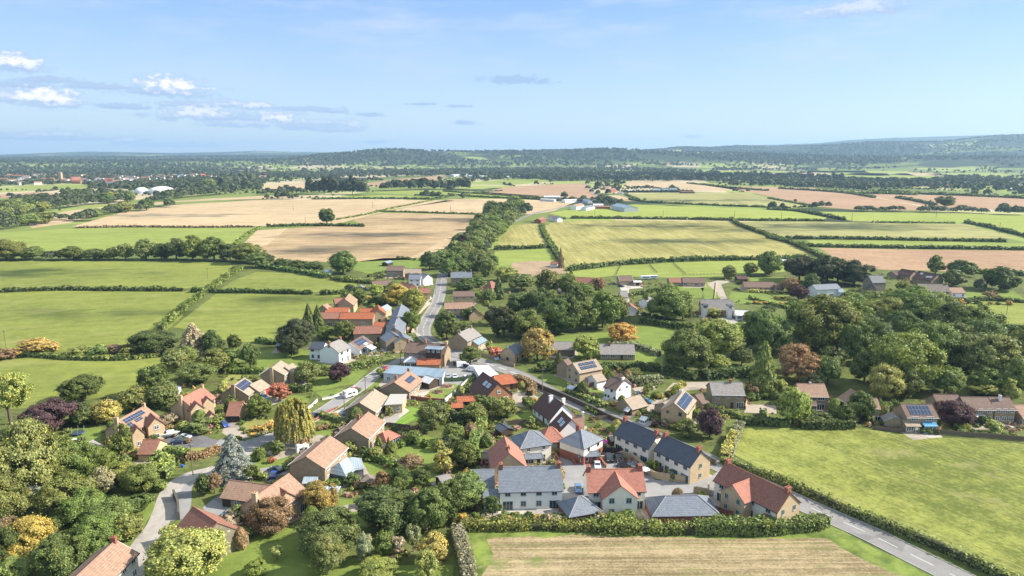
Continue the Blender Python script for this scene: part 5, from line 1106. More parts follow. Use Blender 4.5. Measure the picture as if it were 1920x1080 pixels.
T(644,516,50,48,'r','G','large round green tree at the hedge corner under the brown field'); T(745,575,46,42,'r','Y','yellow-green tree above the pale-slate terrace'); T(775,588,44,50,'r','L','yellow-green tree beside the street bend')
T(1008,682,62,70,'r','N','large golden orange tree right of the little slate outbuilding'); T(930,670,27,19,'b','R','low crimson shrub beside the little slate outbuilding'); T(1098,677,48,50,'r','L','yellow-green tree with pale trunk left of the grey-roofed bungalow on the green')
T(1167,647,60,40,'r','N','low orange-topped tree behind the grey-roofed bungalow on the green'); T(1250,606,86,78,'r','G','large spreading green tree in front of the double bungalow'); T(1284,708,92,90,'r','O','very large olive-bronze tree on the right of the green')
T(1340,684,92,88,'r','L','very large pale yellow-green tree behind the olive-bronze one'); T(1347,704,42,40,'r','L','small yellow-green tree at the foot of the olive-bronze tree'); T(1440,668,78,94,'r','G','left-hand large green tree of the central wood'); T(1540,668,124,122,'r','O','largest domed olive-green tree of the central wood')
T(1480,552,32,32,'r','M','reddish-brown round tree right of the long terraced-lawn bungalow'); T(1497,564,32,30,'r','C','dark purple tree right of the long terraced-lawn bungalow'); T(1428,744,58,108,'k','O','tall dark conifer right of the wide white-windowed house')
T(1495,722,78,74,'r','M','large orange-brown autumn tree behind the pink-brown roofed house'); T(1485,800,60,76,'r','L','bright yellow-green domed tree on the field edge'); T(1612,797,52,62,'r','D','dark green evergreen beside the sideways brown house')
T(1330,826,46,64,'r','C','dark purple plum tree behind the long road wall'); T(1787,802,66,52,'r','C','dark bronze tree in front of the brown row'); T(1861,815,28,28,'b','W','pale golden round shrub below the brown row'); T(1841,799,25,24,'b','D','dark round shrub left of the pale golden shrub')
T(1690,742,118,124,'r','L','huge pale-topped yellow-green tree left of centre in the right-hand wood'); T(1190,708,30,20,'b','Y','bright yellow shrub behind the white house by the wall'); T(868,478,22,40,'r','C','dark purple tree at the foot of the tree belt'); T(613,421,31,33,'r','D','lone round tree standing in the tan arable fields')
T(1770,390,34,24,'r','D','lone round tree between the far reddish fields at right'); T(1051,503,12,40,'c','M','slim brown conifer at the corner of the bare plot'); T(1071,518,9,16,'c','D','small dark conifer right of the bare plot')
def line(pts, n, w_, h, shapes, cols, jit=3, **k):
    seg = [math.dist(a, b) for a, b in zip(pts, pts[1:])]; tot = sum(seg)
    for i in range(n):
        s_ = (i+.5)/n*tot
        for (a, b), L in zip(zip(pts, pts[1:]), seg):
            if s_ <= L or b == pts[-1]: f = s_/L; break
            s_ -= L
        sc = rt.uniform(.75, 1.25)
        tree(a[0]+(b[0]-a[0])*f+rt.uniform(-jit, jit), a[1]+(b[1]-a[1])*f+rt.uniform(-jit*.3, jit*.3), w_*sc, h*sc*rt.uniform(.9, 1.1), rt.choice(shapes), rt.choice(cols), **k)
LAND += [(s_, *G(a, b), a, b) for s_, a, b in [('the lower left wood',120,980),('the lane bend',310,940),('the far left pastures',200,530),('the left meadow',150,700),('the bright green field',250,450),('the brown arable field',680,450),('the tan arable field',400,400),
  ('the maize field',1250,450),('the tree belt',915,450),('the ridge road farm',1100,382),('the central wood',1500,640),('the right-hand wood',1780,670),('the reddish field',1700,490),('the lime green field',1750,410),('the village green',1220,650),('the far left plain',120,380),('the poplar block',630,350),('the far right fields',1700,350),('the street top',830,505),('the road junction',960,690),('the bottom lawns',700,1040),('the allotments',770,485)]]
# hedge-line trees on the left, tree belt beside the road, far rows
for a in [(12,490,64,44,'r','O'),(62,489,46,22,'r','G'),(98,489,34,16,'r','O'),(138,489,46,18,'r','D'),(180,489,40,22,'r','D'),(214,489,38,26,'r','O'),(236,489,30,36,'r','O'),(275,489,40,40,'r','O'),(303,489,34,32,'r','D'),(331,489,42,44,'r','D'),(362,490,44,48,'r','G'),(402,491,50,48,'r','G'),(432,491,40,36,'r','D'),(465,496,64,40,'r','O'),(480,504,38,32,'r','G'),
          (498,496,34,22,'r','D'),(530,505,36,18,'r','D'),(560,508,36,20,'r','D'),(590,512,34,22,'r','D')]: T(*a)
line([(846,508),(872,488),(905,464),(940,436),(968,420)], 14, 34, 36, 'rrro', 'DGGO', 5); line([(820,500),(840,492),(865,470),(895,440),(935,412),(980,398)], 22, 30, 32, 'rrro', 'DGGO', 6); line([(900,500),(905,480),(925,450),(950,425),(990,402)], 16, 26, 26, 'rro', 'DGOO', 5); line([(835,520),(900,512),(925,500)], 7, 34, 34, 'rr', 'DDG', 5)
T(892,452,13,34,'p','D'); 
line([(578,365),(684,365)], 16, 13, 29, 'o', 'DDDK', 1); T(684,366,16,24,'o','M')
line([(712,358),(790,356),(880,354)], 15, 16, 19, 'ro', 'DDM', 2); line([(490,375),(560,372)], 4, 9, 11, 'r', 'DO', 8); T(522,374,13,16,'r','D'); T(536,374,13,17,'r','D')
line([(480,366),(575,363)], 10, 12, 12, 'r', 'DO', 2); line([(145,415),(190,405),(240,397)], 7, 26, 17, 'r', 'OOG', 2); T(262,396,20,15,'r','G'); T(275,395,28,24,'r','D'); T(318,389,20,16,'r','D')
line([(0,432),(40,425),(90,420)], 6, 30, 26, 'r', 'DGO', 3); line([(70,414),(110,410),(150,418)], 4, 18, 12, 'r', 'D', 4)
line([(0,412),(50,402),(110,392),(170,384),(240,378)], 26, 24, 18, 'r', 'GOLDO', 5); line([(10,395),(70,384),(140,378),(200,372)], 16, 24, 18, 'r', 'DGO', 5)
line([(290,378),(360,370),(430,362),(470,352)], 18, 20, 16, 'r', 'OOG', 4); line([(345,368),(420,350),(480,340)], 12, 22, 18, 'r', 'GO', 4); line([(1050,375),(1130,384),(1170,382)], 8, 12, 9, 'r', 'DK', 2); T(1058,373,13,14,'r','K')
line([(1605,397),(1690,396)], 8, 18, 8, 'r', 'D', 2); line([(1722,398),(1850,401)], 7, 22, 10, 'r', 'D', 2); line([(1870,402),(1920,404)], 4, 20, 18, 'r', 'D', 2); T(1125,352,16,14,'r','K')
line([(1100,352),(1110,362),(1130,372)], 4, 9, 7, 'r', 'K', 1)
# garden shrubs along boundaries
for pts, n, w_, h, cols in [
 ([(640,905),(690,925),(700,945)],6,16,14,'GDMO'),([(745,845),(770,830),(800,845)],5,16,16,'GOM'),([(590,905),(640,915)],4,12,9,'SG'),([(800,790),(860,770)],5,18,18,'GO'),([(735,806),(760,809),(790,806)],5,11,10,'MGT'),([(450,790),(455,812),(480,820),(515,812)],7,12,8,'NTOG'),
 ([(300,815),(330,820),(360,835)],5,12,9,'GTM'),([(420,822),(450,830)],3,12,10,'SG'),([(595,810),(640,800),(650,785)],6,10,8,'GMS'),([(620,745),(680,735)],5,9,7,'GO'),([(700,735),(740,735)],4,10,12,'SG'),([(712,700),(718,712)],2,14,14,'S'),
 ([(935,968),(980,972),(1050,975)],5,12,10,'OSG'),([(1130,690),(1165,700)],3,14,12,'NGC'),([(1190,770),(1240,795),(1290,820)],8,14,12,'GOS'),([(1225,745),(1245,750)],4,12,12,'YGO'),([(1260,775),(1320,790)],5,16,14,'GDS'),([(1320,770),(1400,790)],6,16,14,'GDS'),([(1400,755),(1440,748)],3,16,16,'GD'),
 ([(1620,795),(1700,808)],5,18,16,'DTG'),([(1710,812),(1760,815)],4,12,12,'DG'),([(1800,815),(1910,822)],6,16,12,'GDS'),([(1650,770),(1680,762)],4,14,14,'GN'),([(1100,770),(1120,780)],3,12,10,'GS'),([(1095,752),(1135,770)],2,10,8,'G'),([(1000,700),(1040,695)],3,12,10,'GD'),
 ([(690,560),(700,580)],3,14,10,'GY'),([(860,650),(880,640)],2,12,10,'G'),([(900,640),(925,660)],3,12,9,'MG'),([(1400,570),(1480,572)],8,12,6,'YNG'),([(1480,575),(1560,575)],6,16,12,'GO'),([(1660,600),(1760,560)],7,20,14,'GOW'),([(1790,570),(1900,572)],6,12,8,'DN'),
 ([(740,485),(800,490)],7,7,5,'DG'),([(700,530),(720,520)],2,10,8,'D'),([(640,560),(690,555)],4,14,12,'GD'),([(1190,590),(1240,600)],5,12,10,'GD'),([(1060,545),(1100,560)],3,14,12,'M'),([(850,535),(860,560)],3,10,8,'G'),([(600,690),(640,700)],3,10,8,'GO'),
 ([(430,715),(480,710)],3,10,8,'GO'),([(90,800),(130,815)],3,14,10,'O'),([(480,640),(520,650)],2,14,10,'D'),([(850,905),(860,940)],2,14,14,'G'),([(900,760),(960,745)],4,18,14,'OT'),([(985,800),(1010,806)],3,8,7,'O'),([(820,850),(860,830)],5,20,20,'GO'),([(800,785),(835,768)],3,20,20,'GO'),
 ([(890,760),(960,790)],4,26,26,'GO'),([(830,780),(870,800)],3,26,28,'OM')]: line(pts, n, w_, h, 'b' if h < 17 else 'r', cols, 3)
for a in [(812,815,58,60,'r','O'),(890,800,46,46,'r','O'),(945,790,50,46,'r','O'),(850,835,40,40,'r','G'),(465,1010,30,26,'b','G'),(520,1055,26,30,'s','W'),(480,1085,40,34,'r','L'),(420,1000,20,12,'b','G')]: T(*a)

# ---- distant woodland: one mass nobody could count ----
def inpoly(x, y, q):
    c = False; j = len(q)-1
    for i in range(len(q)):
        if (q[i][1] > y) != (q[j][1] > y) and x < (q[j][0]-q[i][0])*(y-q[i][1])/(q[j][1]-q[i][1])+q[i][0]: c = not c
        j = i
    return c
def masses():
    rs = np.random.default_rng(4); P_ = []; rr = random.Random(8)
    def ok(x, y):
        q = P(x, y, 0); 
        if q[0] < -40 or q[0] > 1960: return False
        return not any(inpoly(q[0], q[1], f) for f in POLYS)
    def add(x, y, h, w_=None): P_.append((x, y, land_z(x, y), h, w_ or h*rr.uniform(.8, 1.2)))
    # parcel edges in two rotated grids
    for ang, sp, y0, y1 in ((14, 190, 1050, 2600), (14, 260, 2600, 5200), (-8, 330, 4200, 9000)):
        ca, sa = math.cos(rad(ang)), math.sin(rad(ang)); R_ = y1*1.3; k = -R_
        while k < R_:
            for dr in (0, 1):
                off = k+rr.uniform(-.3, .3)*sp; s_ = -R_; keep = False
                while s_ < R_:
                    if rr.random() < .12: keep = rr.random() < .70
                    wob = 18*math.sin(s_*.006+k)
                    u, v = (s_, off+wob) if dr else (off+wob, s_); x, y = u*ca-v*sa, u*sa+v*ca
                    if keep and y > y0 and math.hypot(x, y) < y1 and abs(x) < y*.8+50 and ok(x, y): add(x, y, (rr.uniform(2, 3.2) if rr.random() < .72 else rr.uniform(5, 12)) if y1 > 3000 else (rr.uniform(2.5, 6) if rr.random() < .8 else rr.uniform(8, 14)), None if y1 < 3000 else 9)
                    s_ += rr.uniform(.5, 1.5)*(9 if y1 < 3000 else 15 if y1 < 6000 else 28)
            k += sp
    # woods: clumps given by their photo position (px, row, half width px, half depth rows, density)
    for cx, cy, hw, hd, n, h in [(150,334,160,2.0,260,13),(60,323,150,4,650,16),(200,321,190,4,600,15),(330,318,140,4,500,15),(480,330,120,3,300,15),(150,322,170,2,400,15),(90,327,100,2,200,14),(450,350,70,5,130,15),(560,330,90,4,320,16),(700,325,110,4,420,16),(820,326,100,3,420,18),(960,326,120,4,520,18),(1060,335,60,4,170,16),(1010,333,80,3,160,16),
        (1180,330,150,5,850,17),(1330,334,180,4,800,17),(1480,340,150,5,600,16),(1560,345,110,5,400,15),(1650,347,60,5,150,15),(1730,345,90,5,260,15),(1830,343,80,6,260,16),(1900,350,40,5,120,18),(1000,320,200,3,520,15),(1250,318,160,3,420,15),(1450,322,150,3,300,15),(1600,318,200,3,380,15),
        (250,350,90,5,180,14),(330,345,60,5,140,14),(420,340,80,4,160,14),(60,344,90,3,120,12),(100,335,110,1.6,150,11),(300,335,120,2.5,220,11),(700,300,250,3,500,14),(1000,302,300,4,800,15),(1300,300,300,4,800,15),(1650,303,250,4,500,14),(600,312,140,3,350,14),(300,310,300,3,500,13),(1860,320,80,6,240,15),(1800,333,100,2,160,13),
        (80,372,80,3,70,9),(160,365,60,4,70,11),(220,367,30,4,40,11)]:
        for _ in range(int(n*((1.15 if cy > 314 else .7) if cx < 1400 or cy > 340 else .22))):
            px = cx+rs.normal()*hw*.55; py = cy+rs.normal()*hd*.6
            if py < 296.5: continue
            x, y = G(px, py)
            if ok(x, y): add(x, y, h*rr.uniform(.45, 1.0))
    # wooded slopes of the hills
    for _ in range(22000):
        u = rs.uniform(-60, 1980); d = rs.uniform(4300, 8300); x = (u-960)*CP/FP*d; y = d
        if land_z(x, y) > 14 and (math.sin(x*.004)+math.sin(y*.006+x*.002)+.8*math.sin(x*.011+y*.009)) > -.9: add(x, y, rr.uniform(9, 15))
    for x, y, h, w_ in EXTRA: P_.append((x, y, 0, h, w_))
    A = np.array(P_); n = len(A)
    print('distant trees', n)
    # near ones get many leaf clumps, far ones few
    dist = np.hypot(A[:, 0], A[:, 1]); C = []; N = []; SZ = []
    for lo, hi, m_, sz in ((0, 1700, 260, .17), (1700, 3200, 36, .42), (3200, 30000, 14, .62)):
        k = A[(dist >= lo) & (dist < hi)]
        if not len(k): continue
        q = sph(len(k)*m_, rs); q[:, 2] = np.abs(q[:, 2])*1.0-.25*rs.random(len(q)); B = np.repeat(k, m_, 0)
        rad_ = .82+.25*rs.random(len(q)); c = np.stack([B[:, 0]+q[:, 0]*B[:, 4]*.5*rad_, B[:, 1]+q[:, 1]*B[:, 4]*.5*rad_, B[:, 2]+B[:, 3]*(.45+.52*q[:, 2]*rad_)], 1)
        c[:, 2] = np.maximum(c[:, 2], B[:, 2]+.3); C.append(c); N.append(q+np.array([0, 0, .2])); SZ.append(B[:, 3]*sz)
    C = np.vstack(C); N = np.vstack(N); SZ = np.concatenate(SZ)
    me = leafmesh('distant_woodland', C, N, SZ[:, None].repeat(1, 1) if 0 else 1.0, rs) if 0 else None
    # per-clump size
    n = len(C); d = N+rs.normal(size=(n, 3))*.4; d /= np.linalg.norm(d, axis=1)[:, None]; a = np.cross(d, rs.normal(size=(n, 3))); a /= np.linalg.norm(a, axis=1)[:, None]; b = np.cross(d, a); s = (SZ*(.7+.6*rs.random(n)))[:, None]
    v = np.stack([C-a*s*.5-b*s*.5, C+a*s*.5-b*s*.45, C+a*s*.45+b*s*.5, C-a*s*.5+b*s*.5], 1).reshape(-1, 3)
    me = bpy.data.meshes.new('distant_woodland'); me.vertices.add(4*n); me.vertices.foreach_set('co', v.astype(np.float32).ravel()); me.loops.add(4*n); me.loops.foreach_set('vertex_index', np.arange(4*n, dtype=np.int32)); me.polygons.add(n)
    me.polygons.foreach_set('loop_start', np.arange(0, 4*n, 4, dtype=np.int32)); me.polygons.foreach_set('loop_total', np.full(n, 4, np.int32)); me.materials.append(M_LEAF); me.update(calc_edges=True)
    o = link('distant_woodland', me); o.color = (.085, .105, .045, 1); tag(o, 'far hedgerow trees and woods of the plain and the hills beyond', 'woodland', kind='stuff')
masses()
# ================= hedges, walls, fences =================
rh = np.random.default_rng(21)
def hedge(pts, w_, h, col, label=None, loose=.0, world=False, cat='hedge', name='hedge'):
    c = pts if world else GL(pts); c = smooth(c, 4) if len(c) > 2 else c
    C = []; N = []; v = []; f = []; d0 = min(math.hypot(*p) for p in c)
    s = max(.20, d0*.0016)*(1.15 if loose else 1)
    prof_ = [(-.5,0,-1,.1),(-.5,.8,-1,.3),(-.32,1,-.3,1),(.32,1,.3,1),(.5,.8,1,.3),(.5,0,1,.1)]
    for a, b in zip(c, c[1:]):
        L = math.hypot(b[0]-a[0], b[1]-a[1]); 
        if L < .01: continue
        dx, dy = (b[0]-a[0])/L, (b[1]-a[1])/L; per = 2*h+w_; n = int(L*per/(s*s)*1.05)+2
        u = rh.random(n)*L; q = rh.random(n)*per; side = np.where(q < h, -1, np.where(q < h+w_, 0, 1))
        xo = np.where(side == 0, (q-h)-w_/2, side*w_/2*(1-.15*rh.random(n))); zo = np.where(side == -1, q, np.where(side == 0, h*(1-.06*rh.random(n)), q-h-w_)); zo = np.where(side == 1, np.clip(zo, 0, h), zo)
        gx, gy = a[0]+u*dx, a[1]+u*dy
        wob = 1+(loose*1.1+.05)*(np.sin(gx*.55+gy*.4)*.4+np.sin(gx*.21-gy*.17+2)*.5+np.sin(gx*1.3+gy*.9)*.25) + (loose*.8+.03)*rh.normal(size=n)*.35
        zo = zo*wob; xo = xo*(1+(wob-1)*.8)
        x = a[0]+dx*u-dy*xo; y = a[1]+dy*u+dx*xo; C.append(np.stack([x, y, zo], 1))
        nx = np.where(side == 0, 0, side); N.append(np.stack([-dy*nx, dx*nx, np.where(side == 0, 1, .35)], 1))
        if loose > .25:   # stray shoots
            k = int(n*.12); u = rh.random(k)*L; xo = (rh.random(k)-.5)*w_; zz = h*(1+loose*rh.random(k)*.9); C.append(np.stack([a[0]+dx*u-dy*xo, a[1]+dy*u+dx*xo, zz], 1)); N.append(rh.normal(size=(k, 3))*.3+np.array([0, 0, 1]))
    me = leafmesh(name, np.vstack(C), np.vstack(N), s*1.25, rh, tilt=.5)
    # solid twiggy core
    o = link(name, me); o.color = vary(LC[col], .08)
    core = []; ff = []
    for i, p in enumerate(c):
        a = c[max(i-1, 0)]; b = c[min(i+1, len(c)-1)]; L = math.hypot(b[0]-a[0], b[1]-a[1]) or 1; nx, ny = -(b[1]-a[1])/L, (b[0]-a[0])/L
        for sx, z in ((-.38, -.1), (-.38, h*.82), (.38, h*.82), (.38, -.1)): core.append((p[0]+nx*sx*w_, p[1]+ny*sx*w_, z))
    for i in range(len(c)-1):
        for k in range(3): ff.append((4*i+k, 4*i+k+1, 4*i+4+k+1, 4*i+4+k))
    ff += [(0,1,2,3), tuple(4*(len(c)-1)+k for k in (3,2,1,0))]
    co = link('twigs', mesh('twigs', core, ff, [M_TWIG]), o)
    m_ = c[len(c)//2]; q = P(*m_)
    tag(o, label, cat)
    if not label:
        PEND.append((o, CW[col].replace('trimmed ', 'neat ')+' hedge', m_[0], m_[1], q[0], q[1]))
    return o
M_TWIG = plain('twiggy_growth', (.045,.05,.02), .95, scale=2)
hedge([(1352,868),(1400,884),(1460,905),(1520,930),(1590,962),(1660,990),(1740,1022),(1820,1058),(1900,1098),(1960,1130)], 2.0, 1.9, 'O', 'long loose roadside hedge along the large green field at lower right', .35)
hedge([(862,992),(950,991),(1040,992),(1120,994)], 2.4, 1.5, 'O', 'scrubby hedge of mixed colours below the slate pair', .55)
hedge([(1110,995),(1200,997),(1300,999)], 3.0, 2.0, 'O', 'reedy olive scrub hedge below the wide slate garage', .6)
hedge([(1300,998),(1380,999),(1460,998),(1520,992),(1548,984)], 3.2, 3.0, 'G', 'thick dark trimmed hedge in front of the red-roofed corner house', .2)
hedge([(856,1000),(868,1040),(882,1100)], 2.6, 2.4, 'P', 'grey-green vertical hedge at the left side of the stubble field', .4)
hedge([(905,800),(895,820),(888,845),(876,872)], 3.0, 3.4, 'S', 'tall fresh green clipped hedge left of the pyramid houses', .1)
hedge([(1378,818),(1368,838),(1358,862)], 2.6, 2.0, 'W', 'golden-topped clipped hedge at the corner of the large green field', .08)
hedge([(1388,800),(1374,835),(1366,862)], 1.8, 1.3, 'P', 'low scrubby grey hedge beside the golden-topped hedge', .5)
for a in [([(0,548),(60,546),(120,544),(200,545),(345,546)],3,2.2,'D','long dark hedge between the two broad left pastures',.25),([(360,548),(420,549),(470,549),(585,552)],3,2.2,'D','dark hedge continuing right between the left pastures',.25),
 ([(600,553),(640,551),(672,546)],3,2,'D','short dark hedge right of the hedge gap near the barns',.3),([(300,620),(330,594),(350,575),(372,560),(400,540),(430,518),(452,506)],3,2.4,'G','diagonal hedge dropping left between the pastures',.4),
 ([(486,502),(520,506),(560,512),(615,522)],4,2.6,'G','dark sloping hedge below the brown arable field',.3),([(622,524),(650,528),(700,532)],4,2.4,'G','hedge from the round corner tree to the bungalows',.4),
 ([(500,426),(560,424),(610,424),(683,425)],3,2.6,'D','dark hedge under the lone round field tree',.3),([(140,428),(250,426),(360,427),(475,426)],3,1.6,'M','thin brown hedge above the bright green field',.3),
 ([(440,460),(462,442),(486,428)],3,1.8,'G','short diagonal hedge right of the bright green field',.3),([(585,374),(700,373),(810,374),(825,372)],3,2.6,'D','dark hedge along the narrow lime strip',.3),
 ([(632,412),(690,402),(740,390),(790,380),(840,370)],3,1.2,'G','thin diagonal grassy hedge between the tan fields',.3),([(705,397),(760,398),(850,401),(925,403)],3,1.4,'D','thin dark hedge above the brown arable field',.3),
 ([(840,365),(900,370),(1000,374),(1050,376)],3,2.6,'D','dark hedge above the middle tan field',.3),([(780,366),(850,368),(890,362),(940,358)],3,2,'D','dark hedge left of the reddish ridge field',.3),([(830,359),(960,368),(1020,372)],3,2,'D','dark hedge under the reddish ridge field',.3),
 ([(928,468),(960,467),(1010,466),(1032,464),(1042,475),(1052,492)],4,2.6,'D','dark square-cornered hedge round the playing field',.3),([(1016,422),(1020,436),(1030,455),(1042,470)],4,2.2,'G','curving hedge on the left edge of the maize field',.4),
 ([(1066,508),(1110,503),(1160,497),(1200,494),(1250,491),(1330,488),(1400,488),(1510,486)],4,2.8,'D','long dark hedge along the near edge of the maize field',.4),([(1070,410),(1120,410),(1200,411),(1290,412),(1370,414)],4,2.6,'D','dark hedge along the far edge of the maize field',.3),
 ([(1370,411),(1385,422),(1410,432),(1440,442),(1470,452),(1500,464),(1530,478),(1560,492)],4,2.6,'D','long diagonal dark hedge right of the maize field',.3),([(1475,448),(1520,448),(1600,449),(1700,451),(1885,454)],4,2.4,'D','dark hedge above the narrow green strip at right',.3),
 ([(1440,446),(1500,460),(1530,463),(1700,466),(1860,468),(1960,470)],4,2.4,'D','dark hedge above the near reddish field',.3),([(1300,412),(1400,414),(1545,415)],4,2.4,'D','dark hedge between the bright strip and olive field',.3),
 ([(1440,393),(1500,397),(1550,406),(1584,413)],4,2.6,'D','curved hedge left of the lime green field',.3),([(1635,417),(1700,418),(1790,419)],3,1.2,'G','thin hedge under the lime green field',.3),([(1810,418),(1850,426),(1890,436),(1940,448)],4,3,'D','thick diagonal hedge at the right edge of the lime field',.25),
 ([(1180,374),(1210,379),(1300,384),(1400,388),(1480,391)],4,2.2,'D','dark hedge below the olive field by the farm',.3),([(1172,365),(1185,370),(1200,377)],4,1.6,'D','short diagonal hedge left of the olive field',.3),([(1440,372),(1480,379),(1530,388)],4,1.6,'D','thin hedge below the long reddish field',.3),
 ([(1290,344),(1340,349),(1400,355),(1440,358)],5,2.4,'D','dark hedge on the ridge left of the long reddish field',.3),([(1460,354),(1530,358),(1590,363),(1640,371)],5,3,'D','dark hedge between far reddish fields',.4),([(1680,371),(1720,378),(1755,386)],5,3,'D','dark hedge left of the lone far right tree',.4),
 ([(1650,358),(1720,364),(1800,367),(1930,373)],5,4,'D','long dark hedge beyond the far right tree',.4),([(1590,363),(1660,364),(1720,366)],5,4,'G','grassy dark bank right of the far reddish fields',.4),
 ([(1165,361),(1220,361),(1300,361)],4,4,'K','very dark hedge below the far grey barns',.2),([(1175,352),(1225,352)],4,3,'K','short very dark hedge above the glasshouse',.2),([(1820,512),(1870,515),(1935,518)],4,2.6,'D','dark hedge below the near reddish field at right',.4),
 ([(1440,490),(1480,492),(1535,493)],4,2,'D','hedge behind the dark open paddock shed',.4),([(1030,410),(1060,411)],3,2,'D','clipped hedge in front of the cottage pair',.1)]: hedge(*a[:5], loose=a[5])
# garden hedges
for a in [([(1126,697),(1180,693),(1238,697)],3.2,2.8,'D','tall dark hedge between the solar house and the green'),([(1176,720),(1205,722),(1240,718)],3.2,3,'P','tall tan beech hedge behind the white house by the wall'),([(1245,700),(1305,713)],3,3,'D','dark hedge left of the wide white-windowed house'),
 ([(1250,745),(1268,732),(1282,722)],2.4,1.5,'W','yellow-green clipped hedge between two driveways'),([(1010,694),(1040,690),(1060,692)],3.4,3,'D','dark clipped hedge left of the orange house corner'),([(560,856),(545,873),(530,884)],2,1,'S','low hedge by the blue cars'),
 ([(445,888),(470,893),(505,900)],1.8,1.3,'S','bright low clipped hedge in front of the attached garage'),([(295,848),(330,853),(352,858)],2.2,2.0,'S','clipped green hedge behind the lane fence'),([(352,862),(380,858),(412,846)],2.0,1.8,'M','brown clipped beech hedge along the junction lawn'),
 ([(470,808),(500,806),(520,790)],2.4,1.3,'N','golden clipped hedge round the willow lawn'),([(423,700),(460,700),(492,700)],2.4,2.2,'G','long square hedge behind the twin-solar-panel house'),([(540,732),(565,735),(585,732)],2,2,'D','dark hedge in front of the round garden tree'),
 ([(570,912),(610,910),(640,908)],1.6,1.2,'S','low green hedge below the conservatory house'),([(620,700),(650,695),(690,688),(715,680)],3,2.4,'G','garden hedge in front of the solar bungalow'),([(962,712),(985,718),(1000,732),(992,742)],2.6,2.0,'M','brown curved hedge round the brick chalet drive'),
 ([(985,755),(993,762),(1002,770)],2.4,2.2,'G','dark hedge left of the chocolate-roofed cottage'),([(480,642),(500,644),(530,646)],2,2,'G','mown hedge beside the tiny grey hut'),([(1165,560),(1200,552),(1210,553)],2,2,'D','small square hedge beside the white drive'),
 ([(1380,532),(1395,534)],2,2,'D','small hedge by the turning area'),([(1150,650),(1200,655),(1235,668)],3,2.4,'P','scrubby hedge at the right end of the green'),([(1790,566),(1860,564),(1920,568)],2.4,2,'D','dark hedge above the right-hand paddock'),
 ([(1200,605),(1280,618),(1300,620)],3,3,'D','dark hedge at the top of the village green'),([(1320,712),(1400,705),(1420,712)],4,3.4,'D','dark hedge behind the wide white-windowed house'),([(1395,795),(1440,797),(1480,800)],2.6,2.2,'D','dark clipped hedge at the far edge of the large green field'),
 ([(1500,802),(1560,803),(1600,802)],3,2.6,'D','dark hedge right of the yellow-green domed tree'),([(1450,560),(1480,562)],2,1.5,'Y','yellow border hedge on the terraced lawn'),([(0,672),(60,668),(140,674),(240,674),(300,668)],3,1.8,'O','mixed hedge above the left meadow'),
 ([(1400,548),(1490,552)],2,1.6,'W','clipped hedge below the long bungalow'),([(305,898),(318,885),(318,870)],2.6,2.6,'S','fresh green hedge on the left of the lane bend')]: hedge(*a[:5], loose=.08)
for i, (pts, col) in enumerate([([(700,742),(725,750),(745,762)],'G'),([(738,805),(755,818),(770,832)],'D'),([(600,780),(625,788),(652,794)],'S'),([(862,800),(880,785),(900,768)],'O'),([(430,740),(460,738),(492,742)],'D'),([(350,778),(385,775),(418,776)],'G'),([(232,748),(280,760),(330,772)],'O'),
  ([(870,742),(882,722),(890,706)],'G'),([(1062,735),(1095,748),(1140,765)],'S'),([(1225,775),(1260,795),(1300,812)],'G'),([(1430,775),(1432,790)],'D'),([(1560,760),(1570,792)],'G'),([(1655,770),(1665,795)],'D'),([(1790,770),(1795,808)],'G'),([(690,860),(720,868),(742,880)],'G'),([(560,700),(600,705),(650,702)],'O'),
  ([(860,545),(900,556),(915,575)],'G'),([(690,520),(720,512),(740,512)],'D'),([(1230,560),(1262,572),(1290,590)],'D'),([(1405,560),(1450,572),(1490,582)],'S'),([(1620,560),(1660,552),(1700,556)],'O'),([(110,800),(150,790),(190,792)],'O')]):
    hedge(pts, 1.6, 1.5, col, None, .2)
def wall(pts, h, w_, mat, label, name='garden_wall', cat='wall', cap=True, world=False, sm=True):
    c = GL(pts); c = smooth(c, 5) if len(c) > 2 and sm else c; v = []; f = []
    for i, p in enumerate(c):
        a = c[max(i-1, 0)]; b = c[min(i+1, len(c)-1)]; L = math.hypot(b[0]-a[0], b[1]-a[1]) or 1; nx, ny = -(b[1]-a[1])/L, (b[0]-a[0])/L
        for s_, z in ((-1, -.2), (-1, h), (1, h), (1, -.2)): v.append((p[0]+nx*s_*w_/2, p[1]+ny*s_*w_/2, z))
    for i in range(len(c)-1):
        for k in range(3): f.append((4*i+k, 4*i+k+1, 4*i+5+k, 4*i+4+k))
    f += [(0,1,2,3), tuple(4*(len(c)-1)+k for k in (3,2,1,0))]
    o = tag(link(name, mesh(name, v, f, [mat])), label, cat)
    if cap:
        v2 = []
        for i, p in enumerate(c):
            a = c[max(i-1, 0)]; b = c[min(i+1, len(c)-1)]; L = math.hypot(b[0]-a[0], b[1]-a[1]) or 1; nx, ny = -(b[1]-a[1])/L, (b[0]-a[0])/L
            for s_, z in ((-1, h+.003), (-1, h+.1), (1, h+.1), (1, h+.003)): v2.append((p[0]+nx*s_*(w_/2+.06), p[1]+ny*s_*(w_/2+.06), z))
        link('coping', mesh('coping', v2, f, [CAPM.get(mat.name, M_CONC)]), o)
    return o
CAPM = {WM['hamd'].name: plain('dark_coping', (.12,.10,.08)), WM['brick'].name: WM['brick'], WM['ham'].name: WM['ham']}
DW = masonry('dark_wall_stone', (.13,.10,.075), (.09,.07,.055)); CAPM[DW.name] = plain('mossy_coping', (.10,.09,.07))
wall([(990,716),(1015,730),(1050,744),(1100,766),(1150,790),(1210,815),(1260,836),(1310,858),(1342,873)], 1.7, .45, DW, 'very long dark stone wall along the far side of the main road')
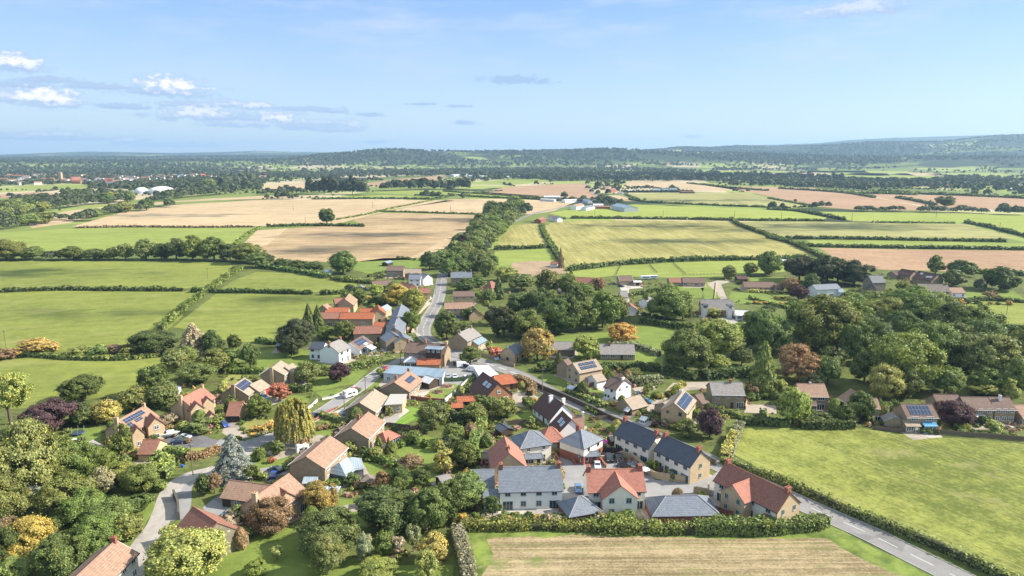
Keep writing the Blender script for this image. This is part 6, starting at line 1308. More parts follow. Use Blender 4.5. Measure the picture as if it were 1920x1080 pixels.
wall([(1122,864),(1155,858),(1172,852)], 1.3, .35, WM['ham'], 'low honey stone wall behind the parked black cars'); wall([(1165,856),(1185,862),(1200,874),(1212,886)], 1.6, .35, WM['ham'], 'curved honey stone wall right of the parked black cars', sm=True)
wall([(1212,886),(1228,896),(1256,901)], 1.7, .35, WM['ham'], 'curved honey stone wall below the nearer cream terrace'); wall([(1265,902),(1294,905)], 1.7, .35, WM['ham'], 'short honey stone wall right of the dark gate')
wall([(1300,925),(1328,930),(1328,916)], 1.9, .4, WM['ham'], 'honey stone garden wall beside the red-roofed corner house', sm=False)
wall([(1034,843),(1045,862),(1052,872)], 1.0, .3, WM['brick'], 'low brick wall left of the steep short drive'); wall([(1058,850),(1072,864),(1078,872)], 1.0, .3, WM['brick'], 'low brick wall between drive and brick-based pyramid house', sm=False); wall([(1122,860),(1136,878)], 1.0, .3, WM['brick'], 'low brick wall left of the parked black cars')
wall([(604,750),(626,746),(645,737),(665,727)], .8, .3, WM['pale'], 'pale low wall beside the estate road verge', sm=False); wall([(568,773),(585,762),(595,752)], .8, .3, WM['pale'], 'pale low wall beside the red maple lawn', sm=False)
wall([(590,790),(612,775),(634,765)], .6, .3, WM['brick'], 'low brick wall on the near side of the estate road', sm=False); wall([(326,932),(334,952),(336,975)], 2.0, .4, DW, 'dark stone wall casting shade on the lane')
wall([(898,666),(930,676),(950,684),(965,688)], 1.4, .4, WM['hamd'], 'old stone wall below the little slate outbuilding'); wall([(1398,768),(1400,758)], 1.2, .3, WM['ham'], 'short stone wall right of the wide white-windowed house')
wall([(834,755),(858,735),(882,712)], 1.4, .25, WM['pale'], 'long pale garden wall left of the brick chalet house', sm=False); wall([(770,748),(800,752),(833,754)], 1.2, .25, WM['brick'], 'dark brick wall below the flowerbed lawn', sm=False)
wall([(772,628),(778,604),(790,585),(806,570)], 1.2, .35, WM['ham'], 'sunlit stone wall on the inside of the street bend'); wall([(-10,672),(12,668),(30,662)], 1.2, .35, WM['stone'], 'grey stone wall at the left edge above the meadow')
wall([(715,760),(690,790),(720,800)], .5, .3, WM['pale'], 'low white wall edging the striped lawn', sm=False); wall([(1340,562),(1343,530)], .6, .3, WM['ham'], 'straight low wall beside the turning area lawn', sm=False)
wall([(1000,700),(1002,712)], 1, .3, WM['stone'], 'short grey wall by the road junction', sm=False) if 0 else None
def fence(pts, h, label, m=None, name='fence'):
    c = GL(pts); r = empty(name, (*c[0], 0)); tag(r, label, 'fence'); ox, oy = c[0]; m = m or M_TIMB; g = MB()
    for a, b in zip(c, c[1:]):
        L = math.hypot(b[0]-a[0], b[1]-a[1]); n = max(1, round(L/1.9)); ang = math.atan2(b[1]-a[1], b[0]-a[0]); M = Matrix.Translation((a[0]-ox, a[1]-oy, 0)) @ Matrix.Rotation(ang, 4, 'Z')
        for i in range(n):
            q = MB(); q.box(i*L/n+.07, (i+1)*L/n-.07, -.03, .03, .1, h-.05)
            for z in (.4, h-.35): q.box(i*L/n+.07, (i+1)*L/n-.07, .03, .08, z, z+.1)
            for k in range(10): x = i*L/n+.1+k*(L/n-.2)/10; q.box(x, x+.1, -.05, -.03, .1, h-.08)
            b0 = len(g.v); g.v += [tuple(M @ Vector(p)) for p in q.v]; g.f += [tuple(b0+k for k in ff) for ff in q.f]
            post = MB().box(-.06, .06, -.07, .07, 0, h+.05); link('post', mesh('post', [tuple(M @ (Vector(p)+Vector((i*L/n, 0, 0)))) for p in post.v], post.f, [m]), r)
    link('panels', g.me('panels', m), r); return r
M_TIMBR = plain('red_brown_fence', (.22,.10,.07), scale=5); M_TIMBG = plain('green_fence', (.10,.16,.08), scale=5); M_TIMBK = plain('dark_fence', (.055,.05,.045), scale=5)
fence([(1075,734),(1100,728),(1124,722)], 1.9, 'red-brown timber fence left of the white house by the wall', M_TIMBR); fence([(820,716),(850,716),(882,714)], 1.8, 'green timber fence at the near side of the van yard', M_TIMBG)
fence([(283,856),(315,862),(348,872)], 1.9, 'grey timber fence beside the lane bend'); fence([(952,797),(980,795),(1012,793)], 1.6, 'rustic timber fence behind the cream pyramid house lawn'); fence([(1104,789),(1122,788),(1140,786)], 1.5, 'pale timber fence left of the farther cream terrace')
fence([(1122,848),(1150,850),(1180,852)], 1.8, 'dark timber fence behind the low honey wall', M_TIMBK); fence([(1210,882),(1230,888),(1258,880)], 1.7, 'grey timber fence enclosing the terrace back garden'); fence([(1338,960),(1358,968),(1374,972)], 1.9, 'orange-brown timber fence beside the wide slate garage', M_TIMBR)
fence([(1095,915),(1100,930)], 1.8, 'short dark fence left of the red centre-gabled house', M_TIMBK); fence([(692,800),(730,800),(770,805)], 1.5, 'long grey fence under the striped lawn'); fence([(850,685),(880,692),(910,695)], 1.8, 'dark yard fence behind the white vans', M_TIMBK)
fence([(1740,812),(1800,818),(1860,822),(1925,828)], 1.6, 'long grey garden fence along the far field edge at right'); fence([(1640,805),(1680,810),(1735,812)], 1.2, 'low weathered fence below the blue conservatory house'); fence([(890,868),(910,872),(932,870)], 1.6, 'brown fence left of the stone gable house', M_TIMBR)
fence([(640,818),(690,905)], 1.5, 'timber fence between the two large pink houses') if 0 else None
def rails(pts, label):
    c = GL(pts); r = empty('paddock_fence', (*c[0], 0)); tag(r, label, 'fence', 'post and rail paddock fences'); ox, oy = c[0]; g = MB(); gp = MB()
    for a, b in zip(c, c[1:]):
        L = math.hypot(b[0]-a[0], b[1]-a[1]); n = max(1, round(L/2.6))
        for i in range(n+1): x = a[0]+(b[0]-a[0])*i/n-ox; y = a[1]+(b[1]-a[1])*i/n-oy; gp.box(x-.1, x+.1, y-.1, y+.1, 0, 1.3)
        for z in (.5, 1.0): g.cyl((a[0]-ox, a[1]-oy, z), (b[0]-ox, b[1]-oy, z), .07, .07, 4)
    link('rails', g.me('rails', M_TIMB), r); link('posts', gp.me('posts', M_TIMB), r)
rails([(1155,516),(1160,505),(1168,494)], 'left of three rail fences crossing the long meadow'); rails([(1232,512),(1225,505),(1218,497)], 'middle of three rail fences crossing the long meadow'); rails([(1285,514),(1272,503),(1262,494)], 'right of three rail fences crossing the long meadow')
rails([(1280,517),(1320,516),(1372,515)], 'rail fence along the near edge of the long meadow')
# ================= vehicles =================
def carpaint():
    m, t, b = newmat('car_paint', .25, .6); oi = t.add('ShaderNodeObjectInfo'); t.l.new(oi.outputs['Color'], b.inputs['Base Color']); b.inputs['Coat Weight'].default_value = .6; return m
M_CAR = carpaint(); M_TYRE = plain('tyre_rubber', (.02,.02,.02)); M_RIM = plain('wheel_rim', (.45,.45,.46), .3); M_LAMP = plain('lamp_glass', (.75,.75,.72), .1); M_RLAMP = plain('rear_lamp', (.45,.02,.02), .2)
def loft(prof_, w0, w1f, zs):  # side profile polygon (x,z) extruded over y with tucked upper edge
    v = []; n = len(prof_)
    for y, k in ((-1, 1), (1, 1)):
        for x, z in prof_: ww = w0*(w1f if z > zs else 1); v.append((x, y*ww/2, z))
    f = [tuple(range(n-1, -1, -1)), tuple(range(n, 2*n))]+[(i, (i+1) % n, n+(i+1) % n, n+i) for i in range(n)]
    return v, f
CARS = {}
def carparts(kind):
    if kind in CARS: return CARS[kind]
    L, W = dict(car=(4.3,1.78), suv=(4.6,1.9), van=(5.4,2.0))[kind]
    if kind == 'van':
        bp = [(-2.65,.3),(2.6,.3),(2.65,.75),(2.5,1.15),(1.9,1.3),(1.2,2.2),(-2.6,2.3),(-2.68,1.2)]; gp = [(1.22,2.05),(1.85,1.33),(1.93,1.34),(1.32,2.12)]; zs = 1.35
        gl = [[(.4,1.35),(1.75,1.35),(1.15,2.0),(.4,2.0)]]
    else:
        hh = 1.45 if kind == 'car' else 1.72; bb = .92 if kind == 'car' else 1.08; L2 = L/2
        bp = [(-L2,.35),(-L2+.1,.25),(L2-.1,.25),(L2,.4),(L2-.04,.68),(L2-.25,bb-.12),(L2-1.1,bb),(L2-1.9,hh-.03),(-L2+1.4,hh),(-L2+.5,bb+.08),(-L2+.02,bb-.02)]
        zs = bb+.1; gp = None
        gl = [[(-L2+.72,bb+.05),(L2-1.2,bb+.05),(L2-1.93,hh-.1),(-L2+1.42,hh-.09)]]
    v, f = loft(bp, W, .80, zs); body = mesh('body', v, f, [M_CAR])
    g = MB()
    for q in gl:
        wb, wt = W*.5+.006, W*.5*.80+.012
        for s_ in (-1, 1):
            pts = [(x, s_*(wb*.985 if z < zs+.05 else wt), z) for x, z in q]
            if kind != 'van': pts = [(x, s_*(W*.5*.80+.03 if z > zs else W*.5+.004), z) for x, z in q]
            g.poly(pts if s_ < 0 else pts[::-1])
    if kind == 'van': g.poly([(1.24,-.72,2.19),(1.24,.72,2.19),(1.93,.78,1.32),(1.93,-.78,1.32)][::-1])
    else:
        L2 = L/2; o = .02
        g.poly([(L2-1.14,-W*.42,bb+.04+o),(L2-1.14,W*.42,bb+.04+o),(L2-1.86,W*.36,hh-.05+o),(L2-1.86,-W*.36,hh-.05+o)]); g.poly([(-L2+.56,W*.40,bb+.12+o),(-L2+.56,-W*.40,bb+.12+o),(-L2+1.34,-W*.36,hh-.03+o),(-L2+1.34,W*.36,hh-.03+o)])
    win = g.me('windows', M_GLASS)
    wh = MB().cyl((0,-.11,0), (0,.11,0), .33, .33, 16).me('tyre', M_TYRE); rim = MB().cyl((0,-.125,0), (0,.125,0), .2, .2, 12).me('rim', M_RIM)
    hl = MB().box(-.03,.05,-.17,.17,-.07,.07).me('headlight', M_LAMP); rl = MB().box(-.05,.03,-.13,.13,-.09,.09).me('rear_light', M_RLAMP)
    CARS[kind] = (L, W, body, win, wh, rim, hl, rl); return CARS[kind]
CCW = dict(black=(.012,.012,.014), white=(.75,.75,.75), silver=(.42,.44,.46), blue=(.02,.06,.30), navy=(.02,.03,.07), red=(.42,.015,.02), grey=(.12,.13,.14), lblue=(.10,.22,.42), teal=(.05,.16,.22))
def car(px, py, qx, qy, col, label, kind='car', group=None):
    """(px,py) middle of the car on the ground; (qx,qy) a point its nose points at"""
    x, y = G(px, py); x2, y2 = G(qx, qy); a = math.atan2(y2-y, x2-x); L, W, body, win, wh, rim, hl, rl = carparts(kind)
    r = empty('parked_'+('van' if kind == 'van' else 'car'), (x, y, .075), a); tag(r, label, 'van' if kind == 'van' else 'car', group)
    o = link('body', body, r); o.color = (*CCW[col], 1); link('windows', win, r)
    for sx in (-.31, .31):
        for sy in (-1, 1):
            q = link('wheel', wh, r, (sx*L, sy*(W/2-.1), .33)); link('rim', rim, q)
    z = .72 if kind != 'van' else .85
    for sy in (-1, 1): link('headlight', hl, r, (L/2-.08, sy*(W/2-.28), z)); link('rear_light', rl, r, (-L/2+.02, sy*(W/2-.2), z+.05))
for a in [(345,823,365,823,'silver','silver car on the tarmac drive, right of the white boat'),(334,832,352,830,'navy','dark blue car nearest the stone garage on the tarmac drive'),(421,799,430,806,'blue','blue car beside the double garage'),(216,858,224,864,'white','white campervan beside the grey bungalow','van'),
 (517,884,500,880,'black','black estate car at the foot of the cross-gabled house drive'),(514,893,522,880,'blue','bright blue car beside the black estate car'),(433,966,445,961,'teal','blue-green car partly hidden by the cross-gabled house'),(586,783,575,789,'navy','dark car parked on the near side of the estate road'),
 (496,748,505,753,'lblue','pale blue car in front of the red garage door'),(664,733,672,729,'red','red car towing the white caravan on the estate road'),(649,776,655,765,'lblue','light blue car on the tan bungalow drive'),(1055,847,1050,835,'grey','dark grey car on the steep short drive'),
 (1141,862,1146,872,'black','left of two black cars side by side behind the honey wall','suv'),(1159,862,1164,872,'black','right of two black cars side by side behind the honey wall','suv'),(1171,876,1160,874,'black','black car parked nearest the red centre-gabled house roof'),(1190,875,1198,866,'grey','dark car beside the curved honey stone wall'),
 (1120,876,1122,886,'white','white car behind the red centre-gabled roof'),(1084,920,1086,934,'lblue','grey-blue car between the slate pair and red gable house'),(1196,742,1205,746,'navy','dark blue car behind the stone garage'),(1213,755,1222,757,'teal','teal car on the gravel beside the yellow shrub'),
 (868,688,890,686,'white','white van in the yard, left and behind the other','van'),(885,696,868,694,'white','nearer white van in the van yard','van'),(840,709,842,716,'silver','leftmost silver car along the green yard fence'),(853,709,855,716,'white','middle pale car along the green yard fence'),(872,710,865,707,'white','white saloon at the right end of the green yard fence'),
 (829,683,829,676,'lblue','blue car at the end of the orange corrugated range'),(721,693,728,685,'red','red car beside the yard gate'),(857,596,866,596,'blue','blue car in front of the pale pink-roofed cottage'),(907,542,907,550,'white','white car parked by the pyramid-roofed outbuilding'),
 (1165,538,1172,539,'navy','dark car on the white drive near two caravans'),(1378,597,1386,600,'grey','dark car on the drive of the grey dormer house'),(678,539,690,541,'white','white car beside the orange-gabled bungalow'),(690,545,700,546,'grey','grey car beside the orange-gabled bungalow'),(745,519,752,519,'blue','blue car below the far brown pair'),(1112,359,1110,356,'white','tiny white car on the ridge road'),(1117,366,1119,370,'white','second tiny white car lower on the ridge road')]:
    car(*a[:6], kind=a[6] if len(a) > 6 else 'car')
def caravan(px, py, ang, L, label, name='caravan'):
    x, y = G(px, py); r = empty(name, (x, y, .07), rad(ang)); tag(r, label, 'caravan'); h = L/2
    v, f = loft([(-h,.5),(h-.2,.5),(h,.9),(h-.15,2.2),(h-.6,2.55),(-h+.3,2.55),(-h,2.2)], 2.2, .97, 2.3); link('body', mesh('body', v, f, [M_WHITE]), r)
    g = MB().box(-h*.6, -h*.1, -1.13, -1.09, 1.3, 1.9).box(h*.2, h*.6, -1.13, -1.09, 1.3, 1.9).box(h-.02, h+.03, -.7, .7, 1.25, 1.9); link('windows', g.me('windows', M_GLASS), r)
    link('door', MB().box(-.05*h, .12*h, -1.14, -1.1, .6, 2.3).me('door', M_CONC), r)
    for sy in (-1, 1): link('wheel', MB().cyl((0, sy*1.0-.1, .3), (0, sy*1.0+.1, .3), .3, .3, 14).me('wheel', M_TYRE), r)
    link('drawbar', MB().box(h, h+1.2, -.05, .05, .45, .55).me('drawbar', M_DARK), r)
caravan(657,744,45,5,'white caravan on the estate road behind the red car'); caravan(1210,524,5,7,'larger left white caravan behind the double bungalow garden'); caravan(1225,523,-5,6.5,'smaller right white caravan behind the double bungalow garden'); caravan(568,849,30,3.6,'white camper trailer on the gravel drive of the conservatory house')
def boat():
    x, y = G(318, 820); r = empty('boat_on_trailer', (x, y, .5), rad(20)); tag(r, 'white motor boat on a trailer at the left of the tarmac drive', 'boat')
    v = []; 
    for z, w_, l0, l1 in ((0, .5, -2.6, 1.8), (.5, 1.0, -2.9, 2.5), (1.05, 1.2, -3.0, 3.2)):
        for t_ in range(9): u = t_/8; x_ = l0+(l1-l0)*u; y_ = w_*(1-max(0, u-.45)**2*3.3); v.append((x_, -y_, z)); v.append((x_, y_, z))
    f = []
    for k in (0, 1):
        for t_ in range(8):
            for s_ in (0, 1): a = k*18+2*t_+s_; f.append((a, a+2, a+20, a+18) if s_ == 0 else (a, a+18, a+20, a+2))
    f += [(36+2*t_, 36+2*t_+2, 36+2*t_+3, 36+2*t_+1) for t_ in range(8)]+[(0, 18, 19, 1), (18, 36, 37, 19)]
    link('hull', mesh('hull', v, f, [M_WHITE]), r); link('cabin', MB().box(-.6, 1.3, -.75, .75, 1.05, 1.65).me('cabin', M_WHITE), r); link('windscreen', MB().box(-1.0, -.62, -.8, .8, 1.1, 1.9).me('windscreen', M_GLASS), r)
    link('trailer', MB().box(-2.5, 3.4, -.08, .08, -.25, -.1).box(-.8, -.6, -1.1, 1.1, -.25, -.12).me('trailer', M_DARK), r)
    for sy in (-1, 1): link('wheel', MB().cyl((-.7, sy*1.15-.1, -.15), (-.7, sy*1.15+.1, -.15), .3, .3, 14).me('wheel', M_TYRE), r)
boat()
# ================= poles, signs and small garden things =================
def pole(px, py, h, label, kind='t', px2=None):
    x, y = G(px, py); r = empty('telegraph_pole' if kind == 't' else 'street_lamp', (x, y, 0)); tag(r, label, 'pole' if kind == 't' else 'street lamp', 'telegraph poles' if kind == 't' else None)
    if kind == 't':
        k = max(1, math.hypot(x, y)/500); link('post', MB().cyl((0,0,0), (0,0,h), .15*k, .10*k, 10).me('post', M_TIMB), r); link('crossarm', MB().box(-.8, .8, -.06, .06, h-.6, h-.45).me('crossarm', M_TIMB), r)
        g = MB()
        for xx in (-.7, -.25, .25, .7): g.cyl((xx, 0, h-.45), (xx, 0, h-.25), .05, .04, 6)
        link('insulators', g.me('insulators', M_WHITE), r)
    else:
        link('post', MB().cyl((0,0,0), (0,0,h), .09, .06, 8).me('post', M_CONC), r); link('arm', MB().cyl((0,0,h-.1), (-1.0,0,h+.15), .045, .04, 6).me('arm', M_CONC), r); link('lamp_head', MB().box(-1.5, -.95, -.13, .13, h+.08, h+.22).me('lamp_head', M_LEAD), r)
for a in [(362,890,9,'telegraph pole at the lane junction fence'),(686,748,8.5,'telegraph pole beside the caravan on the estate road'),(716,697,9,'telegraph pole beside the blue-grey workshop'),(751,681,9,'telegraph pole above the blue-grey workshop'),(1017,735,9,'telegraph pole above the chocolate-roofed cottage'),
 (1098,746,8,'pale pole beside the white house by the wall'),(1242,703,8,'pale pole on the green beside the dark hedge'),(838,590,8,'pole beside the pale pink-roofed cottage'),(816,552,8,'left pale pole on the street bend'),(839,545,8,'right pale pole on the street bend'),(1885,605,14,'tall dark pole in the right-hand paddock'),
 (390,523,8,'pale pole beside the diagonal hedge'),(12,655,9,'pale pole at the left edge of the pasture'),(550,396,10,'leftmost thin pole in the tan arable fields'),(573,422,10,'thin pole left of the lone round tree'),(699,390,10,'thin pole near the diagonal grassy hedge'),(845,398,10,'thin pole in the middle tan field'),(883,680,7,'pole behind the white vans'),
 (1115,408,10,'first thin pole behind the maize field hedge'),(1243,408,10,'second thin pole behind the maize field hedge'),(1377,409,10,'third thin pole behind the maize field hedge'),(1465,412,10,'thin pole in the bright strip at right'),(1597,414,10,'left thin pole in the lime green field'),(1755,408,10,'middle thin pole in the lime green field'),(1873,438,12,'right pole on the thick diagonal hedge'),(646,768,6.5,'thin pale pole beside the tan bungalow drive')]: pole(*a)
pole(1188,818,6,'grey street lamp beside the farther cream terrace','l'); pole(560,790,6,'grey street lamp beside the weeping willow','l')
def lump(name, cat, label, px, py, parts):
    x, y = G(px, py); r = empty(name, (x, y, .05), 0); tag(r, label, cat)
    for nm, g, m in parts: link(nm, g.me(nm, m), r)
    return r
M_PINK = plain('pink_fabric', (.65,.08,.38)); M_BLUE = plain('blue_plastic', (.03,.12,.55)); M_GREENP = plain('green_cover', (.10,.30,.10)); M_NET = plain('dark_net', (.05,.07,.06))
def parasol(px, py, m, label, R_=1.4, h=2.3):
    g = MB(); n = 8; b = [(R_*math.cos(6.2832*i/n), R_*math.sin(6.2832*i/n), h-.5) for i in range(n)]
    for i in range(n): g.poly([b[i], b[(i+1) % n], (0, 0, h)]); g.poly([b[(i+1) % n], b[i], (0, 0, h-.06)])
    lump('parasol', 'parasol', label, px, py, [('canopy', g, m), ('pole', MB().cyl((0,0,0),(0,0,h),.03,.03,6), M_TIMB), ('base', MB().cyl((0,0,0),(0,0,.1),.3,.3,10), M_CONC)])
parasol(1131,838,M_PINK,'bright pink parasol in the garden left of the farther terrace'); parasol(1208,890,M_WHITE,'white parasol in the terrace back garden',1.7,2.2); parasol(1263,893,M_DARK,'dark red parasol beside the grey terrace fence',1.2,2.2)
def pyr(w_, d, he_, hr_, ov=.3):
    g = MB(); X, Y = w_/2+ov, d/2+ov; b = [(-X,-Y,he_),(X,-Y,he_),(X,Y,he_),(-X,Y,he_)]
    for i in range(4): g.poly([b[i], b[(i+1) % 4], (0, 0, hr_)])
    g.poly(b[::-1]); return g
g = MB()
for i in range(6): a = i*1.0472; g.box(1.5*math.cos(a)-.06, 1.5*math.cos(a)+.06, 1.5*math.sin(a)-.06, 1.5*math.sin(a)+.06, 0, 2.1)
lump('gazebo', 'gazebo', 'thatch-brown pyramid gazebo on the lawn right of the conservatory', 690, 912, [('roof', pyr(3, 3, 2.1, 3.4), RM['thatch']), ('posts', g, M_TIMB), ('bench', MB().box(-1.2, 1.2, .9, 1.3, .4, .5), M_TIMB)])
house('summer_house', 'pale grey timber summer house below the brown gazebo', 'summer house', None, ((688,924,689,932), 3.0, 2.1, 3.2, 'white', 'timber', D(L='', F='', R='d', fm=M_WHITE)))
g = MB()
for i in range(6): g.box(-2+i*.8-.04, -2+i*.8+.04, -1.5, 1.5, 2.1, 2.2)
for x in (-2, 2):
    for y in (-1.5, 1.5): g.box(x-.05, x+.05, y-.05, y+.05, 0, 2.1)
lump('pergola', 'pergola', 'white-slatted glass veranda behind the garden hedge of the cross-gabled house', 622, 932, [('frame', g, M_WHITE), ('glazing', MB().box(-2, 2, -1.5, 1.5, 2.12, 2.16), RM['glassr'])])
def tramp(px, py, label):
    g = MB().cyl((0,0,.75), (0,0,.8), 1.9, 1.9, 20); l = MB(); n = MB()
    for i in range(6): a = i*1.0472; l.cyl((1.85*math.cos(a), 1.85*math.sin(a), 0), (1.85*math.cos(a), 1.85*math.sin(a), 2.4), .04, .04, 5)
    n.cyl((0,0,.8), (0,0,.86), 2.0, 1.95, 20, cap=False); lump('trampoline', 'trampoline', label, px, py, [('mat', g, M_NET), ('legs', l, M_LEAD), ('pad', n, M_BLUE)])
tramp(147, 815, 'trampoline with blue pad on the lawn under the dark trees'); 
g = MB().box(-1.8, 1.8, -.8, .8, .1, .75)
lump('covered_boat', 'boat', 'small pale tarpaulin-covered dinghy below the trampoline', 147, 828, [('cover', g, plain('grey_tarpaulin', (.55,.60,.60)))])
for i, (px, py, nm, cat, lb, m, s_) in enumerate([(655,870,'storage_box','box','green garden box beside the large pink house',M_GREENP,(2.2,.9,1.0)),(342,876,'wheelie_bin','bin','blue recycling boxes at the end of the lane fence',M_BLUE,(.7,.5,.6)),(1143,695,'garden_shed',None,None,None,None)]):
    if cat: lump(nm, cat, lb, px, py, [('body', MB().box(-s_[0]/2, s_[0]/2, -s_[1]/2, s_[1]/2, 0, s_[2]*.85), m), ('lid', MB().box(-s_[0]/2-.05, s_[0]/2+.05, -s_[1]/2-.05, s_[1]/2+.05, s_[2]*.86, s_[2]), m)])
house('garden_shed', 'small blue-grey shed inside the long road wall', 'shed', None, ((1068,721,1080,725), 2.6, 1.9, 3.0, 'metal', 'timber', {}))
house('greenhouse', 'small glass greenhouse inside the long road wall right of the stone garage', 'greenhouse', None, ((1203,779,1214,782), 2.3, 1.6, 2.6, 'glassr', 'glass', D(fm=M_WHITE)))
house('garden_shed', 'grey-roofed shed at the left of the stone garage gable', 'shed', None, ((1176,762,1184,765), 2.6, 1.9, 3.0, 'white', 'timber', {}))
house('garden_shed', 'dark timber shed behind the tall fresh green hedge', 'shed', None, ((938,793,952,802), 3.0, 2.2, 4.0, 'slated', 'timber', {}))
house('garden_shed', 'brown shed roof in the orchard beside the light green tree', 'shed', None, ((822,895,844,890), 3.2, 2.2, 5.5, 'grey', 'timber', {}))
house('garden_shed', 'small shed with pale roof in the garden left of the farther terrace', 'shed', None, ((1141,818,1149,817), 2.8, 2.1, 3.4, 'grey', 'timber', {}))
house('shelter', 'teal-framed garden shelter behind the tall stone chimneyed house', 'shelter', None, ((328,724,336,724), 3.0, 2.2, 3.2, 'metal', 'white', {}))
# notice board on the verge by the junction
g = MB().box(-.9, .9, -.04, .04, .9, 1.9)
lump('notice_board', 'sign', 'pale blue notice board on the verge by the old stone wall', 931, 679, [('board', g, plain('pale_blue_board', (.35,.52,.70))), ('posts', MB().box(-.85,-.75,-.05,.05,0,.9).box(.75,.85,-.05,.05,0,.9), M_TIMB)])
# round flower beds on the lawn
def bed(px, py, r_, label):
    x, y = G(px, py); v = [(0, 0, .25)]+[(r_*math.cos(6.2832*i/14)*(1+.12*math.sin(i*2.1)), r_*math.sin(6.2832*i/14), .04) for i in range(14)]
    o = tag(link('flower_bed', mesh('flower_bed', v, [(0, 1+i, 1+(i+1) % 14) for i in range(14)], [GM['soil']]), None), label, 'flower bed'); o.location = (x, y, 0)
    n = 160; a = rh.random(n)*6.28; q = np.sqrt(rh.random(n))*r_*.9; C = np.stack([q*np.cos(a), q*np.sin(a), .25+.35*rh.random(n)], 1); me = leafmesh('flowers', C, np.tile([0, 0, 1.0], (n, 1)), .3, rh)
    f = link('flowers', me, o); f.color = (.25, .14, .13, 1)
bed(838,725,2.6,'round pink flower bed in the middle of the garden lawn'); bed(822,736,1.9,'smaller flower bed below the round pink one')
def person(px, py, shirt, label, turn=0.0, step=.12):
    """standing figure grown from a jointed skeleton"""
    x, y = G(px, py); s_ = 1.0
    J = [((0,0,.98),.15),((0,0,1.18),.13),((0,.01,1.40),.155),((0,.01,1.52),.065),((0,-.01,1.62),.085),((0,-.01,1.74),.075),
         ((.10,0,.90),.10),((.11,-step,.50),.07),((.11,-step*.6,.09),.045),((.11,-step*.6-.16,.04),.04),((-.10,0,.90),.10),((-.11,step*.5,.50),.07),((-.11,step,.09),.045),((-.11,step-.16,.04),.04),
         ((.20,.0,1.43),.065),((.27,-.03,1.14),.045),((.25,-.16,.92),.035),((.25,-.20,.84),.03),((-.20,.0,1.43),.065),((-.27,.02,1.14),.045),((-.26,-.08,.90),.035),((-.26,-.11,.82),.03)]
    E = [(0,1),(1,2),(2,3),(3,4),(4,5),(0,6),(6,7),(7,8),(8,9),(0,10),(10,11),(11,12),(12,13),(2,14),(14,15),(15,16),(16,17),(2,18),(18,19),(19,20),(20,21)]
    me = bpy.data.meshes.new('body'); me.from_pydata([j[0] for j in J], E, []); o = link('person', me, None, (x, y, .04), turn); tag(o, label, 'person', 'people on the lawn')
    m = o.modifiers.new('skin', 'SKIN'); 
    if not me.skin_vertices: me.attributes.new
    import bmesh
    bm = bmesh.new(); bm.from_mesh(me); L = bm.verts.layers.skin.verify()
    for v, j in zip(bm.verts, J): v[L].radius = (j[1], j[1]*.85)
    bm.verts.ensure_lookup_table(); bm.verts[0][L].use_root = True; bm.to_mesh(me); bm.free()
    o.modifiers.new('sub', 'SUBSURF').levels = 1; o.modifiers['sub'].render_levels = 2
    mt, t, b = newmat('clothed_figure', .8, .2); tc = t.add('ShaderNodeTexCoord'); q = t.add('ShaderNodeSeparateXYZ', {0: tc.outputs['Object']}); z = q.outputs[2]
    c = t.mix(t.math('GREATER_THAN', z, .95), (.05,.05,.07), shirt); c = t.mix(t.math('GREATER_THAN', z, 1.5), c, (.5,.32,.24)); ax = t.math('ABSOLUTE', q.outputs[0])
    c = t.mix(t.math('MULTIPLY', t.math('LESS_THAN', z, .90), t.math('GREATER_THAN', ax, .2)), c, (.5,.32,.24)); t.l.new(c, b.inputs['Base Color']); me.materials.append(mt)
    h = MB(); h.cyl((0,.02,1.66), (0,.0,1.86), .105, .05, 10); link('hair', h.me('hair', plain('brown_hair', (.06,.035,.02))), o)
person(742,870,(.6,.6,.62),'person in a pale top standing on the lawn, left of two',2.6); person(749,872,(.03,.08,.45),'person in a bright blue top on the lawn, right of two',3.6)
# ================= garden planting =================
def clear(x, y, m=0.0):
    for cx, cy, an, hx, hy in HFOOT:
        dx, dy = x-cx, y-cy
        if abs(dx) > 40 or abs(dy) > 40: continue
        u = dx*math.cos(an)+dy*math.sin(an); v = -dx*math.sin(an)+dy*math.cos(an)
        if abs(u) < hx+m and abs(v) < hy+m: return False
    for c, w_ in ROADS:
        for p in c[::2]:
            if abs(p[0]-x) < w_*.5+2.2 and abs(p[1]-y) < w_*.5+2.2: return False
    q = P(x, y)
    return not any(inpoly(q[0], q[1], f) for f in YARDS)
VILLAGE = [(0,800),(120,790),(330,690),(480,690),(600,650),(590,560),(700,520),(830,490),(930,505),(1080,530),(1350,515),(1480,520),(1780,520),(1880,560),(1780,560),(1640,600),(1400,620),(1150,610),(960,640),(1050,660),(1250,700),(1420,740),(1700,740),(1930,760),(1930,820),(1640,800),(1400,800),(1350,860),(1220,930),(940,960),(860,1080),(420,1080),(300,1000),(300,880),(200,860),(60,860)]
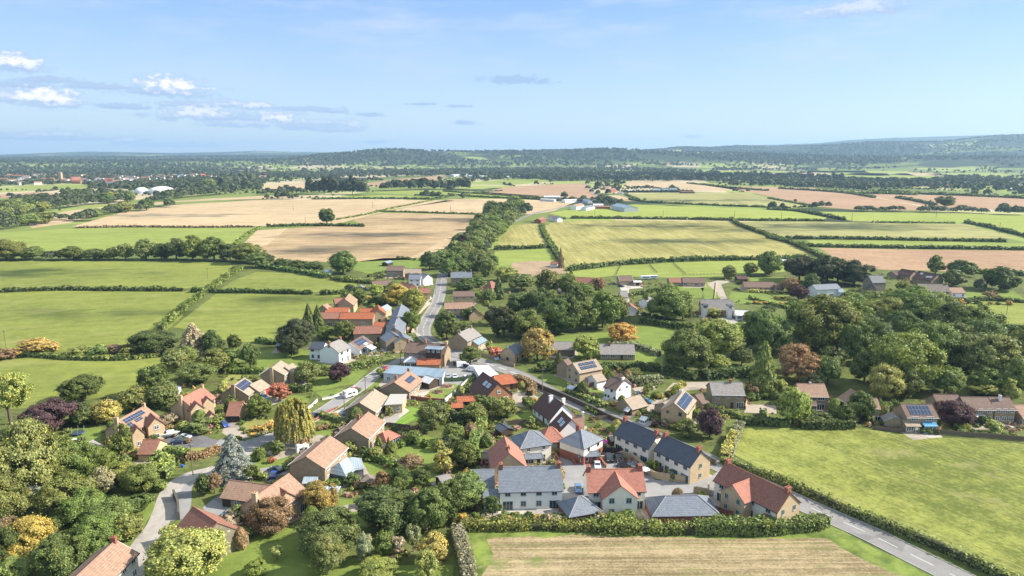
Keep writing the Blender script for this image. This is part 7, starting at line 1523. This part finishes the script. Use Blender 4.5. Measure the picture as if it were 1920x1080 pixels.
def gardens():
    rg = random.Random(77); C = []; N = []; SZ = []; cols = []
    # low planting, flowers and ground cover: nobody could count it
    pts = []
    for cx, cy, an, hx, hy in HFOOT:
        d = math.hypot(cx, cy)
        if d > 700: continue
        for _ in range(26):
            a = rg.uniform(0, 6.28); r_ = max(hx, hy)+rg.uniform(-2, 9); pts.append((cx+math.cos(a)*r_, cy+math.sin(a)*r_))
    while len(pts) < 5200:
        px, py = rg.uniform(0, 1930), rg.uniform(490, 1080)
        if inpoly(px, py, VILLAGE): pts.append(G(px, py))
    for x, y in pts:
        q = P(x, y)
        if not inpoly(q[0], q[1], VILLAGE) or any(inpoly(q[0], q[1], f) for f in LAWNS) or any(inpoly(q[0], q[1], f) for f in POLYS) or not clear(x, y, -.6): continue
        w_ = rg.uniform(.5, 2.3); h = w_*rg.uniform(.35, .95); k = int(14+w_*16); dd = sph(k, rh); dd[:, 2] = np.abs(dd[:, 2])
        C.append(np.array([x, y, 0])+dd*np.array([w_*.5, w_*.5*rg.uniform(.6, 1.6), h])*(.7+.4*rh.random((k, 1)))); N.append(dd+np.array([0, 0, .3]))
    bins = [[], [], [], []]
    for i in range(len(C)): bins[min(3, int(rg.random()**1.6*4))].append(i)
    for b_, col, nm, lb in zip(bins, ((.20,.23,.065), (.33,.33,.10), (.40,.27,.14), (.42,.24,.22)), ('green_ground_cover', 'pale_ground_cover', 'russet_ground_cover', 'flowering_ground_cover'),
            ('low green border planting spread through the village gardens', 'low yellow-green border planting spread through the village gardens', 'low russet border planting spread through the village gardens', 'low pinkish flowering plants spread through the village gardens')):
        if b_:
            o = link(nm, leafmesh(nm, np.vstack([C[i] for i in b_]), np.vstack([N[i] for i in b_]), .42, rh)); o.color = (*col, 1); tag(o, lb, 'planting', kind='stuff')
    # countable shrubs and small trees round each house
    n1 = n2 = 0
    order = sorted(HFOOT, key=lambda f: math.hypot(f[0], f[1]))
    for cx, cy, an, hx, hy in order:
        for _ in range(5):
            a = rg.uniform(0, 6.28); r_ = max(hx, hy)+rg.uniform(.5, 9); x, y = cx+math.cos(a)*r_, cy+math.sin(a)*r_
            if not clear(x, y, .4): continue
            px, py, dep = P(x, y)
            if not (0 < px < 1920 and 480 < py < 1075) or any(inpoly(px, py, f) for f in POLYS) or any(inpoly(px, py, f) for f in LAWNS): continue
            s_ = FP/dep
            if rg.random() < .62 and n1 < 90: n1 += 1; w_ = rg.uniform(1.2, 3.0); tree(px, py, w_*s_, w_*.85*s_, 'b', rg.choice('GDOSMLTNCP'))
            elif n2 < 60: n2 += 1; w_ = rg.uniform(2.4, 5.0); tree(px, py, max(w_*s_, 10), max(w_*1.15*s_, 10), rg.choice('sp'), rg.choice('GDOLSGMW'))
for i in range(24):
    rr_ = rt.uniform; T(868+i*13.5+rr_(-4, 4), 984+rr_(-3, 4), rr_(18, 32), rr_(15, 26), 'b', rt.choice('OGTNDSOPM'))
gardens()
def patios():
    for i, (cx, cy, an, hx, hy) in enumerate(HFOOT):
        if math.hypot(cx, cy) > 520 or i % 3 == 2: continue
        c, s_ = math.cos(an), math.sin(an); f = 2.6+((i*37) % 10)*.22
        pts = [(cx+u*c-v*s_, cy+u*s_+v*c) for u, v in ((-hx*.9, -hy-f), (hx*.7, -hy-f*.8), (hx+.6, -hy*.3), (hx, hy+.4), (-hx, hy+.4), (-hx-.4, 0))]
        sheet('patio', pts, (A_PAVE, A_GRAV, A_TURN)[i % 3], .040+.0004*(i % 9), world=True)
patios()
# ================= labels by nearest landmark =================
ORD = ['leftmost','second from left','third from left','fourth from left','fifth from left','sixth from left','seventh from left','eighth from left','ninth from left','tenth from left']
def name_pending():
    by = {}
    for o, desc, x, y, px, py in PEND:
        b = min(LAND, key=lambda l: math.hypot(l[1]-x, (l[2]-y)) + .0*abs(l[3]-px)); dx, dy = px-b[3], (py-b[4])*1.6
        rel = ('left of' if dx < 0 else 'right of') if abs(dx) > abs(dy) else ('behind' if dy < 0 else 'in front of')
        by.setdefault((desc, rel, b[0]), []).append((px, o))
    for (desc, rel, nm), L in by.items():
        L.sort(key=lambda q: q[0]); n = len(L)
        for i, (px, o) in enumerate(L):
            lb = desc+' '+rel+' '+nm
            if n == 2: lb += ', '+('left' if i == 0 else 'right')+' one'
            elif n > 2: lb += ', '+('rightmost' if i == n-1 else ORD[min(i, 9)])
            if len(lb.split()) > 16: lb = lb.replace(' rounded', '').replace(' broadleaf', '').replace('small ', '', 1).replace('large ', '', 1)
            if len(lb.split()) > 16: lb = lb.replace(' one of two', '')
            if len(lb.split()) > 16: lb = lb.replace('small ', '').replace(' tree', ' tree')
            o['label'] = lb; o['group'] = o.get('group') or ('garden shrubs' if 'shrub' in desc else 'village and field hedges' if 'hedge' in desc else 'trees of the village and fields')
name_pending()

for o in S.objects:
    if o.get('label') and len(o['label'].split()) > 16: print('LONG', o.name, o['label'])
# ================= air =================
hz = link('haze', MB().box(-17500, 17500, -600, 19500, -1.0, 420).me('haze', None) if 0 else mesh('haze', *(lambda g: (g.v, g.f))(MB().box(-17800, 17800, -19500, 19600, -1.0, 450))))
hm = bpy.data.materials.new('haze'); hm.use_nodes = True; hm.node_tree.nodes.clear(); t = NT(hm.node_tree)
vol = t.add('ShaderNodeVolumePrincipled', {'Color': (.48, .73, 1.0), 'Density': 7e-5, 'Anisotropy': .2}); t.l.new(vol.outputs[0], t.add('ShaderNodeOutputMaterial').inputs['Volume'])
hz.data.materials.append(hm); tag(hz, kind='stuff'); hz['label'] = 'thin blue haze over the whole countryside'; hz['category'] = 'haze'

def clouds():
    # broken cloud high on the sunny side, out of the picture; its shade falls on the fields
    rs = np.random.default_rng(6); Z = 900.0; V = []; Fc = []
    oct_v = np.array([(1,0,0),(-1,0,0),(0,1,0),(0,-1,0),(0,0,1),(0,0,-1)], float); oct_f = [(0,2,4),(2,1,4),(1,3,4),(3,0,4),(2,0,5),(1,2,5),(3,1,5),(0,3,5)]
    for px, py, hw, hh, cov in [(690,441,120,5,.75),(860,412,90,4,.7),(600,468,90,7,.6),(740,459,60,3,.4),(1290,453,150,5,.75),(1230,424,140,5,.6),(1380,432,60,5,.5),(1570,425,170,7,.75),(60,512,120,8,.55),(210,588,130,9,.3),(520,562,90,6,.3),(330,404,150,3,.3),
                                (1300,376,150,2.5,.4),(1300,334,330,4,.6),(1700,345,200,3,.4)]:
        dep = P(*G(px, py))[2]; cx, cy = G(px, py); rx = hw*dep/FP; y0, y1 = G(px, py+hh)[1], G(px, max(py-hh, 293.5))[1]; ry = (y1-y0)/2; r = max(5.0, dep*.006)
        n = min(2500, int(cov*4.5*rx*ry*3.14/(3.14*r*r*1.7))+4); q = rs.normal(size=(n, 2))*.55; k = Z/math.tan(rad(SUN_EL))
        for a, b in q:
            c = np.array([cx+a*rx+k*math.cos(rad(SUN_AZ)), cy+b*ry+k*math.sin(rad(SUN_AZ)), Z+rs.uniform(-12, 12)]); b0 = len(V)
            V.extend((c+oct_v*np.array([1.3, 1, .8])*r*rs.uniform(.6, 1.2)).tolist()); Fc.extend([tuple(b0+i for i in f) for f in oct_f])
    tag(link('clouds', mesh('clouds', V, Fc, [plain('cloud_white', (.8,.8,.8), .9)], smooth_=True)), kind='structure'); print('cloud puffs', len(V)//6)
clouds()
